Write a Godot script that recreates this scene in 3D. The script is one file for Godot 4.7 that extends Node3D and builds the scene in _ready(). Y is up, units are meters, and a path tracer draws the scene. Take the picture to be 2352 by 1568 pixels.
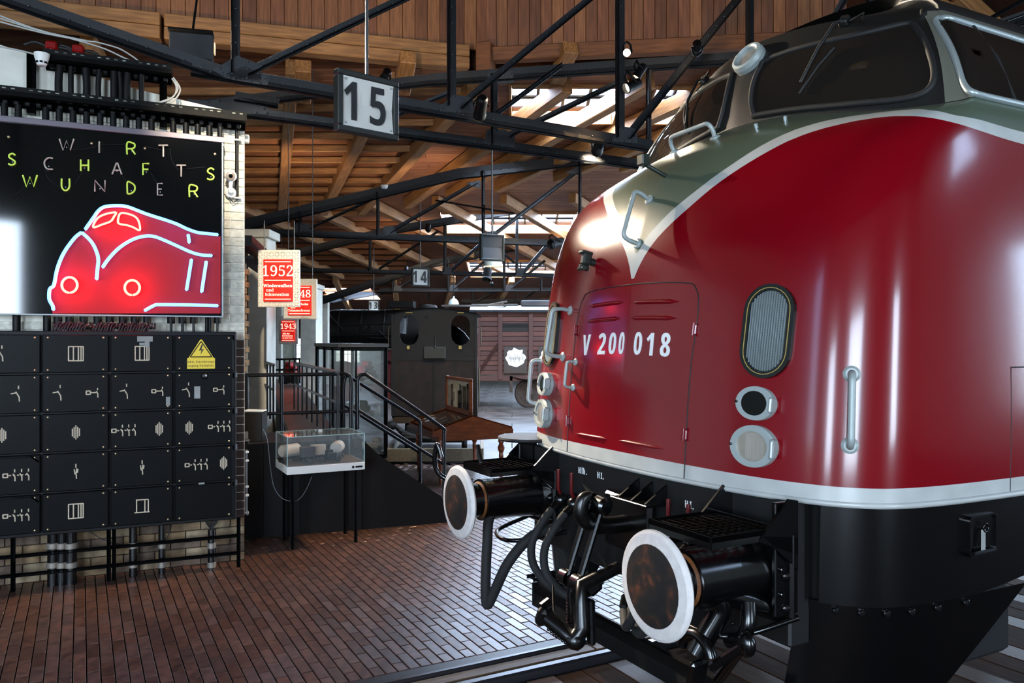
extends Node3D
# Roundhouse museum hall: red diesel locomotive, neon board, control panel, timber roof with steel trusses.
const FOCAL := 1829.0
const EYE := Vector3(0, 2.0, 0)
var M := {}
var rng := RandomNumberGenerator.new()
var taken := {}
var font_sans: SystemFont
var font_serif: SystemFont

# ---------- geometry collector ----------
class Geo:
	var v := PackedVector3Array()
	var n := PackedVector3Array()
	func tri(a: Vector3, b: Vector3, c: Vector3, na: Vector3, nb: Vector3, nc: Vector3) -> void:
		if (c - a).cross(b - a).dot(na + nb + nc) < 0.0:
			v.append(a); v.append(c); v.append(b); n.append(na); n.append(nc); n.append(nb)
		else:
			v.append(a); v.append(b); v.append(c); n.append(na); n.append(nb); n.append(nc)
	func ftri(a: Vector3, b: Vector3, c: Vector3, away := Vector3.ZERO) -> void:
		var f := (c - a).cross(b - a)
		if f.length() < 1e-12: return
		f = f.normalized()
		if away != Vector3.ZERO and f.dot(away) < 0.0: f = -f
		tri(a, b, c, f, f, f)
	func quad(a: Vector3, b: Vector3, c: Vector3, d: Vector3, away := Vector3.ZERO) -> void:
		ftri(a, b, c, away); ftri(a, c, d, away)
	func box(xf: Transform3D, s: Vector3, bev := 0.0) -> void:
		var h := s * 0.5
		if bev <= 0.0:
			for k in 3:
				for sg in [-1.0, 1.0]:
					var e := [Vector3.ZERO, Vector3.ZERO, Vector3.ZERO]
					e[k][k] = sg * h[k]
					var i := (k + 1) % 3
					var j := (k + 2) % 3
					e[1][i] = h[i]; e[2][j] = h[j]
					var o: Vector3 = e[0]
					var nn: Vector3 = xf.basis * (o.normalized())
					quad(xf * (o + e[1] + e[2]), xf * (o + e[1] - e[2]), xf * (o - e[1] - e[2]), xf * (o - e[1] + e[2]), nn)
			return
		var b := minf(bev, minf(h.x, minf(h.y, h.z)) * 0.9)
		for k in 3:
			var i := (k + 1) % 3
			var j := (k + 2) % 3
			for sg in [-1.0, 1.0]:
				var q := []
				for c in [[1, 1], [1, -1], [-1, -1], [-1, 1]]:
					var p := Vector3.ZERO
					p[k] = sg * h[k]; p[i] = c[0] * (h[i] - b); p[j] = c[1] * (h[j] - b)
					q.append(xf * p)
				var nn := Vector3.ZERO
				nn[k] = sg
				quad(q[0], q[1], q[2], q[3], xf.basis * nn)
			for si in [-1.0, 1.0]:
				for sj in [-1.0, 1.0]:
					var q := []
					for c in [[1, 0], [-1, 0], [-1, 1], [1, 1]]:
						var p := Vector3.ZERO
						p[k] = c[0] * (h[k] - b)
						p[i] = si * (h[i] if c[1] == 0 else h[i] - b)
						p[j] = sj * (h[j] - b if c[1] == 0 else h[j])
						q.append(xf * p)
					var nn := Vector3.ZERO
					nn[i] = si; nn[j] = sj
					quad(q[0], q[1], q[2], q[3], xf.basis * nn)
		for sx in [-1.0, 1.0]:
			for sy in [-1.0, 1.0]:
				for sz in [-1.0, 1.0]:
					var s3 := Vector3(sx, sy, sz)
					ftri(xf * (s3 * Vector3(h.x, h.y - b, h.z - b)), xf * (s3 * Vector3(h.x - b, h.y, h.z - b)), xf * (s3 * Vector3(h.x - b, h.y - b, h.z)), xf.basis * s3)
	func at(c: Vector3, s: Vector3, bev := 0.0) -> void:
		box(Transform3D(Basis(), c), s, bev)
	static func along(p: Vector3, q: Vector3, up := Vector3.UP) -> Transform3D:
		var x := (q - p).normalized()
		var z := x.cross(up)
		if z.length() < 1e-3: z = x.cross(Vector3.RIGHT)
		if z.length() < 1e-3: z = x.cross(Vector3.FORWARD)
		z = z.normalized()
		return Transform3D(Basis(x, z.cross(x), z), (p + q) * 0.5)
	func bar(p: Vector3, q: Vector3, hgt: float, wid: float, up := Vector3.UP, bev := 0.0) -> void:
		box(along(p, q, up), Vector3(p.distance_to(q), hgt, wid), bev)
	func tube(pts: Array, r, sides := 8, closed := false, caps := true) -> void:
		var cnt := pts.size()
		var rings := []
		var norms := []
		var ref := Vector3.ZERO
		for i in cnt:
			var a: Vector3 = pts[(i - 1 + cnt) % cnt] if (closed or i > 0) else pts[i]
			var b: Vector3 = pts[(i + 1) % cnt] if (closed or i < cnt - 1) else pts[i]
			var t := (b - a).normalized()
			if ref == Vector3.ZERO:
				ref = t.cross(Vector3.UP)
				if ref.length() < 0.05: ref = t.cross(Vector3.RIGHT)
			ref = (ref - t * ref.dot(t)).normalized()
			var w := t.cross(ref)
			var rr: float = r[i] if r is Array else r
			var ring := PackedVector3Array()
			var nr := PackedVector3Array()
			for k in sides:
				var an := TAU * k / sides
				var d := ref * cos(an) + w * sin(an)
				ring.append(pts[i] + d * rr); nr.append(d)
			rings.append(ring); norms.append(nr)
		for i in (cnt if closed else cnt - 1):
			var j := (i + 1) % cnt
			for k in sides:
				var l := (k + 1) % sides
				tri(rings[i][k], rings[j][k], rings[j][l], norms[i][k], norms[j][k], norms[j][l])
				tri(rings[i][k], rings[j][l], rings[i][l], norms[i][k], norms[j][l], norms[i][l])
		if caps and not closed:
			for e in [0, cnt - 1]:
				var d: Vector3 = (pts[0] - pts[1]) if e == 0 else (pts[cnt - 1] - pts[cnt - 2])
				for k in sides:
					ftri(pts[e], rings[e][k], rings[e][(k + 1) % sides], d)
	# profile: [radius, along] pairs turned round the local z axis of xf; sx, sy squash it
	func lathe(prof: Array, xf: Transform3D, seg := 24, sx := 1.0, sy := 1.0) -> void:
		for i in prof.size() - 1:
			var a: Vector2 = prof[i]
			var b: Vector2 = prof[i + 1]
			var d := b - a
			if d.length() < 1e-6: continue
			var nn := Vector2(d.y, -d.x).normalized()
			for k in seg:
				var t0 := TAU * k / seg
				var t1 := TAU * (k + 1) / seg
				var c0 := Vector3(cos(t0) * sx, sin(t0) * sy, 0)
				var c1 := Vector3(cos(t1) * sx, sin(t1) * sy, 0)
				var zz := Vector3(0, 0, 1)
				var n0 := (xf.basis * (c0 * nn.x + zz * nn.y)).normalized()
				var n1 := (xf.basis * (c1 * nn.x + zz * nn.y)).normalized()
				var p0 := xf * (c0 * a.x + zz * a.y)
				var p1 := xf * (c1 * a.x + zz * a.y)
				var q0 := xf * (c0 * b.x + zz * b.y)
				var q1 := xf * (c1 * b.x + zz * b.y)
				if a.x > 1e-6: tri(p0, p1, q1, n0, n1, n1)
				if b.x > 1e-6: tri(p0, q1, q0, n0, n1, n0)
	# flat outline (local xy) thickened from z0 to z1
	func prism(poly: PackedVector2Array, z0: float, z1: float, xf := Transform3D()) -> void:
		var idx := Geometry2D.triangulate_polygon(poly)
		for z in [z0, z1]:
			var away := xf.basis * Vector3(0, 0, 1.0 if z == maxf(z0, z1) else -1.0)
			for i in range(0, idx.size(), 3):
				var p := []
				for k in 3: p.append(xf * Vector3(poly[idx[i + k]].x, poly[idx[i + k]].y, z))
				ftri(p[0], p[1], p[2], away)
		var cen := Vector2.ZERO
		var area := 0.0
		for i in poly.size():
			area += poly[i].cross(poly[(i + 1) % poly.size()])
		for i in poly.size():
			var a := poly[i]
			var b := poly[(i + 1) % poly.size()]
			var o := Vector2(b.y - a.y, a.x - b.x) * (1.0 if area > 0 else -1.0)
			quad(xf * Vector3(a.x, a.y, z0), xf * Vector3(b.x, b.y, z0), xf * Vector3(b.x, b.y, z1), xf * Vector3(a.x, a.y, z1), xf.basis * Vector3(o.x, o.y, 0))
	# rows of points joined into a smooth sheet; out gives the outer side
	func sheet(rows: Array, out: Vector3, flip_ref := Vector3.ZERO) -> void:
		var R := rows.size()
		var C: int = rows[0].size()
		var ns := []
		for i in R:
			var line := PackedVector3Array()
			for j in C:
				var du: Vector3 = rows[mini(i + 1, R - 1)][j] - rows[maxi(i - 1, 0)][j]
				var dv: Vector3 = rows[i][mini(j + 1, C - 1)] - rows[i][maxi(j - 1, 0)]
				var nn := du.cross(dv).normalized()
				var o: Vector3 = out if out != Vector3.ZERO else (rows[i][j] - flip_ref)
				if nn.dot(o) < 0.0: nn = -nn
				line.append(nn)
			ns.append(line)
		for i in R - 1:
			for j in C - 1:
				tri(rows[i][j], rows[i][j + 1], rows[i + 1][j + 1], ns[i][j], ns[i][j + 1], ns[i + 1][j + 1])
				tri(rows[i][j], rows[i + 1][j + 1], rows[i + 1][j], ns[i][j], ns[i + 1][j + 1], ns[i + 1][j])
	func text(s: String, height: float, depth: float, font: Font, xf: Transform3D) -> void:
		var tm := TextMesh.new()
		tm.text = s
		tm.font = font
		tm.font_size = 64
		tm.depth = depth
		tm.pixel_size = height / 46.0
		tm.curve_step = 2.0
		var ar := tm.get_mesh_arrays()
		var vv: PackedVector3Array = ar[Mesh.ARRAY_VERTEX]
		var nn: PackedVector3Array = ar[Mesh.ARRAY_NORMAL]
		var ix: PackedInt32Array = ar[Mesh.ARRAY_INDEX]
		for i in range(0, ix.size(), 3):
			var p := []
			var q := []
			for k in 3:
				var a := vv[ix[i + k]]
				p.append(xf * a); q.append((xf.basis * nn[ix[i + k]]).normalized())
			tri(p[0], p[1], p[2], q[0], q[1], q[2])
	func ball(c: Vector3, r: Vector3, seg := 12, b := Basis()) -> void:
		var pr := []
		for k in 9:
			var t := -PI / 2 + PI * k / 8.0
			pr.append(Vector2(cos(t), sin(t)))
		var xf := Transform3D(b * Basis.from_scale(r), c)
		for i in 8:
			for k in seg:
				var q := []
				var m := []
				for e in [[i, k], [i, k + 1], [i + 1, k + 1], [i + 1, k]]:
					var t: float = TAU * e[1] / seg
					var d := Vector3(cos(t) * pr[e[0]].x, sin(t) * pr[e[0]].x, pr[e[0]].y)
					q.append(xf * d); m.append((b * (d / r)).normalized())
				if i > 0: tri(q[0], q[1], q[2], m[0], m[1], m[2])
				if i < 7: tri(q[0], q[2], q[3], m[0], m[2], m[3])
	func mesh() -> ArrayMesh:
		var ar := []
		ar.resize(Mesh.ARRAY_MAX)
		ar[Mesh.ARRAY_VERTEX] = v
		ar[Mesh.ARRAY_NORMAL] = n
		var m := ArrayMesh.new()
		if v.size() > 0: m.add_surface_from_arrays(Mesh.PRIMITIVE_TRIANGLES, ar)
		return m

# ---------- nodes ----------
func numbered(s: String) -> String:
	if not taken.has(s):
		taken[s] = 0
		return s
	taken[s] += 1
	return "%s_%03d" % [s, taken[s]]
func thing(called: String, label: String, category: String, xf := Transform3D(), group := "") -> Node3D:
	var o := Node3D.new()
	o.name = numbered(called)
	add_child(o)
	o.transform = xf
	o.set_meta("label", label)
	o.set_meta("category", category)
	if group: o.set_meta("group", group)
	return o
func setting(called: String) -> Node3D:
	var o := Node3D.new()
	o.name = numbered(called)
	add_child(o)
	o.set_meta("kind", "structure")
	return o
# a part in its parent's own axes
func part(g: Geo, called: String, m: Material, parent: Node3D, label := "") -> MeshInstance3D:
	var o := MeshInstance3D.new()
	o.mesh = g.mesh()
	o.material_override = m
	o.name = called
	parent.add_child(o, true)
	if label: o.set_meta("label", label)
	return o
# a part whose shape was given in world axes
func wpart(g: Geo, called: String, m: Material, parent: Node3D, label := "") -> MeshInstance3D:
	var o := part(g, called, m, parent, label)
	o.transform = parent.global_transform.affine_inverse()
	return o
func piece(mesh: Mesh, called: String, m: Material, parent: Node3D, xf: Transform3D) -> MeshInstance3D:
	var o := MeshInstance3D.new()
	o.mesh = mesh
	o.material_override = m
	o.name = called
	parent.add_child(o, true)
	o.transform = xf
	return o
func stuff(o: Node) -> Node:
	o.set_meta("kind", "stuff")
	return o
func bx(s: Vector3, bev := 0.0) -> ArrayMesh:
	var g := Geo.new()
	g.at(Vector3.ZERO, s, bev)
	return g.mesh()

# ---------- places ----------
func ray(px: float, py: float) -> Vector3:
	return Vector3((px - 1176.0) / FOCAL, -(py - 784.0) / FOCAL, -1.0)
func at(px: float, py: float, z: float) -> Vector3:
	return EYE + ray(px, py) * z
func flo(px: float, py: float, h := 0.0) -> Vector3:
	var d := ray(px, py)
	return EYE + d * ((h - EYE.y) / d.y)
func hit(xf: Transform3D, px: float, py: float, z := 0.0) -> Vector3:
	var inv := xf.affine_inverse()
	var o := inv * EYE
	var d := inv.basis * ray(px, py)
	return o + d * ((z - o.z) / d.z)
func hit2(xf: Transform3D, px: float, py: float, z := 0.0) -> Vector2:
	var p := hit(xf, px, py, z)
	return Vector2(p.x, p.y)
# upright frame: origin p on the ground, x towards q, z towards the viewer
func upright(p: Vector3, q: Vector3) -> Transform3D:
	p.y = 0; q.y = 0
	var x := (q - p).normalized()
	return Transform3D(Basis(x, Vector3.UP, x.cross(Vector3.UP)), p)
func facing(p: Vector3, deg := 0.0) -> Transform3D:
	return Transform3D(Basis(Vector3.UP, deg_to_rad(deg)), p)

# ---------- materials ----------
func tex(img: Image) -> ImageTexture:
	img.generate_mipmaps()
	return ImageTexture.create_from_image(img)
func noise_img(w: int, h: int, freq: float, oct: int, sd: int, lo: Color, hi: Color, power := 1.0, kind := FastNoiseLite.TYPE_SIMPLEX_SMOOTH) -> Image:
	var f := FastNoiseLite.new()
	f.seed = sd
	f.noise_type = kind
	f.frequency = freq
	f.fractal_octaves = oct
	var a := f.get_seamless_image(w, h)
	var out := Image.create(w, h, false, Image.FORMAT_RGB8)
	for y in h:
		for x in w:
			var t := pow(a.get_pixel(x, y).r, power)
			out.set_pixel(x, y, lo.lerp(hi, t))
	return out
func mat(c: Color, rough := 0.6, metal := 0.0) -> StandardMaterial3D:
	var m := StandardMaterial3D.new()
	m.albedo_color = c
	m.roughness = rough
	m.metallic = metal
	return m
func tmat(c: Color, t: Texture2D, sc: Vector3, rough := 0.7, metal := 0.0, world := false, off := Vector3.ZERO) -> StandardMaterial3D:
	var m := mat(c, rough, metal)
	m.albedo_texture = t
	m.uv1_triplanar = true
	m.uv1_world_triplanar = world
	m.uv1_scale = sc
	m.uv1_offset = off
	return m
func glow(c: Color, e: float) -> StandardMaterial3D:
	var m := mat(c, 0.4)
	m.emission_enabled = true
	m.emission = c
	m.emission_energy_multiplier = e
	return m
func glass(c: Color, alpha: float, rough := 0.03) -> StandardMaterial3D:
	var m := mat(Color(c.r, c.g, c.b, alpha), rough)
	m.transparency = BaseMaterial3D.TRANSPARENCY_ALPHA
	return m
func bump(m: StandardMaterial3D, t: Texture2D, s: float) -> StandardMaterial3D:
	m.normal_enabled = true
	m.normal_texture = t
	m.normal_scale = s
	return m
const DAY := 55.0
const NEON := 0.22
const SKYL := 60.0
const KEY := 150.0
const UPL := 5.0
var font_serif_bold: SystemFont
var font_cond: FontVariation
func _ready() -> void:
	# ----- camera, sky, exposure, daylight -----
	var cam := Camera3D.new()
	cam.name = "camera"
	cam.position = EYE
	cam.fov = rad_to_deg(2.0 * atan(784.0 / FOCAL))
	cam.near = 0.05
	cam.far = 200.0
	add_child(cam)
	cam.current = true
	var env := Environment.new()
	env.background_mode = Environment.BG_SKY
	var sky := Sky.new()
	var sm_ := ProceduralSkyMaterial.new()
	sm_.sky_top_color = Color(0.58, 0.74, 1.0)
	sm_.sky_horizon_color = Color(0.86, 0.92, 1.0)
	sm_.ground_bottom_color = Color(0.3, 0.32, 0.3)
	sm_.ground_horizon_color = Color(0.6, 0.65, 0.62)
	sm_.energy_multiplier = 10.0
	sky.sky_material = sm_
	env.sky = sky
	env.tonemap_mode = Environment.TONE_MAPPER_LINEAR
	env.tonemap_exposure = 1.0
	env.sdfgi_enabled = true
	env.ssao_enabled = true
	env.ssil_enabled = true
	var we := WorldEnvironment.new()
	we.name = "world"
	we.environment = env
	add_child(we)
	# ----- lettering and materials -----
	font_sans = SystemFont.new()
	font_sans.font_names = PackedStringArray(["Droid Sans"])
	font_sans.font_weight = 700
	font_serif = SystemFont.new()
	font_serif.font_names = PackedStringArray(["Droid Serif"])
	font_serif_bold = SystemFont.new()
	font_serif_bold.font_names = PackedStringArray(["Droid Serif"])
	font_serif_bold.font_weight = 700
	font_cond = FontVariation.new()
	font_cond.base_font = font_sans
	font_cond.variation_transform = Transform2D(Vector2(0.74, 0), Vector2(0, 1), Vector2.ZERO)
	rng.seed = 7
	make_materials()
	M.plank_light = tmat(Color(0.50, 0.40, 0.31), M.wood_tex, Vector3(0.5, 4, 4), 0.6)
	M.plank_mid = tmat(Color(0.33, 0.215, 0.135), M.wood_tex, Vector3(0.5, 4, 4), 0.6)
	M.pavement = tmat(Color(0.30, 0.19, 0.12), M.blot_tex, Vector3(1, 1, 1), 0.85)
	M.bare_brick = []
	for k in 3: M.bare_brick.append(tmat([Color(0.52, 0.43, 0.31), Color(0.40, 0.33, 0.27), Color(0.6, 0.53, 0.42)][k], M.blot_tex, Vector3(2, 2, 2), 0.85, 0.0, true))
	M.board_glass = mat(Color(0.006, 0.008, 0.016), 0.06)
	M.alu_rail = mat(Color(0.36, 0.33, 0.36), 0.4, 0.4)
	M.neon_red_panel = mat(Color(0.62, 0.012, 0.07), 0.75)
	M.neon_blue = glow(Color(0.34, 0.60, 1.0), 5.0)
	M.neon_red = glow(Color(1.0, 0.45, 0.38), 5.0)
	M.neon_yellow = glow(Color(0.62, 0.72, 0.26), 0.45)
	M.neon_off = mat(Color(0.6, 0.55, 0.5), 0.25)
	M.cable_dark = mat(Color(0.035, 0.035, 0.035), 0.6)
	M.clamp = mat(Color(0.5, 0.47, 0.43), 0.4, 0.5)
	M.wire_purple = mat(Color(0.13, 0.085, 0.09), 0.6)
	M.warm_grey = mat(Color(0.45, 0.40, 0.36), 0.4)
	M.slot = mat(Color(0.55, 0.57, 0.52), 0.6)
	M.walkway = tmat(Color(0.34, 0.24, 0.18), M.blot_tex, Vector3(1, 1, 1), 0.35, 0.0, true)
	M.railing_pale = mat(Color(0.36, 0.37, 0.39), 0.3, 0.6)
	M.glass_edge = glass(Color(0.75, 0.85, 0.85), 0.6, 0.1)
	M.model_blue = mat(Color(0.05, 0.06, 0.08), 0.3)
	M.model_grey = mat(Color(0.62, 0.60, 0.56), 0.5)
	M.desk_glass = glass(Color(0.1, 0.1, 0.1), 0.3, 0.04)
	M.paper_tan = mat(Color(0.55, 0.48, 0.38), 0.8)
	M.sepia = mat(Color(0.8, 0.75, 0.65), 0.6)
	M.sepia_light = mat(Color(0.82, 0.78, 0.68), 0.6)
	M.sepia_mid = mat(Color(0.35, 0.30, 0.23), 0.6)
	M.sepia_dark = mat(Color(0.10, 0.085, 0.065), 0.6)
	M.brass = mat(Color(0.5, 0.42, 0.22), 0.4, 0.7)
	M.old_brass = mat(Color(0.32, 0.28, 0.2), 0.5, 0.5)
	M.box_green = mat(Color(0.13, 0.135, 0.11), 0.6)
	M.wood_worn = tmat(Color(0.3, 0.24, 0.17), M.wood_tex, Vector3(0.5, 4, 4), 0.8)
	M.cream = tmat(Color(0.52, 0.46, 0.36), M.fine_tex, Vector3(2, 2, 2), 0.6)
	M.roof_grey = mat(Color(0.2, 0.21, 0.23), 0.5)
	M.wheel_brown = tmat(Color(0.2, 0.14, 0.1), M.blot_tex, Vector3(3, 3, 3), 0.8)
	M.poster_brown = mat(Color(0.12, 0.08, 0.07), 0.6)
	M.grey_mid = mat(Color(0.3, 0.31, 0.33), 0.5)
	M.frame_red = mat(Color(0.35, 0.05, 0.06), 0.5)
	M.cart_red = mat(Color(0.55, 0.06, 0.03), 0.45)
	M.sign_back = tmat(Color(0.42, 0.43, 0.45), M.fine_tex, Vector3(5, 5, 5), 0.6)
	M.ink_brown = mat(Color(0.05, 0.035, 0.03), 0.4)
	M.rod = mat(Color(0.3, 0.3, 0.3), 0.4, 0.5)
	M.sign_red = glow(Color(0.88, 0.09, 0.015), 0.7)
	M.sign_text = glow(Color(1.0, 0.93, 0.82), 1.3)
	M.mortar_dark = mat(Color(0.22, 0.185, 0.15), 0.9)
	M.seam_red = mat(Color(0.06, 0.008, 0.01), 0.6)
	M.bracket = mat(Color(0.10, 0.13, 0.11), 0.4)
	M.cab_pane = mat(Color(0.10, 0.09, 0.08), 0.05)
	M.black_worn = tmat(Color(0.05, 0.045, 0.042), M.blot_tex, Vector3(6, 6, 6), 0.3)
	# ----- setting, then things -----
	build_shell()
	build_floor()
	build_loco()
	build_left_wall()
	build_roof()
	build_trusses()
	build_back()
	build_signs()
	build_lamps()
func make_materials() -> void:
	var w1 := noise_img(256, 256, 0.02, 4, 3, Color(0.68, 0.65, 0.62), Color(1, 1, 1))
	var wood := tex(w1)
	var n1 := w1.duplicate()
	n1.bump_map_to_normal_map(3.0)
	var wood_n := tex(n1)
	var fine := tex(noise_img(256, 256, 0.05, 4, 9, Color(0.72, 0.72, 0.72), Color(1, 1, 1)))
	var blot := tex(noise_img(256, 256, 0.012, 5, 17, Color(0.45, 0.42, 0.4), Color(1, 1, 1), 0.8))
	var soft := tex(noise_img(128, 128, 0.04, 3, 5, Color(0.9, 0.9, 0.9), Color(1, 1, 1)))
	M.soft_tex = soft
	M.wood_tex = wood; M.fine_tex = fine; M.blot_tex = blot
	# timber: grain runs along each piece's own x
	var tones := [Color(0.55, 0.35, 0.21), Color(0.49, 0.30, 0.18), Color(0.60, 0.39, 0.235), Color(0.45, 0.27, 0.16), Color(0.53, 0.325, 0.205)]
	M.board = []
	for k in 5:
		M.board.append(bump(tmat(tones[k], wood, Vector3(0.25, 3.0, 3.0), 0.55, 0.0, false, Vector3(k * 0.17, k * 0.31, k * 0.23)), wood_n, 0.12))
	M.deck = []
	var dt := [Color(0.60, 0.40, 0.28), Color(0.56, 0.36, 0.25), Color(0.64, 0.43, 0.30)]
	for k in 3:
		M.deck.append(tmat(dt[k], wood, Vector3(0.3, 5.0, 5.0), 0.6, 0.0, false, Vector3(k * 0.37, k * 0.11, k * 0.53)))
	M.beam = bump(tmat(Color(0.64, 0.45, 0.26), wood, Vector3(0.3, 3.0, 3.0), 0.6), wood_n, 0.3)
	M.beam_dark = tmat(Color(0.5, 0.3, 0.15), wood, Vector3(0.3, 3.0, 3.0), 0.65)
	M.deck_back = tmat(Color(0.4, 0.22, 0.11), wood, Vector3(0.3, 3.0, 3.0), 0.7)
	# steel of the trusses
	M.steel = tmat(Color(0.15, 0.158, 0.175), fine, Vector3(2, 2, 2), 0.42)
	# floor
	M.brick = []
	var bt := [Color(0.36, 0.245, 0.20), Color(0.39, 0.265, 0.215), Color(0.33, 0.23, 0.195), Color(0.41, 0.28, 0.225), Color(0.37, 0.265, 0.225)]
	for k in 5:
		M.brick.append(tmat(bt[k], blot, Vector3(3, 3, 3), 0.32 + 0.03 * k, 0.0, true, Vector3(k * 0.2, 0, k * 0.13)))
		M.brick[k].metallic_specular = 0.85
	M.joint = tmat(Color(0.40, 0.37, 0.34), fine, Vector3(4, 4, 4), 0.9, 0.0, true)
	M.slab = tmat(Color(0.36, 0.34, 0.33), blot, Vector3(0.5, 0.5, 0.5), 0.4, 0.0, true)
	M.plank_floor = tmat(Color(0.27, 0.175, 0.11), wood, Vector3(0.5, 4, 4), 0.6)
	M.plank_floor.roughness = 0.85
	M.plank_floor.metallic_specular = 0.25
	M.rail = mat(Color(0.34, 0.34, 0.36), 0.28, 0.9)
	M.rail_plate = tmat(Color(0.16, 0.16, 0.17), fine, Vector3(2, 2, 2), 0.4, 0.4)
	# walls
	M.white_brick = []
	for k in 3:
		M.white_brick.append(tmat([Color(0.82, 0.81, 0.76), Color(0.78, 0.77, 0.72), Color(0.85, 0.835, 0.78)][k], fine, Vector3(1.5, 1.5, 1.5), 0.75, 0.0, true, Vector3(k * 0.3, 0, 0)))
	M.white_wall = tmat(Color(0.82, 0.81, 0.76), soft, Vector3(0.8, 0.8, 0.8), 0.8, 0.0, true)
	M.yellow_brick = tmat(Color(0.62, 0.44, 0.2), blot, Vector3(2, 2, 2), 0.85, 0.0, true)
	M.mortar = mat(Color(0.35, 0.3, 0.24), 0.95)
	M.plinth_paint = tmat(Color(0.23, 0.15, 0.12), fine, Vector3(2, 2, 2), 0.7, 0.0, true)
	# locomotive
	M.red = mat(Color(0.41, 0.003, 0.05), 0.24)
	M.red.metallic_specular = 0.3
	M.red.clearcoat_enabled = true
	M.red.clearcoat = 0.55
	M.red.clearcoat_roughness = 0.12
	M.stripe = tmat(Color(0.66, 0.665, 0.65), soft, Vector3(1, 1, 1), 0.3)
	M.green = mat(Color(0.27, 0.315, 0.26), 0.3)
	M.green.clearcoat_enabled = true
	M.green.clearcoat = 0.5
	M.green.clearcoat_roughness = 0.15
	M.cab = tmat(Color(0.10, 0.10, 0.095), fine, Vector3(3, 3, 3), 0.4)
	M.cab_side = mat(Color(0.37, 0.37, 0.33), 0.32)
	M.black = mat(Color(0.016, 0.016, 0.018), 0.22)
	M.black.clearcoat_enabled = true
	M.black.clearcoat = 0.15
	M.black.clearcoat_roughness = 0.15
	M.black_matt = mat(Color(0.028, 0.028, 0.03), 0.55)
	M.rubber = mat(Color(0.03, 0.03, 0.03), 0.7)
	M.hose = tmat(Color(0.075, 0.07, 0.07), fine, Vector3(12, 12, 12), 0.8)
	M.alu = mat(Color(0.62, 0.66, 0.66), 0.35, 0.5)
	M.alu_dull = mat(Color(0.55, 0.58, 0.57), 0.45, 0.2)
	M.white_paint = tmat(Color(0.80, 0.77, 0.75), soft, Vector3(4, 4, 4), 0.55)
	M.rust = tmat(Color(0.34, 0.17, 0.07), blot, Vector3(5, 5, 5), 0.85)
	M.grease = tmat(Color(0.5, 0.28, 0.06), blot, Vector3(9, 9, 9), 0.7)
	M.dark_glass = mat(Color(0.02, 0.02, 0.022), 0.04)
	M.wind_glass = glass(Color(0.10, 0.10, 0.10), 0.55, 0.02)
	M.lens = glass(Color(0.75, 0.72, 0.68), 0.25, 0.05)
	M.letter = mat(Color(0.85, 0.86, 0.85), 0.5)
	M.green_frame = mat(Color(0.012, 0.05, 0.035), 0.35)
	M.gold = mat(Color(0.6, 0.5, 0.25), 0.4)
	M.red_dark = mat(Color(0.3, 0.02, 0.03), 0.4)
	# things
	M.panel_black = tmat(Color(0.03, 0.031, 0.034), fine, Vector3(3, 3, 3), 0.42)
	M.panel_black.metallic_specular = 0.2
	M.frame_black = mat(Color(0.022, 0.022, 0.024), 0.5)
	M.frame_black.metallic_specular = 0.3
	M.symbol = mat(Color(0.9, 0.84, 0.74), 0.7)
	M.screw = mat(Color(0.66, 0.58, 0.44), 0.35, 0.7)
	M.warn = mat(Color(0.85, 0.72, 0.1), 0.5)
	M.ink = mat(Color(0.03, 0.03, 0.03), 0.6)
	M.paper = mat(Color(0.7, 0.7, 0.68), 0.7)
	M.white_plastic = mat(Color(0.8, 0.8, 0.78), 0.4)
	M.grey_box = mat(Color(0.16, 0.165, 0.18), 0.5)
	M.beacon_red = mat(Color(0.45, 0.02, 0.02), 0.25)
	M.cable_white = mat(Color(0.62, 0.62, 0.6), 0.6)
	M.railing = mat(Color(0.11, 0.115, 0.125), 0.32, 0.6)
	M.ramp = tmat(Color(0.085, 0.08, 0.082), fine, Vector3(6, 6, 6), 0.5, 0.0, true)
	M.ramp.metallic_specular = 0.25
	M.clear = glass(Color(0.9, 0.95, 0.95), 0.03, 0.02)
	M.pane = glass(Color(0.85, 0.93, 0.95), 0.06, 0.02)
	M.desk = tmat(Color(0.50, 0.25, 0.10), wood, Vector3(0.6, 4, 4), 0.3)
	M.old_iron = tmat(Color(0.07, 0.062, 0.056), blot, Vector3(1.6, 1.6, 1.6), 0.65, 0.2)
	M.old_iron_brown = tmat(Color(0.15, 0.095, 0.07), blot, Vector3(1.4, 1.4, 1.4), 0.7, 0.1)
	M.wagon = []
	for k in 3:
		M.wagon.append(tmat([Color(0.30, 0.16, 0.13), Color(0.27, 0.145, 0.12), Color(0.33, 0.18, 0.14)][k], wood, Vector3(0.4, 5, 5), 0.75, 0.0, false, Vector3(k * 0.3, k * 0.2, 0)))
	M.checker = mat(Color(0.85, 0.84, 0.80), 0.35, 0.0)
	M.sign_white = mat(Color(0.94, 0.94, 0.92), 0.35)
	M.sign_frame = tmat(Color(0.2, 0.21, 0.2), fine, Vector3(6, 6, 6), 0.4, 0.5)
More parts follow.
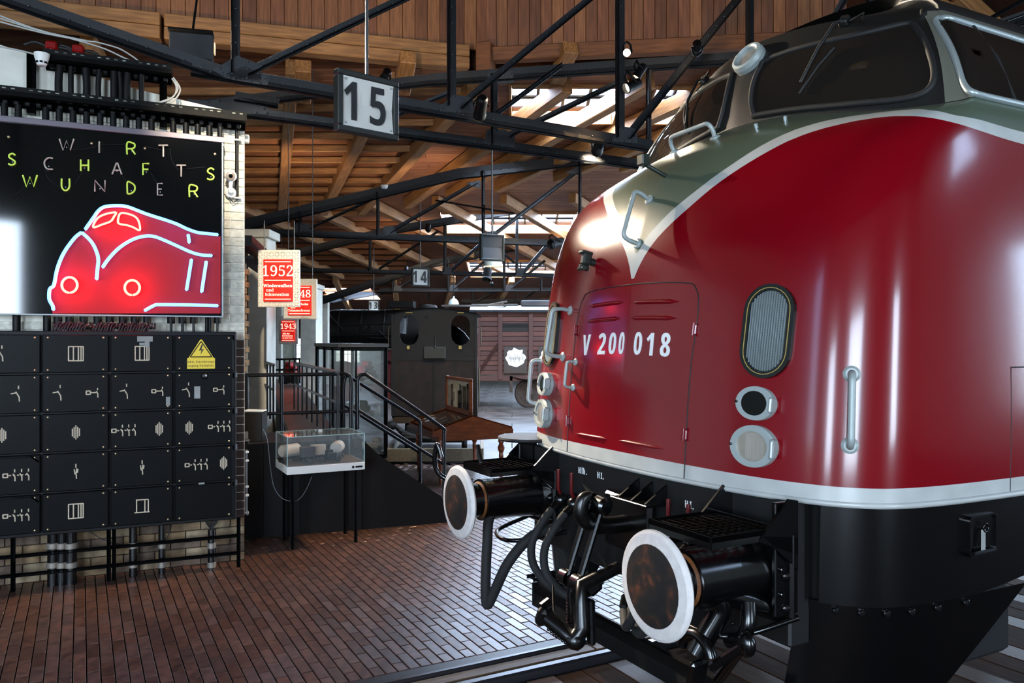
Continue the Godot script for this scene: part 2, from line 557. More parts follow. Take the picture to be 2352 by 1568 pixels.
# ---------- room shell ----------
# wall slab between two ground points with window openings [x0, x1, y0, y1] in its own axes
func slab_wall(g: Geo, xf: Transform3D, len: float, y0: float, y1: float, thick: float, holes: Array) -> void:
	var xs := [0.0, len]
	for h in holes:
		xs.append(h[0]); xs.append(h[1])
	xs.sort()
	for i in xs.size() - 1:
		if xs[i + 1] - xs[i] < 0.001: continue
		var mid: float = (xs[i] + xs[i + 1]) / 2
		var ys := [y0]
		var cut := []
		for h in holes:
			if mid > h[0] and mid < h[1]: cut.append([h[2], h[3]])
		cut.sort()
		var y := y0
		for c in cut:
			if c[0] > y: g.box(xf * Transform3D(Basis(), Vector3(mid, (y + c[0]) / 2, -thick / 2)), Vector3(xs[i + 1] - xs[i], c[0] - y, thick))
			y = c[1]
		if y1 > y: g.box(xf * Transform3D(Basis(), Vector3(mid, (y + y1) / 2, -thick / 2)), Vector3(xs[i + 1] - xs[i], y1 - y, thick))
var window_no := 0
func sash(xf: Transform3D, h: Array, nx: int, ny: int, m: Material, depth := 0.12) -> Node3D:
	window_no += 1
	var w := setting("window_%d" % window_no)
	var g := Geo.new()
	var fw := 0.05
	for e in [[h[0], h[0] + fw, h[2], h[3]], [h[1] - fw, h[1], h[2], h[3]], [h[0] + fw, h[1] - fw, h[2], h[2] + fw], [h[0] + fw, h[1] - fw, h[3] - fw, h[3]]]:
		g.box(xf * Transform3D(Basis(), Vector3((e[0] + e[1]) / 2, (e[2] + e[3]) / 2, -depth)), Vector3(e[1] - e[0], e[3] - e[2], 0.06), 0.008)
	wpart(g, "window_frame", m, w)
	for k in range(1, nx):
		g = Geo.new()
		g.box(xf * Transform3D(Basis(), Vector3(lerpf(h[0], h[1], float(k) / nx), (h[2] + h[3]) / 2, -depth)), Vector3(0.028, h[3] - h[2] - 2 * fw, 0.045), 0.005)
		wpart(g, "glazing_bar", m, w)
	for k in range(1, ny):
		g = Geo.new()
		g.box(xf * Transform3D(Basis(), Vector3((h[0] + h[1]) / 2, lerpf(h[2], h[3], float(k) / ny), -depth)), Vector3(h[1] - h[0] - 2 * fw, 0.028, 0.045), 0.005)
		wpart(g, "glazing_bar", m, w)
	g = Geo.new()
	g.box(xf * Transform3D(Basis(), Vector3((h[0] + h[1]) / 2, (h[2] + h[3]) / 2, -depth)), Vector3(h[1] - h[0] - 0.06, h[3] - h[2] - 0.06, 0.004))
	wpart(g, "pane", M.pane, w)
	return w
func daylight(xf: Transform3D, h: Array, c: Color, e: float) -> void:
	var l := AreaLight3D.new()
	l.name = numbered("window_daylight")
	add_child(l)
	l.area_size = Vector2(h[1] - h[0], h[3] - h[2])
	l.light_color = c
	l.light_energy = e
	l.area_range = 60.0
	l.area_attenuation = 2.0
	l.shadow_enabled = true
	# area lights shine along their own -z
	l.global_transform = xf * Transform3D(Basis(Vector3.UP, PI), Vector3((h[0] + h[1]) / 2, (h[2] + h[3]) / 2, 0.02))
const ROOF_Y := 6.1
const ROOF_Z := 12.0
const ROOF_S := 0.123
func roof_y(z: float) -> float:
	return ROOF_Y - ROOF_S * (z - ROOF_Z)
func build_shell() -> void:
	# behind the viewer: gate wall with tall windows
	var xr := upright(Vector3(14, 0, 6.0), Vector3(-12, 0, 6.0))
	var holes := [[14.3, 16.4, 0.9, 4.6], [19.8, 21.6, 0.9, 4.6], [5.4, 7.2, 0.9, 4.6]]
	var w := setting("wall_rear")
	var g := Geo.new()
	slab_wall(g, xr, 26.0, 0.0, 9.2, 0.4, holes)
	wpart(g, "masonry", M.white_wall, w)
	for h in holes:
		sash(xr, h, 4, 6, M.grey_box, 0.2)
		daylight(xr, h, Color(0.84, 0.92, 1.0), DAY * (1.7 if h[0] > 13 and h[0] < 15 else 1.4))
	# right side wall beyond the locomotive
	var xs := upright(Vector3(14, 0, -44), Vector3(14, 0, 6))
	holes = [[33.5, 35.5, 1.2, 4.6], [39.0, 41.0, 1.2, 4.6], [42.2, 43.9, 7.0, 9.0], [25.0, 28.0, 1.0, 4.4], [19.5, 22.5, 1.0, 3.9], [12.0, 14.6, 1.0, 3.3]]
	w = setting("wall_right")
	g = Geo.new()
	slab_wall(g, xs, 50.0, 0.0, 9.2, 0.4, holes)
	wpart(g, "masonry", M.white_wall, w)
	for h in holes:
		sash(xs, h, 4, 6, M.grey_box, 0.2)
		daylight(xs, h, Color(0.80, 0.90, 1.0), DAY * (0.16 if h[2] > 5 else (2.2 if h[0] < 30 else 0.4)))
	# far and outer walls
	var xb := upright(Vector3(-14, 0, -44), Vector3(14, 0, -44))
	holes = [[2.0, 3.4, 0.8, 2.8], [4.2, 5.6, 0.8, 2.8], [16.5, 18.5, 1.0, 2.9], [20.5, 22.5, 1.0, 2.9]]
	w = setting("wall_far")
	g = Geo.new()
	slab_wall(g, xb, 28.0, 0.0, 4.0, 0.4, holes)
	wpart(g, "masonry", M.white_wall, w)
	for h in holes: sash(xb, h, 4, 4, M.grey_box, 0.15)
	var xo := upright(Vector3(-14, 0, 6), Vector3(-14, 0, -44))
	w = setting("wall_outer")
	g = Geo.new()
	slab_wall(g, xo, 50.0, 0.0, 9.2, 0.4, [])
	wpart(g, "masonry", M.white_wall, w)
# ---------- floor: pavers, rails, planks ----------
func build_floor() -> void:
	var A := Vector3(0.879, 0, -0.476).normalized()
	var B := A.cross(Vector3.UP)
	var O := Vector3(0.112, 0, -3.903)
	var fl := setting("floor")
	var g := Geo.new()
	g.at(Vector3(0, -0.25, -19), Vector3(29, 0.4, 51))
	wpart(g, "screed", M.joint, fl)
	# far part: large smooth slabs
	g = Geo.new()
	var bas := Basis(A, Vector3.UP, B)
	var mesh := bx(Vector3(0.069, 0.05, 0.243), 0.003)
	var list := []
	var ends := []
	var half := bx(Vector3(0.069, 0.05, 0.117), 0.003)
	for j in range(-95, 190):
		for i in range(-60, -4):
			var u := j * 0.0755
			var v := -1.2 - 0.1215 + (i + 5) * 0.25 - (0.125 if j % 2 else 0.0)
			var p := O + A * u + B * v
			var z := -p.z
			if z < 4.2 or z > 13.0: continue
			var sx := 1176.0 + FOCAL * p.x / z
			var sy := 784.0 + FOCAL * 2.0 / z
			if sx < -120 or sx > 1500 or sy > 1680: continue
			var vis := sx > -20 and sx < 1240 and sy < 1590 and sy > 1200 and sy > 1350 - sx * 0.16
			if sx > 1010 and sy > 1380 and sx > 1250: vis = false
			list.append([z if vis else z + 100.0, p])
			if i == -5 and j % 2: ends.append(O + A * u + B * (-1.2 - 0.059) + Vector3(0, -0.025, 0))
	list.sort_custom(func(x, y): return x[0] < y[0])
	var rest := []
	for k in list.size():
		var p: Vector3 = list[k][1] + Vector3(0, -0.025 + rng.randf_range(-0.0012, 0.0012), 0)
		var b := bas * Basis.from_euler(Vector3(rng.randf_range(-0.006, 0.006), rng.randf_range(-0.006, 0.006), rng.randf_range(-0.01, 0.01)))
		if k < 300: piece(mesh, "brick", M.brick[rng.randi() % 5], fl, Transform3D(b, p))
		else: rest.append(Transform3D(b, p))
	for p in ends: piece(half, "half_brick", M.brick[rng.randi() % 5], fl, Transform3D(bas, p))
	var mm := MultiMesh.new()
	mm.transform_format = MultiMesh.TRANSFORM_3D
	mm.use_colors = true
	mm.mesh = mesh
	mm.instance_count = rest.size()
	for k in rest.size():
		mm.set_instance_transform(k, rest[k])
		mm.set_instance_color(k, M.brick[rng.randi() % 5].albedo_color.srgb_to_linear())
	var mi := MultiMeshInstance3D.new()
	mi.name = "paving_bricks"
	mi.multimesh = mm
	var bm := tmat(Color(1, 1, 1), M.blot_tex, Vector3(3, 3, 3), 0.42, 0.0, true)
	bm.vertex_color_use_as_albedo = true
	bm.roughness = 0.38
	bm.metallic_specular = 0.85
	mi.material_override = bm
	fl.add_child(mi)
	stuff(mi)
	# far floor in large slabs
	for i in range(-8, 9):
		for j in range(0, 20):
			var z := -14.2 - j * 1.5
			piece_slab(fl, Vector3(i * 1.5 + (0.75 if j % 2 else 0.0), -0.03, z))
	# track: channel, check angle, sleepers' planks, rails
	var f := Transform3D(bas, O)
	var tr := thing("railway_track", "bright steel rails set in timber under the red locomotive", "track", f)
	for s in [-1.0, 1.0]:
		g = Geo.new()
		g.at(Vector3(2.0, -0.012, 1.14 * s), Vector3(14, 0.02, 0.115), 0.003)
		part(g, "edge_plate", M.rail_plate, tr)
		g = Geo.new()
		g.at(Vector3(2.0, -0.03, 1.055 * s), Vector3(14, 0.09, 0.04), 0.008)
		part(g, "check_rail", M.rail, tr)
		g = Geo.new()
		g.at(Vector3(2.0, -0.02, 0.80 * s), Vector3(14, 0.10, 0.066), 0.012)
		part(g, "rail", M.rail, tr)
		for k in 7:
			g = Geo.new()
			g.at(Vector3.ZERO, Vector3(1.99, 0.06, 0.10), 0.004)
			var q := part(g, "plank", M.plank_light, tr)
			q.position = Vector3(-4.0 + k * 2.0, -0.035, 0.975 * s)
			g = Geo.new()
			g.at(Vector3.ZERO, Vector3(1.99, 0.06, 0.07), 0.004)
			q = part(g, "plank", M.plank_floor, tr)
			q.position = Vector3(-4.4 + k * 2.0, -0.045, 0.882 * s)
	var pm := bx(Vector3(1.48, 0.05, 0.19), 0.004)
	for k in 70:
		var q := piece(pm, "plank", M.plank_floor if k % 3 else M.plank_mid, tr, Transform3D(Basis(Vector3.UP, PI / 2), Vector3(-4.8 + k * 0.195, -0.05 + 0.002 * (k % 4), 0)))
	# floor on the near side of the track
	g = Geo.new()
	g.at(Vector3(2.0, -0.04, 4.2), Vector3(14, 0.06, 6.0))
	part(g, "near_pavement", M.pavement, tr)
func piece_slab(fl: Node3D, p: Vector3) -> void:
	if not M.has("slab_mesh"): M.slab_mesh = bx(Vector3(1.49, 0.06, 1.49), 0.004)
	piece(M.slab_mesh, "slab", M.slab, fl, Transform3D(Basis(), p))
# ---------- the red locomotive; own axes: x from the nose to the rear, y up, z across towards the viewer ----------
const PLAN := [Vector2(0, 0.5), Vector2(0.4, 0.514), Vector2(0.8, 0.565), Vector2(1.05, 0.635), Vector2(1.21, 0.72), Vector2(1.32, 0.86), Vector2(1.37, 1.08), Vector2(1.395, 1.4), Vector2(1.405, 1.8), Vector2(1.41, 2.6), Vector2(1.41, 6.5)]
const PROF := [Vector4(0, 0, 1.36, 1.36), Vector4(0.02, 0, 1.7, 1.65), Vector4(0.05, 0.01, 2.0, 1.95), Vector4(0.09, 0.025, 2.31, 2.26), Vector4(0.14, 0.045, 2.55, 2.52), Vector4(0.225, 0.065, 2.76, 2.73), Vector4(0.345, 0.085, 2.93, 2.89), Vector4(0.53, 0.11, 3.085, 3.0), Vector4(0.82, 0.14, 3.22, 3.08)]
var loco: Node3D
func sm(x: float) -> float:
	x = clampf(x, 0, 1)
	return x * x * (3 - 2 * x)
func cr(p: Array, t: float):
	var n := p.size() - 1
	var i := mini(int(t), n - 1)
	var f := t - i
	var a = p[maxi(i - 1, 0)]
	var b = p[i]
	var c = p[i + 1]
	var d = p[mini(i + 2, n)]
	return 0.5 * (2.0 * b + (c - a) * f + (2.0 * a - 5.0 * b + 4.0 * c - d) * f * f + (3.0 * b - a - 3.0 * c + d) * f * f * f)
func skin(a: float, t: float) -> Vector3:
	var s := -1.0 if a < 0 else 1.0
	var pl: Vector2 = cr(PLAN, minf(absf(a), 9.999))
	var pr: Vector4 = cr(PROF, clampf(t, 0.0, 7.999))
	var wf := 1.0 - sm((pl.y - 0.5) / 1.2)
	return Vector3(pl.y + pr.x * wf, lerpf(pr.z, pr.w, sm(pl.x / 1.35)), s * (pl.x - pr.y * sm(pl.x / 1.4)))
func cabin(a: float, q: float) -> Vector3:
	var p := skin(a, 8.0)
	var w := absf(p.z)
	var top := Vector3(p.x + 0.19 + 0.06 * w, 3.74 - 0.10 * pow(w / 1.2, 2), p.z * 0.745)
	var b := 0.05 * sin(PI * q)
	var r := p.lerp(top, q)
	r.x -= b * (1.0 - sm((p.x - 1.3) / 0.6))
	r.z += signf(p.z) * b * sm(w / 1.1)
	return r
const SKIN := 0
const CABIN := 1
func surf(f: int, a: float, t: float) -> Vector3:
	return skin(a, t) if f == SKIN else cabin(a, t)
func sframe(f: int, a: float, t: float, step := 0.05) -> Transform3D:
	var p: Vector3 = surf(f, a, t)
	var dx: Vector3 = surf(f, a + step, t) - surf(f, a - step, t)
	var dy: Vector3 = surf(f, a, t + step) - surf(f, a, t - step)
	var x := dx.normalized()
	var z := x.cross(dy.normalized()).normalized()
	if z.dot(p - Vector3(2.6, 2.2, 0)) < 0: z = -z
	var y := z.cross(x).normalized()
	if y.y < 0:
		y = -y
		x = -x
	# x across the nose, y up the skin, z outwards
	return Transform3D(Basis(y.cross(z), y, z), p)
# frame at a place given by its distance across (m) from the frame's origin: a warp from flat drawing to skin
func table(list: Array, x: float) -> float:
	x = absf(x)
	for i in list.size() - 1:
		if x <= list[i + 1].x:
			return lerpf(list[i].y, list[i + 1].y, (x - list[i].x) / (list[i + 1].x - list[i].x))
	return list[-1].y
const LOW := [Vector2(0, 2.96), Vector2(0.2, 3.42), Vector2(0.4, 3.84), Vector2(0.62, 4.2), Vector2(0.84, 4.52), Vector2(1.18, 5.04), Vector2(1.57, 5.62), Vector2(1.93, 6.15), Vector2(2.2, 6.42), Vector2(2.5, 6.62), Vector2(3, 6.82), Vector2(3.5, 6.86), Vector2(4, 6.82), Vector2(5.2, 6.55), Vector2(6.6, 6.3), Vector2(8, 5.98), Vector2(10, 5.9)]
const UPP := [Vector2(0, 3.54), Vector2(0.26, 4.03), Vector2(0.53, 4.48), Vector2(0.89, 5.0), Vector2(1.1, 5.33), Vector2(1.3, 5.65), Vector2(1.6, 6.28), Vector2(1.85, 6.75), Vector2(2.12, 7.1), Vector2(2.5, 7.38), Vector2(3, 7.52), Vector2(3.6, 7.46), Vector2(4.2, 7.3), Vector2(5, 7.0), Vector2(6.2, 6.72), Vector2(7.2, 6.66), Vector2(8, 6.48), Vector2(10, 6.4)]
func edge(k: int, a: float) -> float:
	match k:
		0: return 0.0
		1: return 0.27
		2: return table(LOW, a)
		3: return table(UPP, a)
	return 8.0
func band(k: int, rows: int) -> Geo:
	var g := Geo.new()
	var out := []
	for i in rows + 1:
		var line := PackedVector3Array()
		var a := -10.0
		while a <= 10.001:
			var t := lerpf(edge(k, a), edge(k + 1, a), float(i) / rows)
			line.append(skin(a, t))
			a += 0.1 if absf(a) < 7.0 else 0.25
		out.append(line)
	g.sheet(out, Vector3.ZERO, Vector3(3.5, 2.0, 0))
	return g
func seam(pts: Array, r: float, f: int, lift := 0.0) -> Geo:
	var g := Geo.new()
	var q := []
	for p in pts:
		var x := sframe(f, p.x, p.y)
		q.append(x.origin + x.basis.z * lift)
	g.tube(q, r, 6, false)
	return g
func smooth_line(pts: Array, n := 6, closed := false) -> Array:
	var out := []
	var c := pts.size()
	for i in (c if closed else c - 1):
		for k in n:
			var f := float(k) / n
			var a = pts[(i - 1 + c) % c] if closed else pts[maxi(i - 1, 0)]
			var b = pts[i]
			var d = pts[(i + 1) % c]
			var e = pts[(i + 2) % c] if closed else pts[mini(i + 2, c - 1)]
			out.append(0.5 * (2.0 * b + (d - a) * f + (2.0 * a - 5.0 * b + 4.0 * d - e) * f * f + (3.0 * b - a - 3.0 * d + e) * f * f * f))
	if not closed: out.append(pts[c - 1])
	return out
# hand rail: two feet on the skin and a bar standing off
func grab(p: Transform3D, q: Transform3D, off: float, r: float, m: Material, called := "grab_handle") -> void:
	var o := Node3D.new()
	var g := Geo.new()
	var a := p.origin
	var b := q.origin
	var za := p.basis.z * off
	var zb := q.basis.z * off
	var d := (b - a)
	g.tube(smooth_line([a, a + za * 0.6, a + za + d * 0.07, a + (za * 0.75 + zb * 0.25) * 1.04 + d * 0.25, b + (za * 0.25 + zb * 0.75) * 1.04 - d * 0.25, b + zb - d * 0.07, b + zb * 0.6, b], 5), r, 10)
	var h := part(g, called, m, loco)
	for e in [p, q]:
		var f := Geo.new()
		f.lathe([Vector2(0, 0.012), Vector2(r * 1.6, 0.011), Vector2(r * 2.3, 0.005), Vector2(r * 2.4, -0.01)], e, 18)
		part(f, "flange", m, h)
func stadium(w: float, h: float, n := 12) -> PackedVector2Array:
	var o := PackedVector2Array()
	for k in n + 1:
		var t := PI * k / n
		o.append(Vector2(cos(t) * w, h - w + sin(t) * w))
	for k in n + 1:
		var t := PI + PI * k / n
		o.append(Vector2(cos(t) * w, -(h - w) + sin(t) * w))
	return o
func ring(outer: PackedVector2Array, inner: PackedVector2Array, z0: float, z1: float, xf: Transform3D, g: Geo, inner_z := 999.0) -> void:
	var n := outer.size()
	var zi := z1 if inner_z > 900 else inner_z
	for i in n:
		var j := (i + 1) % n
		var a := xf * Vector3(outer[i].x, outer[i].y, z1)
		var b := xf * Vector3(outer[j].x, outer[j].y, z1)
		var c := xf * Vector3(inner[j].x, inner[j].y, zi)
		var d := xf * Vector3(inner[i].x, inner[i].y, zi)
		g.quad(a, b, c, d, xf.basis.z)
		g.quad(a, b, xf * Vector3(outer[j].x, outer[j].y, z0), xf * Vector3(outer[i].x, outer[i].y, z0), a - xf.origin)
		g.quad(d, c, xf * Vector3(inner[j].x, inner[j].y, z0), xf * Vector3(inner[i].x, inner[i].y, z0), xf.origin - a)
func oval_lamp(xf: Transform3D, w: float, h: float, dark: bool) -> void:
	var body := Geo.new()
	body.lathe([Vector2(1.0, -0.03), Vector2(1.0, 0.028), Vector2(0.975, 0.044), Vector2(0.92, 0.054), Vector2(0.84, 0.055), Vector2(0.76, 0.05), Vector2(0.72, 0.04), Vector2(0.71, 0.0)], Transform3D(xf.basis * Basis.from_scale(Vector3(w, h, 1)), xf.origin), 36)
	var o := part(body, "headlamp", M.alu_dull, loco, "oval tail lamp with dark lens" if dark else "oval headlamp with ribbed clear lens")
	var ln := Geo.new()
	ln.lathe([Vector2(0, 0.052), Vector2(0.35, 0.049), Vector2(0.6, 0.044), Vector2(0.73, 0.038)], Transform3D(xf.basis * Basis.from_scale(Vector3(w, h, 1)), xf.origin), 28)
	part(ln, "lens", M.dark_glass if dark else M.lens, o)
	if not dark:
		var rf := Geo.new()
		rf.lathe([Vector2(0, 0.008), Vector2(0.3, 0.012), Vector2(0.55, 0.024), Vector2(0.72, 0.036)], Transform3D(xf.basis * Basis.from_scale(Vector3(w, h, 1)), xf.origin), 28)
		part(rf, "reflector", M.reflector, o)
		for k in 11:
			var x := (k - 3.0) * w * 0.075
			var yy: float = h * 0.62 * sqrt(maxf(0.0, 1.0 - pow(x / (w * 0.68), 2)))
			var rb := Geo.new()
			rb.bar(xf * Vector3(x, -yy, 0.042), xf * Vector3(x, yy, 0.042), 0.003, 0.004, xf.basis.z)
			part(rb, "lens_rib", M.lens, o)
	var hg := Geo.new()
	hg.box(xf * Transform3D(Basis(), Vector3(w * 0.94, 0, 0.036)), Vector3(w * 0.24, h * 0.95, 0.04), 0.008)
	part(hg, "hinge", M.alu_dull, o)
	var pin := Geo.new()
	pin.tube([xf * Vector3(w * 1.0, -h * 0.36, 0.057), xf * Vector3(w * 1.0, h * 0.36, 0.057)], 0.008, 8)
	part(pin, "hinge_pin", M.alu, o)
	var sc := Geo.new()
	sc.lathe([Vector2(0, 0.06), Vector2(0.006, 0.058), Vector2(0.006, 0.045)], xf * Transform3D(Basis(), Vector3(-w * 0.86, 0, 0)), 10)
	part(sc, "screw", M.black, o)
func oval_grille(xf: Transform3D, w: float, h: float) -> void:
	var g := Geo.new()
	ring(stadium(w, h), stadium(w * 0.74, h * 0.87), -0.03, 0.018, xf, g)
	var o := part(g, "oval_grille", M.green_frame, loco, "dark green oval frame with silver grating")
	var l := Geo.new()
	ring(stadium(w * 0.865, h * 0.925), stadium(w * 0.835, h * 0.91), 0.0, 0.0195, xf, l)
	part(l, "gold_line", M.gold, o)
	var bk := Geo.new()
	bk.prism(stadium(w * 0.76, h * 0.88), -0.005, 0.008, xf)
	part(bk, "backing", M.black_matt, o)
	var n := 15
	for k in n:
		var x := (k - (n - 1) / 2.0) * w * 1.46 / n
		var yy := (h - w) + sqrt(maxf(0.0, pow(w * 0.75, 2) - x * x))
		var b := Geo.new()
		b.at(Vector3(x, 0, 0.014), Vector3(w * 0.056, 2 * yy * 0.985, 0.006))
		var bb := part(b, "grating_bar", M.alu, o)
		bb.transform = xf
	var cross := Geo.new()
	var m := 52
	for k in m:
		var y := (k - (m - 1) / 2.0) * (h * 1.72) / m
		var xx := w * 0.74
		var e := absf(y) - (h - w)
		if e > 0: xx = sqrt(maxf(0.0, pow(w * 0.75, 2) - e * e))
		cross.at(Vector3(0, y, 0.010), Vector3(2 * xx, h * 0.0125, 0.004))
	var cb := part(cross, "cross_wires", M.alu, o)
	cb.transform = xf
	stuff(cb)
func loc_buffer(v: float) -> void:
	var root := Geo.new()
	var back := Transform3D(Basis(Vector3(0, 0, 1), Vector3(0, 1, 0), Vector3(-1, 0, 0)), Vector3(0, 1.05, v))
	root.lathe([Vector2(0.16, 0.0085), Vector2(0.20, 0.002), Vector2(0.212, -0.006), Vector2(0.215, -0.016), Vector2(0.205, -0.028), Vector2(0.1, -0.034)], back, 48)
	var o := part(root, "buffer", M.white_paint, loco, "round buffer plate with white painted rim")
	var f := Geo.new()
	f.lathe([Vector2(0, 0.016), Vector2(0.06, 0.0155), Vector2(0.12, 0.0125), Vector2(0.162, 0.0082)], back, 40)
	part(f, "buffer_face", M.buffer_face, o, "black buffer face with rusty scuffs")
	var st := Geo.new()
	st.lathe([Vector2(0.1, -0.03), Vector2(0.1, -0.19)], back, 28)
	part(st, "plunger", M.black, o)
	var gr := Geo.new()
	gr.lathe([Vector2(0.1005, -0.135), Vector2(0.105, -0.14), Vector2(0.112, -0.146)], back, 28)
	part(gr, "grease_ring", M.grease, o, "brown grease left round the plunger")
	var sl := Geo.new()
	sl.lathe([Vector2(0.1, -0.146), Vector2(0.122, -0.144), Vector2(0.124, -0.15), Vector2(0.122, -0.36), Vector2(0.13, -0.52), Vector2(0.155, -0.57)], back, 32)
	part(sl, "sleeve", M.black, o)
	var bp := Geo.new()
	bp.box(back * Transform3D(Basis(), Vector3(0, 0, -0.575)), Vector3(0.36, 0.36, 0.03), 0.012)
	part(bp, "base_plate", M.black, o)
	for sx in [-1, 1]:
		for y in [-0.13, 0.0, 0.13]:
			var b := Geo.new()
			b.lathe([Vector2(0, 0.03), Vector2(0.014, 0.028), Vector2(0.02, 0.02), Vector2(0.024, 0.012), Vector2(0.026, 0.0)], back * Transform3D(Basis(), Vector3(sx * 0.148, y, -0.56)), 8)
			part(b, "bolt", M.black, o)
	# foothold grating above the sleeve
	var s := signf(v)
	var fr := Geo.new()
	var y := 1.235
	var u0 := 0.14
	var u1 := 0.5
	var z0 := v - 0.2
	var z1 := v + 0.17
	for e in [[Vector3(u0, y, z0), Vector3(u1, y, z0)], [Vector3(u0, y, z1), Vector3(u1, y, z1)], [Vector3(u0, y, z0), Vector3(u0, y, z1)], [Vector3(u1, y, z0), Vector3(u1, y, z1)]]:
		fr.bar(e[0], e[1], 0.045, 0.012)
	var stp := part(fr, "foothold", M.black, loco, "black grating step above the buffer")
	for k in 9:
		var b := Geo.new()
		var z := lerpf(z0, z1, (k + 1) / 10.0)
		b.bar(Vector3(u0, y + 0.01, z), Vector3(u1, y + 0.012, z), 0.009, 0.006)
		part(b, "grating_bar", M.black, stp)
	for k in 8:
		var b := Geo.new()
		var u := lerpf(u0, u1, (k + 1) / 9.0)
		b.bar(Vector3(u, y + 0.012, z0), Vector3(u, y + 0.014, z1), 0.008, 0.006)
		part(b, "grating_bar", M.black, stp)
	for z in [z0, z1]:
		var b := Geo.new()
		b.prism(PackedVector2Array([Vector2(u1 - 0.12, y - 0.02), Vector2(0.6, y - 0.1), Vector2(0.6, y + 0.12), Vector2(0.55, y + 0.13)]), z - 0.006, z + 0.006)
		part(b, "bracket", M.black, stp)
		var c := Geo.new()
		c.prism(PackedVector2Array([Vector2(u1 - 0.1, y + 0.0), Vector2(0.6, y - 0.03), Vector2(0.6, y - 0.16)]), z - 0.006, z + 0.006)
		part(c, "gusset", M.black, stp)
func bolt_at(p: Vector3, d: Vector3, r: float, parent: Node3D) -> void:
	var g := Geo.new()
	var z := d.normalized()
	var x := z.cross(Vector3.UP if absf(z.y) < 0.9 else Vector3.RIGHT).normalized()
	g.lathe([Vector2(0, r * 0.9), Vector2(r * 0.8, r * 0.85), Vector2(r, r * 0.6), Vector2(r, 0)], Transform3D(Basis(x, z.cross(x), z), p), 8)
	part(g, "bolt", M.black, parent)
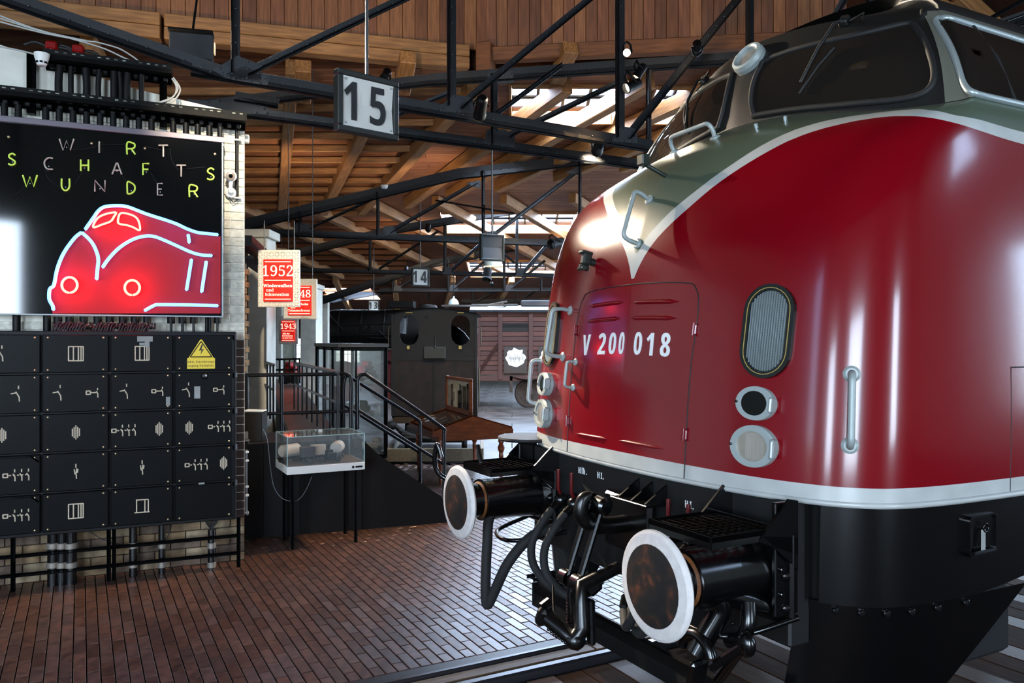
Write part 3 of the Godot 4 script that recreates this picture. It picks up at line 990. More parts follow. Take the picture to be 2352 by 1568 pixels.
# point on the locomotive seen at a pixel, on the plane at x (from nose)
func lp(px: float, py: float, u: float) -> Vector3:
	var inv := loco.transform.affine_inverse()
	var o := inv * EYE
	var d := inv.basis * ray(px, py)
	return o + d * ((u - o.x) / d.x)
func build_loco() -> void:
	var A := Vector3(0.879, 0, -0.476).normalized()
	var xf := Transform3D(Basis(A, Vector3.UP, A.cross(Vector3.UP)), Vector3(0.112, 0, -3.903))
	loco = thing("diesel_locomotive", "large red diesel locomotive with white stripes and grey cab", "locomotive", xf)
	var rf: Material = mat(Color(0.7, 0.66, 0.6), 0.18, 0.9)
	M.reflector = rf
	var scuff := noise_img(256, 256, 0.016, 5, 41, Color(0.03, 0.03, 0.03), Color(0.40, 0.19, 0.09), 2.8)
	M.buffer_face = tmat(Color(1, 1, 1), tex(scuff), Vector3(2.2, 2.2, 2.2), 0.6)
	# shell in four painted bands
	part(band(0, 2), "lower_stripe", M.stripe, loco, "white band along the foot of the body")
	part(band(1, 44), "red_body", M.red, loco, "glossy dark red nose and side")
	part(band(2, 6), "white_stripe", M.stripe, loco, "white stripe meeting in a point on the nose")
	part(band(3, 26), "upper_shell", M.green, loco, "grey green painted top of the nose")
	# rolled lip under the white band
	var lip := []
	var a := -10.0
	while a <= 10.0:
		lip.append(skin(a, 0.0) + Vector3(0.012, -0.012, 0))
		a += 0.2
	var lg := Geo.new()
	lg.tube(lip, 0.014, 6)
	part(lg, "lip", M.stripe, loco)
	# cab
	var rows := []
	for i in 13:
		var line := PackedVector3Array()
		a = -10.0
		while a <= 10.001:
			line.append(cabin(a, i / 12.0))
			a += 0.1 if absf(a) < 7.0 else 0.25
		rows.append(line)
	var cg := Geo.new()
	cg.sheet(rows, Vector3.ZERO, Vector3(3.5, 2.6, 0))
	var cab := part(cg, "cab", M.cab, loco, "dark grey cab")
	rows = []
	for i in 11:
		var line := PackedVector3Array()
		a = -10.0
		while a <= 10.001:
			var p := cabin(a, 1.0)
			var q := i / 10.0
			var t := Vector3(p.x + 1.0 * (1.0 - sm(absf(a) / 6.0)) * q, lerpf(p.y, 3.86, sin(q * PI / 2)), p.z * (1.0 - q * q) if q < 1 else 0.0)
			line.append(t)
			a += 0.1 if absf(a) < 7.0 else 0.25
		rows.append(line)
	cg = Geo.new()
	cg.sheet(rows, Vector3.ZERO, Vector3(3.5, 2.6, 0))
	part(cg, "roof", M.cab, cab)
	# near and far corner posts and sides in lighter grey
	for s in [-1.0, 1.0]:
		rows = []
		for i in 13:
			var line := PackedVector3Array()
			a = 4.55
			while a <= 10.001:
				var x := sframe(CABIN, a * s, lerpf(0.0, 1.0, i / 12.0))
				line.append(x.origin + x.basis.z * 0.004)
				a += 0.1 if a < 7.0 else 0.25
			rows.append(line)
		cg = Geo.new()
		cg.sheet(rows, Vector3.ZERO, Vector3(3.5, 2.6, 0))
		part(cg, "cab_side", M.cab_side, cab, "beige grey cab side")
		# windscreen
		var ol := smooth_line([Vector2(0.36, 0.34), Vector2(0.42, 0.6), Vector2(0.62, 0.69), Vector2(2.2, 0.76), Vector2(3.6, 0.83), Vector2(3.95, 0.78), Vector2(4.15, 0.55), Vector2(4.25, 0.27), Vector2(4.0, 0.13), Vector2(3.4, 0.08), Vector2(2.2, 0.07), Vector2(0.62, 0.06), Vector2(0.42, 0.1)], 4, true)
		window_on(cab, ol, s, Vector2(2.2, 0.42), M.rubber, "windscreen")
		var sd := smooth_line([Vector2(4.95, 0.79), Vector2(5.05, 0.86), Vector2(5.6, 0.88), Vector2(7.2, 0.86), Vector2(8.6, 0.85), Vector2(9.3, 0.84), Vector2(9.34, 0.5), Vector2(9.3, 0.04), Vector2(8.2, 0.02), Vector2(7.2, 0.02), Vector2(6.4, 0.06), Vector2(5.75, 0.16), Vector2(5.45, 0.3), Vector2(5.15, 0.55)], 4, true)
		window_on(cab, sd, s, Vector2(7.4, 0.45), M.alu, "side_window")
		var dv := seam([Vector2(8.0 * s, 0.04), Vector2(7.85 * s, 0.45), Vector2(7.75 * s, 0.86)], 0.012, CABIN, 0.004)
		part(dv, "window_bar", M.rubber, cab)
	# gutter over the corner
	for s in [-1.0, 1.0]:
		part(seam([Vector2(4.5 * s, 0.93), Vector2(4.62 * s, 1.0)], 0.016, CABIN, 0.01), "gutter", M.cab, cab)
	# wipers
	for s in [-1.0, 1.0]:
		var g := Geo.new()
		var w := []
		for q in [Vector3(1.9, 0.93, 0.03), Vector3(1.75, 0.86, 0.05), Vector3(1.5, 0.6, 0.045), Vector3(1.25, 0.3, 0.03)]:
			var x := sframe(CABIN, q.x * s, q.y)
			w.append(x.origin + x.basis.z * q.z)
		g.tube(w, 0.009, 6)
		var wp := part(g, "wiper", M.black_matt, cab)
		var bl := Geo.new()
		w = []
		for q in [Vector2(1.75, 0.62), Vector2(1.5, 0.45), Vector2(1.22, 0.2)]:
			var x := sframe(CABIN, q.x * s, q.y)
			w.append(x.origin + x.basis.z * 0.022)
		bl.tube(w, 0.007, 5)
		part(bl, "blade", M.rubber, wp)
		var bb := Geo.new()
		var x := sframe(CABIN, 1.9 * s, 0.93)
		bb.box(x * Transform3D(Basis(), Vector3(0, 0, 0.02)), Vector3(0.05, 0.06, 0.04), 0.008)
		bb.tube([x * Vector3(0.04, -0.02, 0.03), x * Vector3(0.1, 0.02, 0.035), x * Vector3(0.11, -0.04, 0.03)], 0.006, 6)
		part(bb, "wiper_arm_mount", M.black_matt, wp)
	# top headlamp between the windscreens
	var tl := sframe(CABIN, 0.02, 0.76)
	var g2 := Geo.new()
	g2.lathe([Vector2(0.098, -0.04), Vector2(0.1, 0.02), Vector2(0.094, 0.045), Vector2(0.078, 0.05), Vector2(0.068, 0.04), Vector2(0.064, 0.02)], tl, 32)
	var lamp := part(g2, "top_headlamp", M.alu_dull, loco, "round headlamp above the windscreens")
	g2 = Geo.new()
	g2.lathe([Vector2(0, 0.038), Vector2(0.035, 0.034), Vector2(0.066, 0.022)], tl, 28)
	part(g2, "lens", M.lens, lamp)
	g2 = Geo.new()
	g2.lathe([Vector2(0, -0.01), Vector2(0.035, -0.004), Vector2(0.066, 0.018)], tl, 28)
	part(g2, "reflector", M.reflector, lamp)
	# door with louvres and number
	var door: Node3D = part(seam(smooth_line([Vector2(1.217, 0.0), Vector2(1.22, 0.64), Vector2(1.23, 1.66), Vector2(1.255, 2.14), Vector2(1.265, 2.6), Vector2(1.2, 2.85), Vector2(1.0, 2.945), Vector2(0.0, 2.96), Vector2(-1.03, 2.945), Vector2(-1.22, 2.82), Vector2(-1.3, 2.6), Vector2(-1.33, 2.2), Vector2(-1.33, 1.5), Vector2(-1.33, 0.64), Vector2(-1.33, 0.0)], 5), 0.0035, SKIN), "nose_door", M.seam_red, loco, "hinged door in the nose")
	for q in [[-1.02, -0.2, 2.66], [0.11, 0.95, 2.64], [-1.04, -0.24, 2.39], [0.1, 0.94, 2.385]]:
		louvre(door, q[0], q[1], q[2], 0.024, 0.016)
	for q in [[-1.1, -0.36, 0.42], [0.0, 0.87, 0.43]]:
		louvre(door, q[0], q[1], q[2], 0.018, 0.011)
	for q in [Vector2(1.235, 2.23), Vector2(1.2, 0.66), Vector2(-1.33, 2.26), Vector2(-1.34, 0.6)]:
		var x := sframe(SKIN, q.x, q.y)
		var hh := Geo.new()
		hh.box(x * Transform3D(Basis(), Vector3(0, 0, 0.006)), Vector3(0.036, 0.05, 0.014), 0.004)
		hh.tube([x * Vector3(0.004, -0.03, 0.014), x * Vector3(0.004, 0.03, 0.014)], 0.009, 8)
		part(hh, "hinge", M.red, door)
	var tg := Geo.new()
	tg.text("V 200  018", 0.113, 0.004, font_cond, Transform3D())
	for k in tg.v.size():
		var p := tg.v[k]
		var x := sframe(SKIN, -0.06 + p.x * 1.1 / 0.401, 1.955 + p.y / 0.303)
		tg.v[k] = x.origin + x.basis.z * (p.z + 0.0016)
		tg.n[k] = x.basis * tg.n[k]
	part(tg, "number", M.letter, door, "white running number V 200 018")
	# grilles, lamps, rails
	for s in [-1.0, 1.0]:
		oval_grille(sframe(SKIN, 2.34 * s, 2.26), 0.118, 0.205)
		oval_lamp(sframe(SKIN, 2.245 * s, 1.23), 0.087, 0.073, true)
		oval_lamp(sframe(SKIN, 2.24 * s, 0.665), 0.104, 0.09, false)
		grab(sframe(SKIN, 4.085 * s, 1.73), sframe(SKIN, 4.1 * s, 0.79), 0.075, 0.0145, M.alu_dull)
	grab(sframe(SKIN, -1.60, 2.66), sframe(SKIN, -1.68, 1.78), 0.11, 0.0125, M.alu_dull)
	grab(sframe(SKIN, -1.235, 1.655), sframe(SKIN, -1.245, 1.16), 0.055, 0.009, M.alu_dull)
	grab(sframe(SKIN, -0.12, 5.0), sframe(SKIN, -0.02, 3.85), 0.10, 0.0125, M.alu_dull)
	grab(sframe(SKIN, -0.66, 7.15), sframe(SKIN, 0.33, 7.15), 0.085, 0.0125, M.alu_dull)
	# lamp bracket and cable plug on the nose
	var bx1 := sframe(SKIN, -1.05, 3.6)
	var g3 := Geo.new()
	g3.box(bx1 * Transform3D(Basis(), Vector3(-0.01, 0.01, 0.05)), Vector3(0.05, 0.075, 0.055), 0.01)
	g3.box(bx1 * Transform3D(Basis(), Vector3(-0.01, 0.045, 0.06)), Vector3(0.06, 0.018, 0.07), 0.005)
	g3.box(bx1 * Transform3D(Basis(), Vector3(-0.015, -0.04, 0.055)), Vector3(0.03, 0.03, 0.06), 0.006)
	g3.tube([bx1 * Vector3(-0.04, -0.05, 0.07), bx1 * Vector3(0.02, -0.05, 0.07)], 0.012, 8)
	g3.tube([bx1 * Vector3(0.0, 0.0, 0.03), bx1 * Vector3(0.0, 0.0, -0.01)], 0.022, 10)
	part(g3, "lamp_bracket", M.bracket, loco, "green grey cast lamp bracket on the nose")
	var bx2 := sframe(SKIN, 0.03, 5.75)
	g3 = Geo.new()
	var top := Vector3(bx2.origin.x - 0.13, bx2.origin.y + 0.055, bx2.origin.z - 0.02)
	g3.tube([bx2.origin, bx2.origin.lerp(top, 0.6), top], 0.012, 8)
	g3.at(top + Vector3(-0.005, 0.02, 0), Vector3(0.05, 0.06, 0.055), 0.006)
	part(g3, "flag_socket", M.bracket, loco)
	for q in [Vector2(1.0, 7.2), Vector2(1.25, 7.5)]:
		var x := sframe(SKIN, q.x, q.y)
		g3 = Geo.new()
		g3.box(x * Transform3D(Basis(), Vector3(0, 0, 0.012)), Vector3(0.014, 0.02, 0.03), 0.004)
		part(g3, "stop_lug", M.alu, loco)
	# vertical panel joint on the side
	part(seam([Vector2(7.4, 0.0), Vector2(7.42, 1.0), Vector2(7.45, 1.8)], 0.0025, SKIN), "panel_joint", M.seam_red, loco)
	part(seam([Vector2(7.45, 1.8), Vector2(7.8, 1.8), Vector2(8.6, 1.8)], 0.0035, SKIN), "panel_joint", M.seam_red, loco)
	build_underframe()
func louvre(door: Node3D, a0: float, a1: float, t: float, h: float, d: float) -> void:
	var g := Geo.new()
	var rows := []
	for i in 7:
		var line := PackedVector3Array()
		var ang := PI * i / 6.0
		for k in 13:
			var f := k / 12.0
			var x := sframe(SKIN, lerpf(a0, a1, f), t)
			var env := sqrt(sin(PI * clampf(f, 0.0, 1.0)) * 0.9 + 0.03) if (f < 0.12 or f > 0.88) else 1.0
			line.append(x * Vector3(0, (-cos(ang)) * h * 0.5 * env, sin(ang) * d * env - 0.001))
		rows.append(line)
	var x0 := sframe(SKIN, (a0 + a1) / 2, t)
	g.sheet(rows, x0.basis.z)
	part(g, "louvre", M.red, door)
func window_on(cab: Node3D, ol: Array, s: float, c: Vector2, fm: Material, called: String) -> void:
	var rimp := []
	for q in ol:
		var x := sframe(CABIN, q.x * s, q.y)
		rimp.append(x.origin + x.basis.z * 0.006)
	var g := Geo.new()
	g.tube(rimp, 0.016, 8, true)
	var w := part(g, called, fm, cab)
	var rows := []
	for i in 9:
		var line := PackedVector3Array()
		for q in ol + [ol[0]]:
			var p: Vector2 = c.lerp(q, i / 8.0)
			var x := sframe(CABIN, p.x * s, p.y)
			line.append(x.origin + x.basis.z * 0.008)
		rows.append(line)
	var p := Geo.new()
	p.sheet(rows, Vector3.ZERO, Vector3(3.5, 2.6, 0))
	part(p, "pane", M.cab_pane, w)
func build_underframe() -> void:
	var g := Geo.new()
	g.at(Vector3(0.66, 1.04, 0), Vector3(0.12, 0.60, 2.1), 0.01)
	var hs := part(g, "headstock", M.black_matt, loco, "black buffer beam below the body")
	g = Geo.new()
	g.at(Vector3(4.0, 1.12, 0), Vector3(6.5, 0.44, 2.3))
	part(g, "underframe", M.black_matt, loco)
	for s in [-1.0, 1.0]:
		g = Geo.new()
		g.at(Vector3(0.56, 1.12, 1.06 * s), Vector3(0.13, 0.46, 0.022), 0.004)
		var fl := part(g, "edge_plate", M.black, loco)
		for y in [0.98, 1.08, 1.2, 1.3]:
			bolt_at(Vector3(0.53, y, (1.06 + 0.011) * s), Vector3(0, 0, s), 0.014, fl)
		loc_buffer(0.917 * s)
		# curved apron below the body corner, upper and lower plate
		for k in 2:
			var rows := []
			for i in 9:
				var line := PackedVector3Array()
				var f := i / 8.0
				var stop := 9.95
				if k == 1:
					var lo := 4.0
					for it in 24:
						var mid := (lo + stop) / 2
						if skin(mid, 0.0).x + 0.05 > lerpf(1.75, 1.12, f): stop = mid
						else: lo = mid
				for j in 41:
					var a := lerpf(3.55 if k == 0 else 3.1, stop, j / 40.0)
					var p := skin(a, 0.0)
					if k == 0:
						p.y = lerpf(1.35, 0.935 + 0.10 * sm((a - 6.5) / 3.0), f)
						p.x += 0.015; p.z -= 0.02 + 0.01 * f
					else:
						var foot := 0.32
						p.y = lerpf(0.93 + 0.02 * f, foot, f)
						p.x += 0.05; p.z -= 0.05 + 0.13 * f
					line.append(Vector3(p.x, p.y, p.z * s))
				rows.append(line)
			g = Geo.new()
			g.sheet(rows, Vector3.ZERO, Vector3(2.6, 1.1, 0))
			var ap := part(g, "apron" if k == 0 else "plough_plate", M.black, loco)
			if k == 1:
				for j in 6:
					var p := skin(3.9 + j * 0.55, 0.0)
					bolt_at(Vector3(minf(p.x + 0.05, 1.7), 0.90, (p.z - 0.055) * s), Vector3(-0.4, 0, s), 0.016, ap)
				g = Geo.new()
				for j in 8:
					g.bar(Vector3(0.70 + 0.05 * j, 0.42, 0.92 * s), Vector3(0.70 + 0.05 * j, 0.42, 1.3 * s), 0.02, 0.006)
				for j in 5:
					g.bar(Vector3(0.68, 0.42, (0.94 + 0.085 * j) * s), Vector3(1.06, 0.42, (0.94 + 0.085 * j) * s), 0.025, 0.006)
				part(g, "step_grating", M.black_matt, loco)
		# bent step rod under the buffer
		g = Geo.new()
		g.tube(smooth_line([Vector3(0.60, 0.86, 0.66 * s), Vector3(0.34, 0.83, 0.72 * s), Vector3(0.27, 0.815, 0.85 * s), Vector3(0.33, 0.83, 1.02 * s), Vector3(0.60, 0.88, 1.09 * s)], 6), 0.013, 8)
		part(g, "step_rod", M.black, loco)
		# small side hatch
		if s > 0:
			var cx := Transform3D(Basis(Vector3(0.9995, 0, -0.03).normalized(), Vector3.UP, Vector3(0.03, 0, 0.9995).normalized()), Vector3(1.37, 1.19, 1.375))
			g = Geo.new()
			ring(rrect(0.1, 0.085, 0.02), rrect(0.092, 0.077, 0.016), -0.02, 0.012, cx, g)
			var ht := part(g, "side_hatch", M.black, loco, "framed black hatch with paper tag")
			g = Geo.new()
			g.box(cx * Transform3D(Basis(), Vector3(0, -0.07, 0.014)), Vector3(0.16, 0.012, 0.02), 0.004)
			part(g, "hatch_hinge", M.railing, ht)
			g = Geo.new()
			var pr := []
			for k in 13: pr.append(cx * Vector3(0.01 + 0.018 * cos(TAU * k / 12), 0.03 + 0.018 * sin(TAU * k / 12), 0.014))
			g.tube(pr, 0.004, 6)
			part(g, "ring", M.black, ht)
			g = Geo.new()
			g.box(cx * Transform3D(Basis(), Vector3(-0.005, -0.02, 0.012)), Vector3(0.028, 0.085, 0.002))
			part(g, "paper_tag", M.paper, ht)
	# wheels behind the apron
	for u in [1.7, 4.6]:
		for s in [-1.0, 1.0]:
			g = Geo.new()
			g.lathe([Vector2(0.08, 0.05), Vector2(0.36, 0.02), Vector2(0.44, 0.04), Vector2(0.46, 0.02), Vector2(0.49, -0.06), Vector2(0.46, -0.08), Vector2(0.0, -0.08)], Transform3D(Basis(Vector3(1, 0, 0), Vector3(0, 1, 0), Vector3(0, 0, s)), Vector3(u, 0.49, 0.75 * s)), 32)
			part(g, "wheel", M.black_matt, loco)
		g = Geo.new()
		g.at(Vector3(u, 0.62, 1.0), Vector3(0.9, 0.35, 0.12), 0.03)
		part(g, "axle_box", M.black_matt, loco)
	# draw gear in the middle
	var dg := Geo.new()
	dg.at(Vector3(0.57, 1.05, 0), Vector3(0.05, 0.3, 0.4), 0.02)
	part(dg, "draw_plate", M.black, hs)
	dg = Geo.new()
	dg.tube(smooth_line([Vector3(0.58, 1.05, 0), Vector3(0.42, 1.05, 0), Vector3(0.33, 1.07, 0), Vector3(0.27, 1.13, 0), Vector3(0.28, 1.2, 0), Vector3(0.33, 1.22, 0)], 5), [0.045, 0.045, 0.045, 0.045, 0.046, 0.046, 0.046, 0.047, 0.047, 0.047, 0.046, 0.045, 0.044, 0.043, 0.042, 0.041, 0.04, 0.038, 0.036, 0.034, 0.032, 0.03, 0.027, 0.024, 0.02, 0.014], 10)
	var hook := part(dg, "draw_hook", M.black_worn, loco, "worn black draw hook")
	dg = Geo.new()
	dg.at(Vector3(0.52, 1.20, 0.16), Vector3(0.16, 0.012, 0.30), 0.003)
	var br := part(dg, "hook_plate", M.black, loco)
	for z in [0.05, 0.16, 0.27]:
		dg = Geo.new()
		dg.prism(PackedVector2Array([Vector2(0.46, 1.205), Vector2(0.6, 1.205), Vector2(0.6, 1.29)]), z - 0.006, z + 0.006)
		part(dg, "rib", M.black, br)
	# screw coupling hanging from the hook
	for z in [-0.055, 0.055]:
		dg = Geo.new()
		dg.bar(Vector3(0.36, 1.17, z), Vector3(0.22, 0.80, z), 0.045, 0.026, Vector3(0, 0, 1), 0.008)
		part(dg, "coupling_link", M.black, hook)
		dg = Geo.new()
		dg.lathe([Vector2(0.0, 0.045), Vector2(0.03, 0.043), Vector2(0.045, 0.03), Vector2(0.05, -0.03)], Transform3D(Basis(Vector3.RIGHT, Vector3.UP, Vector3(0, 0, signf(z))) if z > 0 else Basis(Vector3.LEFT, Vector3.UP, Vector3(0, 0, -1)), Vector3(0.36, 1.17, z)), 14)
		part(dg, "pin", M.black, hook)
		dg = Geo.new()
		dg.lathe([Vector2(0.0, 0.05), Vector2(0.034, 0.048), Vector2(0.042, 0.03), Vector2(0.042, -0.03)], Transform3D(Basis(Vector3.RIGHT, Vector3.UP, Vector3(0, 0, 1)) if z > 0 else Basis(Vector3.LEFT, Vector3.UP, Vector3(0, 0, -1)), Vector3(0.22, 0.80, z)), 14)
		part(dg, "pin", M.black, hook)
	dg = Geo.new()
	dg.tube([Vector3(0.215, 0.82, 0), Vector3(0.215, 0.66, 0), Vector3(0.215, 0.52, 0)], [0.026, 0.028, 0.026], 12)
	for k in 9: dg.lathe([Vector2(0.026, -0.006), Vector2(0.031, 0), Vector2(0.026, 0.006)], Transform3D(Basis(Vector3.RIGHT, Vector3.FORWARD, Vector3.UP), Vector3(0.215, 0.56 + 0.016 * k, 0)), 12)
	part(dg, "coupling_screw", M.black, hook)
	dg = Geo.new()
	dg.tube([Vector3(0.2, 0.70, 0.04), Vector3(0.2, 0.5, 0.05)], 0.012, 8)
	part(dg, "coupling_handle", M.black, hook)
	# air hoses with red cocks, both sides
	for s in [-1.0, 1.0]:
		for k in 2:
			var z: float = (0.42 + 0.14 * k) * s
			var c := Geo.new()
			c.tube([Vector3(0.62, 1.08, z), Vector3(0.5, 1.07, z), Vector3(0.44, 1.03, z)], [0.032, 0.03, 0.026], 10)
			c.ball(Vector3(0.5, 1.08, z), Vector3(0.042, 0.042, 0.042), 10)
			var ck := part(c, "air_cock", M.black, loco)
			c = Geo.new()
			c.tube([Vector3(0.5, 1.11, z), Vector3(0.47, 1.15, z + 0.02), Vector3(0.47, 1.26, z + 0.02)], 0.011, 8)
			part(c, "cock_lever", M.red_dark, ck, "red cock lever")
			c = Geo.new()
			var end := Vector3(0.42, 0.66 + 0.03 * k, (0.16 + 0.06 * k) * s)
			c.tube(smooth_line([Vector3(0.44, 1.03, z), Vector3(0.37, 0.96, z), Vector3(0.31, 0.84, z * 1.02), Vector3(0.30, 0.72, z * 0.92), Vector3(0.35, 0.63, z * 0.65), end], 6), 0.024, 10)
			part(c, "air_hose", M.hose, ck)
			c = Geo.new()
			c.box(Geo.along(end, end + Vector3(0.05, 0.06, -0.04 * s)), Vector3(0.09, 0.06, 0.05), 0.014)
			part(c, "hose_coupling", M.black, ck)
	# heating hose on the far side, hanging in a bend
	var hh := Geo.new()
	hh.tube(smooth_line([Vector3(0.42, 1.10, -0.93), Vector3(0.20, 0.98, -0.86), Vector3(0.15, 0.80, -0.82), Vector3(0.12, 0.58, -0.78), Vector3(0.12, 0.47, -0.76), Vector3(0.15, 0.56, -0.72), Vector3(0.2, 0.74, -0.64), Vector3(0.33, 0.88, -0.60), Vector3(0.5, 0.92, -0.58)], 6), 0.03, 10)
	part(hh, "heating_hose", M.hose, loco, "thick black heating hose hanging in a bend")
	# steam heating elbow low in the middle
	var e := Geo.new()
	var pA := lp(1335, 1345, 0.18)
	var pB := lp(1338, 1440, 0.16)
	var pC := lp(1322, 1470, 0.12)
	var pD := lp(1258, 1420, 0.06)
	e.tube([Vector3(0.4, pA.y + 0.06, pA.z), pA, pA.lerp(pB, 0.5), pB, pC, pC.lerp(pD, 0.4), pD], [0.03, 0.034, 0.036, 0.042, 0.05, 0.038, 0.036], 12)
	var el := part(e, "heating_elbow", M.black_worn, loco, "worn black heating pipe elbow above the rail")
	e = Geo.new()
	e.ball(pC, Vector3(0.05, 0.047, 0.047), 14)
	e.box(Geo.along(pD, pD + (pD - pC).normalized() * 0.05), Vector3(0.06, 0.1, 0.09), 0.02)
	e.bar(pD + Vector3(0, 0.05, 0), pD + Vector3(-0.02, 0.09, 0.0), 0.05, 0.02)
	part(e, "pipe_head", M.black_worn, el)
	for k in 8:
		bolt_at(pC.lerp(pD, 0.15 + 0.1 * k) + Vector3(-0.03, -0.025, 0.02), Vector3(-1, -0.4, 0.3), 0.008, el)
	e = Geo.new()
	e.tube([lp(1270, 1345, 0.2), lp(1272, 1420, 0.1)], 0.006, 6)
	e.tube([lp(1311, 1360, 0.2), lp(1314, 1425, 0.16)], 0.009, 6)
	part(e, "chain_rod", M.black, el)
	e = Geo.new()
	e.bar(lp(1356, 1375, 0.2), lp(1358, 1480, 0.2), 0.03, 0.05, Vector3(1, 0, 0), 0.008)
	part(e, "hanger", M.black, el)
	# rest for the near heating coupling, lower right
	var k1 := lp(1655, 1400, 0.30)
	var k2 := lp(1600, 1500, 0.22)
	var k3 := lp(1715, 1480, 0.26)
	e = Geo.new()
	e.tube(smooth_line([Vector3(0.6, 0.88, k1.z + 0.05), k1 + Vector3(0, 0.06, 0), k1 + Vector3(0, 0.0, 0), k1.lerp(k2, 0.5), k2], 5), 0.045, 12)
	var rest := part(e, "coupling_head", M.black, loco, "heavy coupling head resting under the near buffer")
	e = Geo.new()
	var rp := []
	for k in 15:
		var t := PI * (0.05 + 0.95 * k / 14.0)
		rp.append(k2 + Vector3(0.0, 0.075 * sin(t), 0.085 * cos(t)))
	e.tube(rp, 0.024, 8)
	part(e, "collar", M.black, rest)
	e = Geo.new()
	e.bar(k2 + Vector3(0, -0.03, 0.08), k3, 0.035, 0.03, Vector3.UP, 0.008)
	e.bar(k2 + Vector3(0, -0.02, 0.02), lp(1590, 1600, 0.25), 0.09, 0.03, Vector3(1, 0, 0), 0.01)
	e.ball(k3, Vector3(0.03, 0.05, 0.04), 10)
	part(e, "lever", M.black, rest)
	e = Geo.new()
	e.tube([k3 + Vector3(0, -0.02, -0.02), lp(1650, 1560, 0.3)], [0.016, 0.022], 10)
	part(e, "lever_pin", M.black, rest)
	e = Geo.new()
	e.tube(smooth_line([k1 + Vector3(0.05, 0.05, 0.1), k1 + Vector3(0.03, -0.03, 0.12), k1 + Vector3(0.03, -0.09, 0.08), k1 + Vector3(0.02, -0.12, 0.02)], 5), 0.03, 10)
	part(e, "hose_bend", M.black, rest)
	# guard bar across, close to the rail
	e = Geo.new()
	e.bar(Vector3(0.55, 0.42, -0.95), Vector3(0.55, 0.42, 1.0), 0.14, 0.04)
	part(e, "guard_bar", M.black_matt, loco)
	# far footplate with handle
	e = Geo.new()
	e.lathe([Vector2(0, 0.012), Vector2(0.2, 0.012), Vector2(0.205, 0.0), Vector2(0.2, -0.01)], Transform3D(Basis(Vector3(0.3, 0, 0.95).normalized() * 1.0, Vector3(0.95, 0, -0.3).normalized(), Vector3.UP), Vector3(0.62, 1.37, -1.15)), 28, 1.0, 1.0)
	part(e, "far_footplate", M.black_matt, loco)
	e = Geo.new()
	e.tube(smooth_line([Vector3(0.02, 1.28, -1.2), Vector3(0.0, 1.36, -1.22), Vector3(0.0, 1.22, -1.25), Vector3(0.06, 1.14, -1.22), Vector3(0.2, 1.13, -1.12)], 4), 0.016, 8)
	e.tube([Vector3(0.2, 1.36, -1.05), Vector3(0.2, 1.26, -1.0)], 0.014, 8)
	part(e, "far_step_handle", M.black, loco)
	e = Geo.new()
	e.text("HI.", 0.035, 0.002, font_cond, Transform3D(Basis(Vector3(0, 0, 1), Vector3.UP, Vector3(-1, 0, 0)), Vector3(0.598, 1.22, 0.44)))
	e.text("HI.", 0.035, 0.002, font_cond, Transform3D(Basis(Vector3(0, 0, 1), Vector3.UP, Vector3(-1, 0, 0)), Vector3(0.598, 1.25, -0.30)))
	e.text("Hlb.", 0.035, 0.002, font_cond, Transform3D(Basis(Vector3(0, 0, 1), Vector3.UP, Vector3(-1, 0, 0)), Vector3(0.598, 1.25, -0.48)))
	part(e, "cock_lettering", M.letter, hs, "small white letters over the air cocks")
func rrect(w: float, h: float, r: float, n := 5) -> PackedVector2Array:
	var o := PackedVector2Array()
	for c in [[1, 1, 0], [-1, 1, 1], [-1, -1, 2], [1, -1, 3]]:
		for k in n + 1:
			var t: float = PI / 2 * (c[2] + float(k) / n)
			o.append(Vector2(c[0] * (w - r) + cos(t) * r, c[1] * (h - r) + sin(t) * r))
	return o
# ---------- left wall with neon board, control panel, pipes ----------
var WX: Transform3D
func wx(px: float, py: float, z := 0.0) -> Vector3:
	return hit(WX, px, py, z)
func w2(px: float, py: float, z := 0.0) -> Vector2:
	return hit2(WX, px, py, z)
# tube in the wall's axes through pixels
func wline(pts: Array, z: float) -> Array:
	var o := []
	for p in pts: o.append(wx(p[0], p[1], z))
	return o
func build_left_wall() -> void:
	WX = upright(Vector3(-2.45, 0, -7.3), Vector3(-2.45 + 0.913, 0, -7.3 - 0.408))
	var w := setting("wall_left")
	w.transform = WX
	var g := Geo.new()
	g.prism(PackedVector2Array([Vector2(0, 0), Vector2(0, 4.08), Vector2(-0.9, 4.2), Vector2(-2.2, 4.5), Vector2(-10, 5.6), Vector2(-10, 0)]), -0.45, -0.012)
	part(g, "masonry", M.white_wall, w)
	g = Geo.new()
	g.at(Vector3(-3.0, 0.2, -0.0105), Vector3(6.0, 0.42, 0.003))
	part(g, "mortar_bed", M.mortar_dark, w)
	# painted bricks that show singly
	var bm := bx(Vector3(0.243, 0.071, 0.03), 0.004)
	var half := bx(Vector3(0.118, 0.071, 0.03), 0.004)
	for r in 54:
		var y := 0.04 + r * 0.0775
		if y > 4.02: break
		var xs := [-0.125, -0.375] if r % 2 else [-0.0625, -0.25, -0.5]
		if r < 6 or (y > 2.02 and y < 2.2):
			for k in 9: xs.append((-0.625 if r % 2 else -0.75) - 0.25 * k)
		if y > 3.62:
			for k in 7: xs.append((-0.625 if r % 2 else -0.75) - 0.25 * k)
		for x in xs:
			var h: bool = x > -0.1 and x < 0.0
			var m: Material = M.white_brick[rng.randi() % 3]
			if y < 0.42: m = M.bare_brick[rng.randi() % 3]
			elif y < 2.03 and x > -0.6: m = M.plinth_paint
			piece(half if h else bm, "brick", m, w, Transform3D(Basis(), Vector3(x, y, -0.015 + rng.randf_range(-0.0015, 0.0015))))
	build_board()
	build_panel()
	build_wall_pipes()

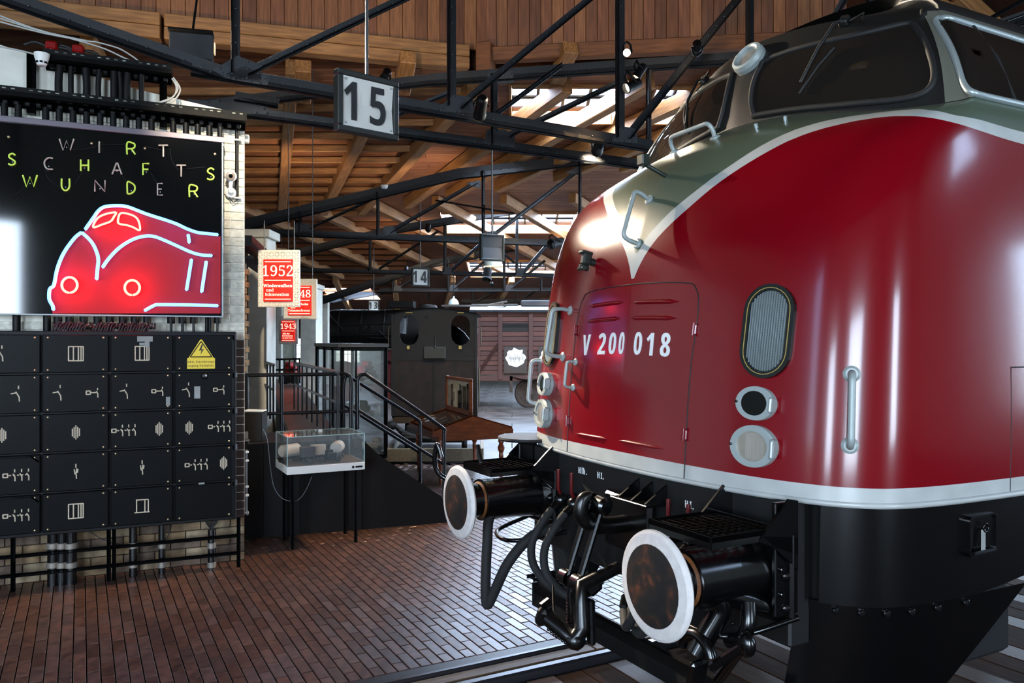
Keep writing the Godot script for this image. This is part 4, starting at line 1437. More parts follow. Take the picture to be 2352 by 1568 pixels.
const STROKES := {
	"W": [[0, 1, 0.25, 0, 0.5, 0.85, 0.75, 0, 1, 1]], "I": [[0.5, 0, 0.5, 1]], "R": [[0, 0, 0, 1, 0.55, 1, 0.8, 0.85, 0.75, 0.6, 0.5, 0.5, 0.05, 0.5], [0.45, 0.5, 0.85, 0]],
	"T": [[0, 1, 1, 1], [0.5, 0.95, 0.5, 0]], "S": [[0.85, 0.85, 0.55, 1, 0.2, 0.9, 0.15, 0.68, 0.5, 0.5, 0.8, 0.32, 0.75, 0.1, 0.4, 0, 0.05, 0.12]],
	"C": [[0.95, 0.95, 0.5, 1, 0.12, 0.75, 0.08, 0.4, 0.35, 0.05, 0.95, 0.0]], "H": [[0.1, 0, 0.1, 1], [0.9, 0, 0.9, 1], [0.2, 0.5, 0.8, 0.5]],
	"A": [[0, 0, 0.45, 1, 0.55, 1, 1, 0], [0.25, 0.35, 0.75, 0.35]], "F": [[0.1, 0, 0.1, 1, 0.85, 1], [0.15, 0.5, 0.75, 0.5]],
	"U": [[0.1, 1, 0.1, 0.3, 0.35, 0, 0.65, 0, 0.9, 0.3, 0.9, 1]], "N": [[0.05, 0, 0.05, 1, 0.95, 0, 0.95, 1]],
	"D": [[0.1, 0, 0.1, 1, 0.5, 0.95, 0.85, 0.7, 0.85, 0.3, 0.5, 0.03, 0.1, 0]], "E": [[0.85, 1, 0.1, 1, 0.1, 0, 0.85, 0], [0.15, 0.5, 0.7, 0.5]]}
func crop(x: float, y: float) -> Array:
	return [x / 3.267, 280.0 + y / 3.267]
func neon(list: Array, z: float, called: String, m: Material, parent: Node3D, closed := false, r := 0.0135) -> MeshInstance3D:
	var pts := []
	for i in range(0, list.size(), 2):
		var c := crop(list[i], list[i + 1])
		pts.append(wx(c[0], c[1], z))
	if pts.size() > 2: pts = smooth_line(pts, 5, closed)
	var g := Geo.new()
	g.tube(pts, r, 8, closed)
	for e in ([] if closed else [pts[0], pts[-1]]): g.tube([e, e + Vector3(0, 0, -0.035)], 0.007, 6)
	return part(g, called, m, parent)
func build_board() -> void:
	var z := 0.19
	var tr := wx(512, 327, z)
	var br := wx(508, 727, z)
	var left := wx(-60, 500, z).x
	var bt := thing("neon_board", "black glossy board with glowing neon locomotive and the words WIRTSCHAFTSWUNDER", "neon sign", WX * Transform3D(Basis(), Vector3(0, 0, 0)))
	var g := Geo.new()
	var slope := 0.0
	g.at(Vector3((left + tr.x) / 2, (tr.y + br.y) / 2, z - 0.012), Vector3(tr.x - left, tr.y - br.y, 0.02), 0.002)
	part(g, "glass_sheet", M.board_glass, bt)
	g = Geo.new()
	g.at(Vector3((left + tr.x) / 2, tr.y + 0.02, z - 0.01), Vector3(tr.x - left + 0.02, 0.05, 0.05), 0.004)
	part(g, "top_rail", M.alu_rail, bt)
	for e in [[tr.x - 0.004, 0.012]]:
		g = Geo.new()
		g.at(Vector3(e[0], (tr.y + br.y) / 2, z - 0.008), Vector3(e[1], tr.y - br.y, 0.03), 0.002)
		part(g, "edge_trim", M.alu_dull, bt)
	g = Geo.new()
	g.at(Vector3((left + tr.x) / 2, br.y, z - 0.008), Vector3(tr.x - left, 0.012, 0.03), 0.002)
	part(g, "edge_trim", M.alu_dull, bt)
	# red silhouette behind the tubes
	var poly := PackedVector2Array()
	var outline := [640, 815, 700, 730, 740, 675, 790, 645, 880, 638, 960, 647, 1100, 700, 1300, 765, 1400, 810, 1480, 838, 1560, 848, 1655, 857, 1655, 1436, 395, 1436, 378, 1330, 378, 1275, 412, 1225, 438, 1110, 490, 990, 570, 880, 612, 838]
	for i in range(0, outline.size(), 2):
		var c := crop(outline[i], outline[i + 1])
		poly.append(w2(c[0], c[1], z))
	g = Geo.new()
	g.prism(poly, z - 0.001, z + 0.0025)
	part(g, "red_silhouette", M.neon_red_panel, bt, "red painted shape of a locomotive")
	var zt := z + 0.05
	neon([640, 805, 700, 720, 740, 665, 790, 635, 880, 628, 960, 637, 1100, 690, 1300, 755, 1400, 800, 1480, 828, 1560, 838, 1635, 845], zt, "neon_tube", M.neon_blue, bt)
	neon([612, 828, 560, 870, 480, 980, 430, 1100, 405, 1220, 380, 1245, 370, 1270, 370, 1330, 395, 1380, 400, 1410], zt, "neon_tube", M.neon_blue, bt)
	neon([614, 830, 660, 870, 700, 920, 730, 990, 738, 1040, 732, 1100, 725, 1180], zt, "neon_tube", M.neon_blue, bt)
	neon([770, 1090, 820, 1020, 900, 940, 1000, 880, 1090, 856, 1160, 860, 1240, 890, 1330, 930, 1430, 975, 1510, 997, 1590, 1002], zt, "neon_tube", M.neon_blue, bt)
	neon([1412, 845, 1420, 905], zt, "neon_tube", M.neon_blue, bt)
	neon([1437, 1030, 1400, 1260], zt, "neon_tube", M.neon_blue, bt)
	neon([1548, 1045, 1513, 1275], zt, "neon_tube", M.neon_blue, bt)
	neon([1085, 1415, 1160, 1375, 1200, 1370, 1400, 1372, 1635, 1378], zt, "neon_tube", M.neon_blue, bt)
	neon([700, 790, 725, 730, 780, 695, 868, 678, 855, 710, 830, 745, 770, 768], zt, "neon_tube", M.neon_red, bt, true, 0.0085)
	neon([905, 685, 980, 695, 1025, 720, 1045, 760, 1048, 812, 1000, 790, 955, 775, 900, 765, 885, 745], zt, "neon_tube", M.neon_red, bt, true, 0.0085)
	for c in [[522, 1223, 58], [992, 1243, 56]]:
		var l := []
		for k in 15:
			var t := PI / 2 + 0.12 + (TAU - 0.24) * k / 14.0
			l.append(c[0] + c[2] * cos(t)); l.append(c[1] + c[2] * sin(t))
		neon(l, zt, "neon_tube", M.neon_red, bt, false, 0.010)
	for q in [[522, 1223, Color(1, 0.02, 0.06), 0.5], [992, 1243, Color(1, 0.02, 0.06), 0.5], [860, 740, Color(1, 0.02, 0.06), 0.4], [1300, 770, Color(0.25, 0.45, 1), 0.1], [430, 1150, Color(0.25, 0.45, 1), 0.1]]:
		var c := crop(q[0], q[1])
		var l := OmniLight3D.new()
		l.name = numbered("neon_light")
		add_child(l)
		l.global_position = WX * wx(c[0], c[1], zt + 0.07)
		l.light_color = q[2]
		l.light_energy = q[3] * NEON
		l.light_size = 0.06
		l.omni_range = 30.0
		l.omni_attenuation = 2.0
		l.shadow_enabled = true
	# three rows of glass letters
	var words := [["W", 500, 170, 0], ["I", 745, 190, 0], ["R", 990, 200, 1], ["T", 1225, 218, 0], ["S", 92, 280, 1], ["C", 365, 312, 0], ["H", 635, 325, 1], ["A", 878, 350, 0], ["F", 1098, 355, 1], ["T", 1360, 368, 0], ["S", 1583, 390, 1], ["W", 225, 442, 1], ["U", 492, 468, 1], ["N", 750, 480, 0], ["D", 985, 495, 1], ["E", 1203, 505, 0], ["R", 1458, 520, 1]]
	for q in words:
		var lg := Geo.new()
		var wd: float = {"W": 108.0, "I": 60.0, "N": 84.0, "E": 52.0, "S": 66.0, "F": 62.0}.get(q[0], 72.0)
		for s in STROKES[q[0]]:
			var pts := []
			for i in range(0, s.size(), 2):
				var c := crop(q[1] + (s[i] - 0.5) * wd, q[2] + (0.5 - s[i + 1]) * 86.0)
				pts.append(wx(c[0], c[1], z + 0.03))
			if pts.size() > 5 and q[0] != "W": pts = smooth_line(pts, 4)
			lg.tube(pts, 0.0075, 6)
		var lt := part(lg, "neon_letter", M.neon_yellow if q[3] else M.neon_off, bt, "yellow green glass letter" if q[3] else "unlit clear glass letter")
		var pin := Geo.new()
		var c0 := crop(q[1], q[2] + 20)
		pin.tube([wx(c0[0], c0[1], z), wx(c0[0], c0[1], z + 0.028)], 0.004, 5)
		part(pin, "standoff", M.alu, lt)
	for q in [[688, 160], [1088, 197], [1613, 240], [65, 112]]:
		var c := crop(q[0], q[1])
		g = Geo.new()
		g.ball(wx(c[0], c[1], z + 0.006), Vector3(0.012, 0.012, 0.008), 8)
		part(g, "stud", M.screw, bt)
	# thin leads between the letters
	for s in [[[540, 205], [620, 210], [735, 180]], [[760, 165], [870, 170], [960, 165]], [[1090, 185], [1150, 195], [1210, 210]], [[1278, 200], [1290, 290], [1340, 360]], [[1400, 350], [1470, 345], [1540, 338]], [[905, 385], [935, 430], [950, 455]], [[1130, 380], [1160, 430], [1180, 465]], [[340, 350], [360, 420], [440, 485]], [[560, 470], [590, 420], [620, 370]], [[180, 490], [130, 540], [90, 560]]]:
		var pts := []
		for p in s:
			var c := crop(p[0], p[1])
			pts.append(wx(c[0], c[1], z + 0.008))
		g = Geo.new()
		g.tube(smooth_line(pts, 4), 0.0018, 4)
		part(g, "lead", M.cable_dark, bt)
func symbol(kind: String, c: Vector2, s: float, z: float, p: Node3D) -> void:
	var g := Geo.new()
	var t := 0.009
	var rects := []
	var lines := []
	match kind:
		"fuse":
			for x in [-0.05, -0.017, 0.017, 0.05]: rects.append([x, 0, t, 0.11])
			rects.append([0, 0.055, 0.105, t]); rects.append([0, -0.055, 0.105, t]); rects.append([0.035, 0, t, 0.11])
		"frame":
			for x in [-0.04, 0.02, 0.045]: rects.append([x, 0, t, 0.1])
			rects.append([0, 0.05, 0.09, t]); rects.append([0.0, -0.05, 0.11, t])
		"switch":
			lines = [[0, 0.065, 0, 0.04], [-0.018, 0.02, 0.004, -0.02], [0.004, -0.02, 0.006, -0.055], [-0.05, 0.005, -0.012, 0.012]]
		"coil":
			for x in [-0.05, -0.022]: rects.append([x, 0, t, 0.026])
			rects.append([-0.036, 0.013, 0.03, t]); rects.append([-0.036, -0.013, 0.03, t])
			lines = [[-0.02, 0, 0.02, 0], [0.028, 0.035, 0.028, 0.018], [0.02, 0.012, 0.03, -0.01], [0.03, -0.01, 0.03, -0.04]]
		"coil3":
			for x in [-0.1, -0.07]: rects.append([x, 0, t, 0.026])
			rects.append([-0.085, 0.013, 0.034, t]); rects.append([-0.085, -0.013, 0.034, t])
			for k in 5: rects.append([-0.055 + k * 0.026, 0, 0.014, t])
			for k in 3:
				var x := -0.025 + k * 0.045
				lines.append([x, 0.045, x, 0.022]); lines.append([x - 0.012, 0.012, x + 0.002, -0.012]); lines.append([x + 0.002, -0.012, x + 0.002, -0.045])
		"bars":
			for k in 5: rects.append([-0.024 + k * 0.012, 0.0, 0.008, [0.06, 0.085, 0.11, 0.085, 0.06][k]])
		"bars1":
			lines = [[0, 0.06, 0, 0.03], [-0.012, 0.02, -0.006, -0.02], [0.006, 0.025, 0.0, -0.02], [0.002, -0.02, 0.004, -0.055], [0.014, 0.02, 0.01, -0.01]]
	for r in rects: g.at(Vector3(c.x + r[0] * s, c.y + r[1] * s, z), Vector3(maxf(r[2] * s, 0.004), maxf(r[3] * s, 0.004), 0.003))
	for l in lines: g.bar(Vector3(c.x + l[0] * s, c.y + l[1] * s, z), Vector3(c.x + l[2] * s, c.y + l[3] * s, z), t, 0.003, Vector3(-(l[3] - l[1]), l[2] - l[0], 0))
	part(g, "symbol", M.symbol, p, "cream wiring symbol")
func build_panel() -> void:
	var z := 0.30
	var p := thing("switchboard", "tall black switchboard of bolted panels with cream wiring symbols", "switchboard", WX)
	var cols := [wx(95, 900, z).x, wx(249, 900, z).x, wx(394, 900, z).x, wx(538, 900, z).x]
	var cw: float = (cols[3] - cols[0]) / 3.0
	var rows := []
	for y in [768, 856, 938, 1021, 1103, 1187]: rows.append(wx(538, y, z).y)
	var rh: float = (rows[0] - rows[5]) / 5.0
	var x1: float = cols[3]
	var g := Geo.new()
	g.at(Vector3(x1 - cw * 2.5 - 0.02, (rows[0] + rows[5]) / 2, z - 0.14), Vector3(cw * 5.0 + 0.08, rows[0] - rows[5] + 0.05, 0.22), 0.006)
	part(g, "cabinet", M.frame_black, p)
	var sym := [[["switch", 0.3]], [["fuse", 0.5]], [["fuse", 0.5]], []]
	var lay := [
		[["switch", 0.45], ["fuse", 0.5], ["fuse", 0.5], []],
		[["switch", 0.68], ["switch", 0.27, "coil", 0.76], ["switch", 0.26, "coil", 0.76], ["switch", 0.24, "coil", 0.76]],
		[["bars", 0.45], ["bars", 0.5], ["coil3", 0.25, "bars", 0.77], ["bars", 0.25, "coil3", 0.78]],
		[["coil3", 0.68], ["bars1", 0.5], ["bars1", 0.5], ["coil3", 0.4, "bars", 0.82]],
		[["switch", 0.35, "coil3", 0.68], ["fuse", 0.5], ["frame", 0.5], []]]
	for r in 5:
		for c in 5:
			var cx := x1 - cw * (4 - c + 0.5)
			var cy: float = rows[0] - rh * (r + 0.5)
			var pm := Geo.new()
			pm.at(Vector3(cx, cy, z - 0.01), Vector3(cw - 0.014, rh - 0.012, 0.03), 0.006)
			var d := part(pm, "panel", M.panel_black, p)
			for sx in [-1, 1]:
				for sy in [-1, 1]:
					var s := Geo.new()
					s.lathe([Vector2(0, 0.010), Vector2(0.005, 0.009), Vector2(0.0085, 0.005), Vector2(0.009, 0.0)], Transform3D(Basis(), Vector3(cx + sx * (cw * 0.5 - 0.045), cy + sy * (rh * 0.5 - 0.03), z + 0.004)), 8)
					part(s, "screw", M.screw, d)
			if c == 0: continue
			var l: Array = lay[r][c - 1]
			for k in range(0, l.size(), 2):
				symbol(l[k], Vector2(cx + (l[k + 1] - 0.5) * cw, cy), 1.05, z + 0.006, d)
			if r >= 3 and c == 1:
				g = Geo.new()
				g.bar(Vector3(cx - cw * 0.3, cy + rh * 0.44, z + 0.01), Vector3(cx + cw * 0.36, cy + rh * 0.44, z + 0.01), 0.012, 0.012)
				g.bar(Vector3(cx + cw * 0.36, cy + rh * 0.44, z + 0.01), Vector3(cx + cw * 0.46, cy + rh * 0.30, z + 0.01), 0.012, 0.012, Vector3(1, 1, 0))
				part(g, "edge_bar", M.black, d)
			if r == 1 and c == 4:
				g = Geo.new()
				g.lathe([Vector2(0, 0.03), Vector2(0.02, 0.028), Vector2(0.028, 0.015), Vector2(0.03, 0)], Transform3D(Basis(), Vector3(cx, cy + rh * 0.38, z + 0.004)), 14)
				part(g, "knob", M.black, d)
	# labels
	for q in [[333, 778, 32, 12], [328, 790, 14, 6], [338, 786, 10, 22], [453, 901, 13, 28], [386, 921, 9, 20], [463, 1110, 13, 4]]:
		var c := wx(q[0], q[1], z + 0.007)
		g = Geo.new()
		g.at(c, Vector3(q[2] * 0.0037, q[3] * 0.0037, 0.002))
		part(g, "paper_label", M.paper, p)
	# warning plate
	var a := wx(462, 800, z + 0.008)
	var sp := 0.0038
	var tri := PackedVector2Array([Vector2(a.x - 27 * sp, a.y - 22 * sp), Vector2(a.x + 27 * sp, a.y - 22 * sp), Vector2(a.x + 2 * sp, a.y + 20 * sp), Vector2(a.x - 2 * sp, a.y + 20 * sp)])
	g = Geo.new()
	g.prism(tri, z + 0.006, z + 0.009)
	g.at(Vector3(a.x, a.y - 34 * sp, z + 0.0075), Vector3(59 * sp, 24 * sp, 0.003), 0.001)
	var ws := part(g, "warning_plate", M.warn, p, "yellow warning triangle with lightning bolt above yellow text plate")
	g = Geo.new()
	var ti := [Vector3(a.x - 23 * sp, a.y - 19 * sp, z + 0.0095), Vector3(a.x + 23 * sp, a.y - 19 * sp, z + 0.0095), Vector3(a.x, a.y + 16 * sp, z + 0.0095)]
	for k in 3: g.bar(ti[k], ti[(k + 1) % 3], 2.2 * sp, 0.002, (ti[(k + 1) % 3] - ti[k]).cross(Vector3.BACK))
	g.prism(PackedVector2Array([Vector2(a.x + 1 * sp, a.y + 9 * sp), Vector2(a.x - 5 * sp, a.y - 5 * sp), Vector2(a.x + 1 * sp, a.y - 4 * sp), Vector2(a.x - 2 * sp, a.y - 15 * sp), Vector2(a.x + 6 * sp, a.y - 1 * sp), Vector2(a.x + 0.5 * sp, a.y - 2 * sp), Vector2(a.x + 4 * sp, a.y + 9 * sp)]), z + 0.009, z + 0.0105)
	g.text("Elektr. Einrichtungen", 4.6 * sp, 0.002, font_cond, Transform3D(Basis(), Vector3(a.x, a.y - 30 * sp, z + 0.0095)))
	g.text("Zugang freihalten", 4.6 * sp, 0.002, font_cond, Transform3D(Basis(), Vector3(a.x, a.y - 39 * sp, z + 0.0095)))
	part(g, "print", M.ink, ws)
	# feet and cross bars below
	for q in [[548, 1187, 1300], [262, 1205, 1330], [250, 1205, 1330], [30, 1220, 1345]]:
		g = Geo.new()
		var b := wx(q[0], q[1], 0.22)
		g.bar(b, Vector3(b.x, 0.0, b.z), 0.03, 0.035, Vector3(1, 0, 0))
		part(g, "foot", M.frame_black, p)
	for y in [wx(400, 1243, 0.2).y, wx(400, 1284, 0.2).y]:
		g = Geo.new()
		g.bar(Vector3(wx(549, 1243, 0.2).x, y, 0.2), Vector3(-4.0, y, 0.2), 0.028, 0.02)
		part(g, "cross_bar", M.frame_black, p)
	for y in rows.slice(0, 5):
		g = Geo.new()
		g.at(Vector3(x1 + 0.014, y - 0.02, z - 0.01), Vector3(0.02, 0.05, 0.05), 0.005)
		part(g, "latch", M.grey_box, p)
func build_wall_pipes() -> void:
	# supply conduits below the panel
	var defs := [[122, 1212, 1345, 12], [142, 1212, 1345, 12], [163, 1210, 1345, 13], [306, 1205, 1330, 9], [372, 1200, 1318, 8], [486, 1215, 1312, 9]]
	var k := 0
	var says := ["leftmost of three black conduits under the switchboard", "middle of three black conduits under the switchboard", "rightmost of three close black conduits under the switchboard", "black conduit standing under the third panel column", "slim black conduit between two others under the switchboard", "black conduit with cable fan under the last panel column"]
	for d in defs:
		var t := thing("supply_conduit", says[k], "conduit", WX, "conduits below the switchboard")
		var a := wx(d[0], d[1], 0.16)
		var g := Geo.new()
		g.tube([a, Vector3(a.x, 0.0, a.z)], d[3] * 0.0036, 12)
		part(g, "pipe", M.black, t)
		for y in [wx(d[0], 1252, 0.16).y, wx(d[0], 1296, 0.16).y]:
			g = Geo.new()
			g.lathe([Vector2(d[3] * 0.0039, -0.025), Vector2(d[3] * 0.0042, -0.02), Vector2(d[3] * 0.0042, 0.02), Vector2(d[3] * 0.0039, 0.025)], Transform3D(Basis(Vector3.RIGHT, Vector3.FORWARD, Vector3.UP), Vector3(a.x, y, a.z)), 14)
			part(g, "clamp", M.clamp, t)
		if k == 5:
			for j in 7:
				g = Geo.new()
				g.tube(smooth_line([a, a + Vector3((j - 3) * 0.012, 0.05, 0.01), a + Vector3((j - 3) * 0.022, 0.13, 0.02)], 3), 0.006, 5)
				part(g, "wire", M.cable_dark, t)
		k += 1
	# thin wires below
	for q in [[[200, 1215], [240, 1240], [300, 1255]], [[395, 1205], [380, 1240], [340, 1262]]]:
		var t := thing("loose_wire", "thin black wire sagging under the switchboard " + ("on the left" if q[0][0] < 300 else "beside the slim conduit"), "wire", WX, "wires below the switchboard")
		var g := Geo.new()
		g.tube(smooth_line(wline(q, 0.1), 5), 0.004, 5)
		part(g, "strand", M.cable_dark, t)
	# plugs under the board
	k = 0
	for x in [133, 160, 192, 224, 252, 282, 310, 338, 393, 419, 445, 500]:
		var t := thing("cable_gland", "black cable plug under the neon board, %s from the left" % ["first", "second", "third", "fourth", "fifth", "sixth", "seventh", "eighth", "ninth", "tenth", "eleventh", "twelfth"][k], "plug", WX, "plugs under the neon board")
		var g := Geo.new()
		var a := wx(x, 727, 0.12)
		g.tube([a, a - Vector3(0, 0.06, 0)], 0.032, 12)
		part(g, "plug_body", M.frame_black, t)
		g = Geo.new()
		g.tube([a - Vector3(0, 0.06, 0), a - Vector3(0, 0.15, 0)], 0.012, 8)
		part(g, "plug_cable", M.cable_dark, t)
		k += 1
	for x in [38, 108, 475, 482]:
		var t := thing("riser_pipe", "black pipe coming down from the neon board, %s" % {38: "leftmost", 108: "second from the left", 475: "left of the thin pair", 482: "right of the thin pair"}[x], "pipe", WX)
		var g := Geo.new()
		var a := wx(x, 700, 0.08)
		g.tube([a, a - Vector3(0, 0.34, 0)], 0.03 if x < 200 else 0.016, 10)
		part(g, "pipe", M.frame_black, t)
	# coiled wires on the panel top
	var cb := thing("wire_bundle", "purple brown bundle of wires on top of the switchboard", "wires", WX)
	for j in 34:
		var x := 120.0 + j * 6.6
		if j == 12 or j == 13 or j == 22: continue
		var g := Geo.new()
		var b := wx(x, 768, 0.22)
		g.tube(smooth_line([b, b + Vector3(0.008, 0.05, 0.02), b + Vector3(0.03, 0.085 + 0.02 * sin(j * 1.7), 0.0), b + Vector3(0.055, 0.05, -0.03), b + Vector3(0.06, 0.1, -0.06)], 4), 0.008, 6)
		part(g, "wire", M.wire_purple, cb)
	# trays above the board
	tray(0, 204, 567, 269, 0.22, 0.11, "perforated black cable tray just above the neon board")
	tray(100, 119, 396, 161, 0.22, 0.07, "short perforated black cable tray under the red warning lights")
	k = 0
	for x in [10, 42, 105, 136, 168, 199, 230, 260, 290, 319, 348, 398, 427, 454, 481, 506]:
		var t := thing("board_conduit", "%s black conduit from the left in the row above the neon board" % ["first", "second", "third", "fourth", "fifth", "sixth", "seventh", "eighth", "ninth", "tenth", "eleventh", "twelfth", "thirteenth", "fourteenth", "fifteenth", "last"][k], "conduit", WX, "conduits above the neon board")
		var g := Geo.new()
		var y0 := wx(x, 236 + 0.11 * x, 0.095)
		var y1 := wx(x, 278 + 0.092 * x + 6, 0.095)
		g.tube([y0, Vector3(y0.x, y1.y - 0.03, y0.z)], 0.027, 10)
		part(g, "pipe", M.frame_black, t)
		g = Geo.new()
		g.tube([Vector3(y0.x, y1.y + 0.015, y0.z), Vector3(y0.x, y1.y - 0.02, y0.z)], 0.036, 12)
		part(g, "collar", M.alu_dull, t)
		k += 1
	k = 0
	for x in [137, 163, 197, 228, 262, 275, 293, 325]:
		var t := thing("tray_cable", "black cable between the two trays, %s from the left" % ["first", "second", "third", "fourth", "fifth", "sixth", "seventh", "eighth"][k], "cable", WX, "cables between the trays")
		var g := Geo.new()
		var y0 := wx(x, 150 + 0.11 * (x - 130), 0.16)
		var y1 := wx(x, 222 + 0.11 * x, 0.16)
		g.tube(smooth_line([y0, y0.lerp(y1, 0.5) + Vector3(0.008 * (k % 3 - 1), 0, 0), Vector3(y0.x, y1.y, y0.z)], 4), 0.022 if k % 2 else 0.03, 8)
		part(g, "sheath", M.frame_black, t)
		k += 1
	for x in [72, 375]:
		var t := thing("tray_bracket", "black wall bracket holding the trays, %s" % ("left one by the smoke detector" if x == 72 else "right one by the white cables"), "bracket", WX, "tray brackets")
		var g := Geo.new()
		var y0 := wx(x, 125 if x == 72 else 160, 0.06)
		g.bar(y0, Vector3(y0.x, wx(x, 262 if x == 72 else 295, 0.06).y, 0.06), 0.06, 0.07, Vector3(1, 0, 0))
		part(g, "channel", M.frame_black, t)
	# warning lights, detector, camera
	k = 0
	for q in [[119, 107], [180, 115]]:
		var t := thing("red_beacon", "small red warning light on the white wall, %s" % ["left one of two", "right one of two"][k], "warning light", WX, "red warning lights")
		var c := wx(q[0], q[1], 0.1)
		var g := Geo.new()
		g.at(c, Vector3(0.09, 0.075, 0.09), 0.015)
		part(g, "housing", M.beacon_red, t)
		g = Geo.new()
		g.lathe([Vector2(0, 0.06), Vector2(0.02, 0.057), Vector2(0.036, 0.04), Vector2(0.04, 0.0)], Transform3D(Basis(Vector3.RIGHT, Vector3.BACK, Vector3.DOWN), c - Vector3(0, 0.02, 0)), 14)
		part(g, "lens", M.beacon_red, t)
		g = Geo.new()
		g.tube(smooth_line([c + Vector3(-0.045, 0, 0), c + Vector3(-0.12, 0.02, 0), c + Vector3(-0.2, 0.0, -0.04)], 4), 0.012, 6)
		g.tube(smooth_line([c + Vector3(0.045, 0, 0), c + Vector3(0.13, -0.01, 0), c + Vector3(0.2, -0.07, -0.04)], 4), 0.012, 6)
		part(g, "cable", M.cable_dark, t)
		k += 1
	var dt := thing("smoke_detector", "white round smoke detector hanging from a tray", "smoke detector", WX)
	var dc := wx(96, 136, 0.26)
	var g2 := Geo.new()
	g2.lathe([Vector2(0, -0.055), Vector2(0.03, -0.053), Vector2(0.036, -0.045), Vector2(0.055, 0.02), Vector2(0.058, 0.045), Vector2(0, 0.045)], Transform3D(Basis(Vector3.RIGHT, Vector3.FORWARD, Vector3.UP), dc), 20)
	part(g2, "housing", M.white_plastic, dt)
	for j in 8:
		g2 = Geo.new()
		g2.box(Transform3D(Basis(Vector3.UP, TAU * j / 8.0), dc) * Transform3D(Basis(), Vector3(0, -0.03, 0.043)), Vector3(0.02, 0.014, 0.008))
		part(g2, "slot", M.ink, dt)
	var cc := thing("security_camera", "white ball camera on a wall bracket right of the neon board", "camera", WX)
	var c2 := wx(530, 404, 0.12)
	g2 = Geo.new()
	g2.ball(c2, Vector3(0.052, 0.052, 0.052), 16)
	part(g2, "housing", M.white_plastic, cc)
	var toEye := (WX.affine_inverse() * EYE - c2).normalized()
	var side := toEye.cross(Vector3.UP).normalized()
	var cf := Transform3D(Basis(side, toEye.cross(side) * -1.0, toEye), c2)
	g2 = Geo.new()
	g2.lathe([Vector2(0, 0.058), Vector2(0.017, 0.057), Vector2(0.019, 0.05)], cf, 16)
	part(g2, "lens", M.dark_glass, cc)
	g2 = Geo.new()
	g2.lathe([Vector2(0.019, 0.055), Vector2(0.036, 0.05), Vector2(0.04, 0.03)], cf, 20)
	part(g2, "lens_ring", M.warm_grey, cc)
	g2 = Geo.new()
	g2.tube([c2 - Vector3(0, 0.04, 0.0), c2 - Vector3(0, 0.1, 0.02), wx(530, 440, 0.08)], [0.018, 0.016, 0.028], 10)
	g2.lathe([Vector2(0, 0.02), Vector2(0.04, 0.016), Vector2(0.05, 0.0)], Transform3D(Basis(), wx(530, 443, 0.04)), 18)
	part(g2, "bracket", M.white_plastic, cc)
	g2 = Geo.new()
	g2.tube(smooth_line(wline([[527, 452], [535, 464], [546, 458]], 0.05), 4), 0.005, 5)
	part(g2, "lead", M.cable_dark, cc)
	var vp := thing("black_conduit", "thin black conduit beside the security camera", "conduit", WX)
	g2 = Geo.new()
	g2.tube([wx(544, 285, 0.03), wx(544, 458, 0.03)], 0.017, 10)
	part(g2, "pipe", M.frame_black, vp)
	for y in [322, 455]:
		g2 = Geo.new()
		g2.at(wx(546, y, 0.03), Vector3(0.06, 0.015, 0.05), 0.004)
		part(g2, "clip", M.white_plastic, vp)
	var jb := thing("junction_box", "small white round box on the wall end near the tray", "junction box", WX)
	g2 = Geo.new()
	g2.lathe([Vector2(0, 0.05), Vector2(0.035, 0.048), Vector2(0.04, 0.04), Vector2(0.04, 0)], Transform3D(Basis(Vector3.BACK, Vector3.UP, Vector3.RIGHT), Vector3(0.0, wx(560, 313, 0).y, -0.1)), 18)
	part(g2, "housing", M.white_plastic, jb)
	# white cables sweeping along the top
	k = 0
	for q in [[[0, 42], [90, 70], [190, 92], [215, 96]], [[0, 36], [80, 66], [175, 92], [240, 112], [290, 135], [320, 143]], [[0, 50], [100, 76], [200, 95]], [[215, 95], [270, 110], [305, 130], [322, 144]], [[0, 107], [50, 117], [92, 128]], [[395, 180], [405, 200], [398, 222], [365, 235]], [[398, 178], [414, 205], [400, 230], [380, 238]], [[396, 182], [409, 203], [390, 228], [355, 238]]]:
		var t := thing("white_cable", "pale cable %s" % ["running along the top of the wall from the corner", "longest, from the corner past the red lights", "lowest of those from the corner", "curving down to the upper tray", "leading to the smoke detector", "looped at the end of the upper tray, innermost", "looped at the end of the upper tray, outermost", "looped at the end of the upper tray, middle"][k], "cable", WX, "pale cables")
		var g := Geo.new()
		g.tube(smooth_line(wline(q, 0.2), 5), 0.007, 6)
		part(g, "sheath", M.cable_white, t)
		k += 1
func tray(x0: float, y0: float, x1: float, y1: float, z: float, hgt: float, label: String) -> void:
	var t := thing("cable_tray", label, "cable tray", WX, "cable trays")
	var a := wx(x0, y0, z)
	var b := wx(x1, y1, z)
	var y := (a.y + b.y) / 2
	if x0 < 50:
		a.x -= 0.5
	var g := Geo.new()
	g.at(Vector3((a.x + b.x) / 2, y, z), Vector3(b.x - a.x, 0.075, 0.006))
	g.at(Vector3((a.x + b.x) / 2, y - 0.0375, z - 0.09), Vector3(b.x - a.x, 0.006, 0.18))
	g.at(Vector3((a.x + b.x) / 2, y - 0.065, 0.06), Vector3(b.x - a.x, 0.04, 0.05))
	part(g, "channel", M.frame_black, t)
	var n := int((b.x - a.x) / 0.062)
	var sl := bx(Vector3(0.026, 0.009, 0.002))
	for k in n:
		if (k * 7) % 5 == 0: continue
		piece(sl, "slot", M.slot, t, Transform3D(Basis(), Vector3(a.x + 0.03 + k * 0.062, y + 0.018, z + 0.0035)))
	for k in int(n * 0.8):
		var cl := Geo.new()
		cl.at(Vector3(a.x + 0.05 + k * 0.078, y - 0.066, 0.1), Vector3(0.04, 0.034, 0.04), 0.006)
		part(cl, "clip", M.frame_black, t)
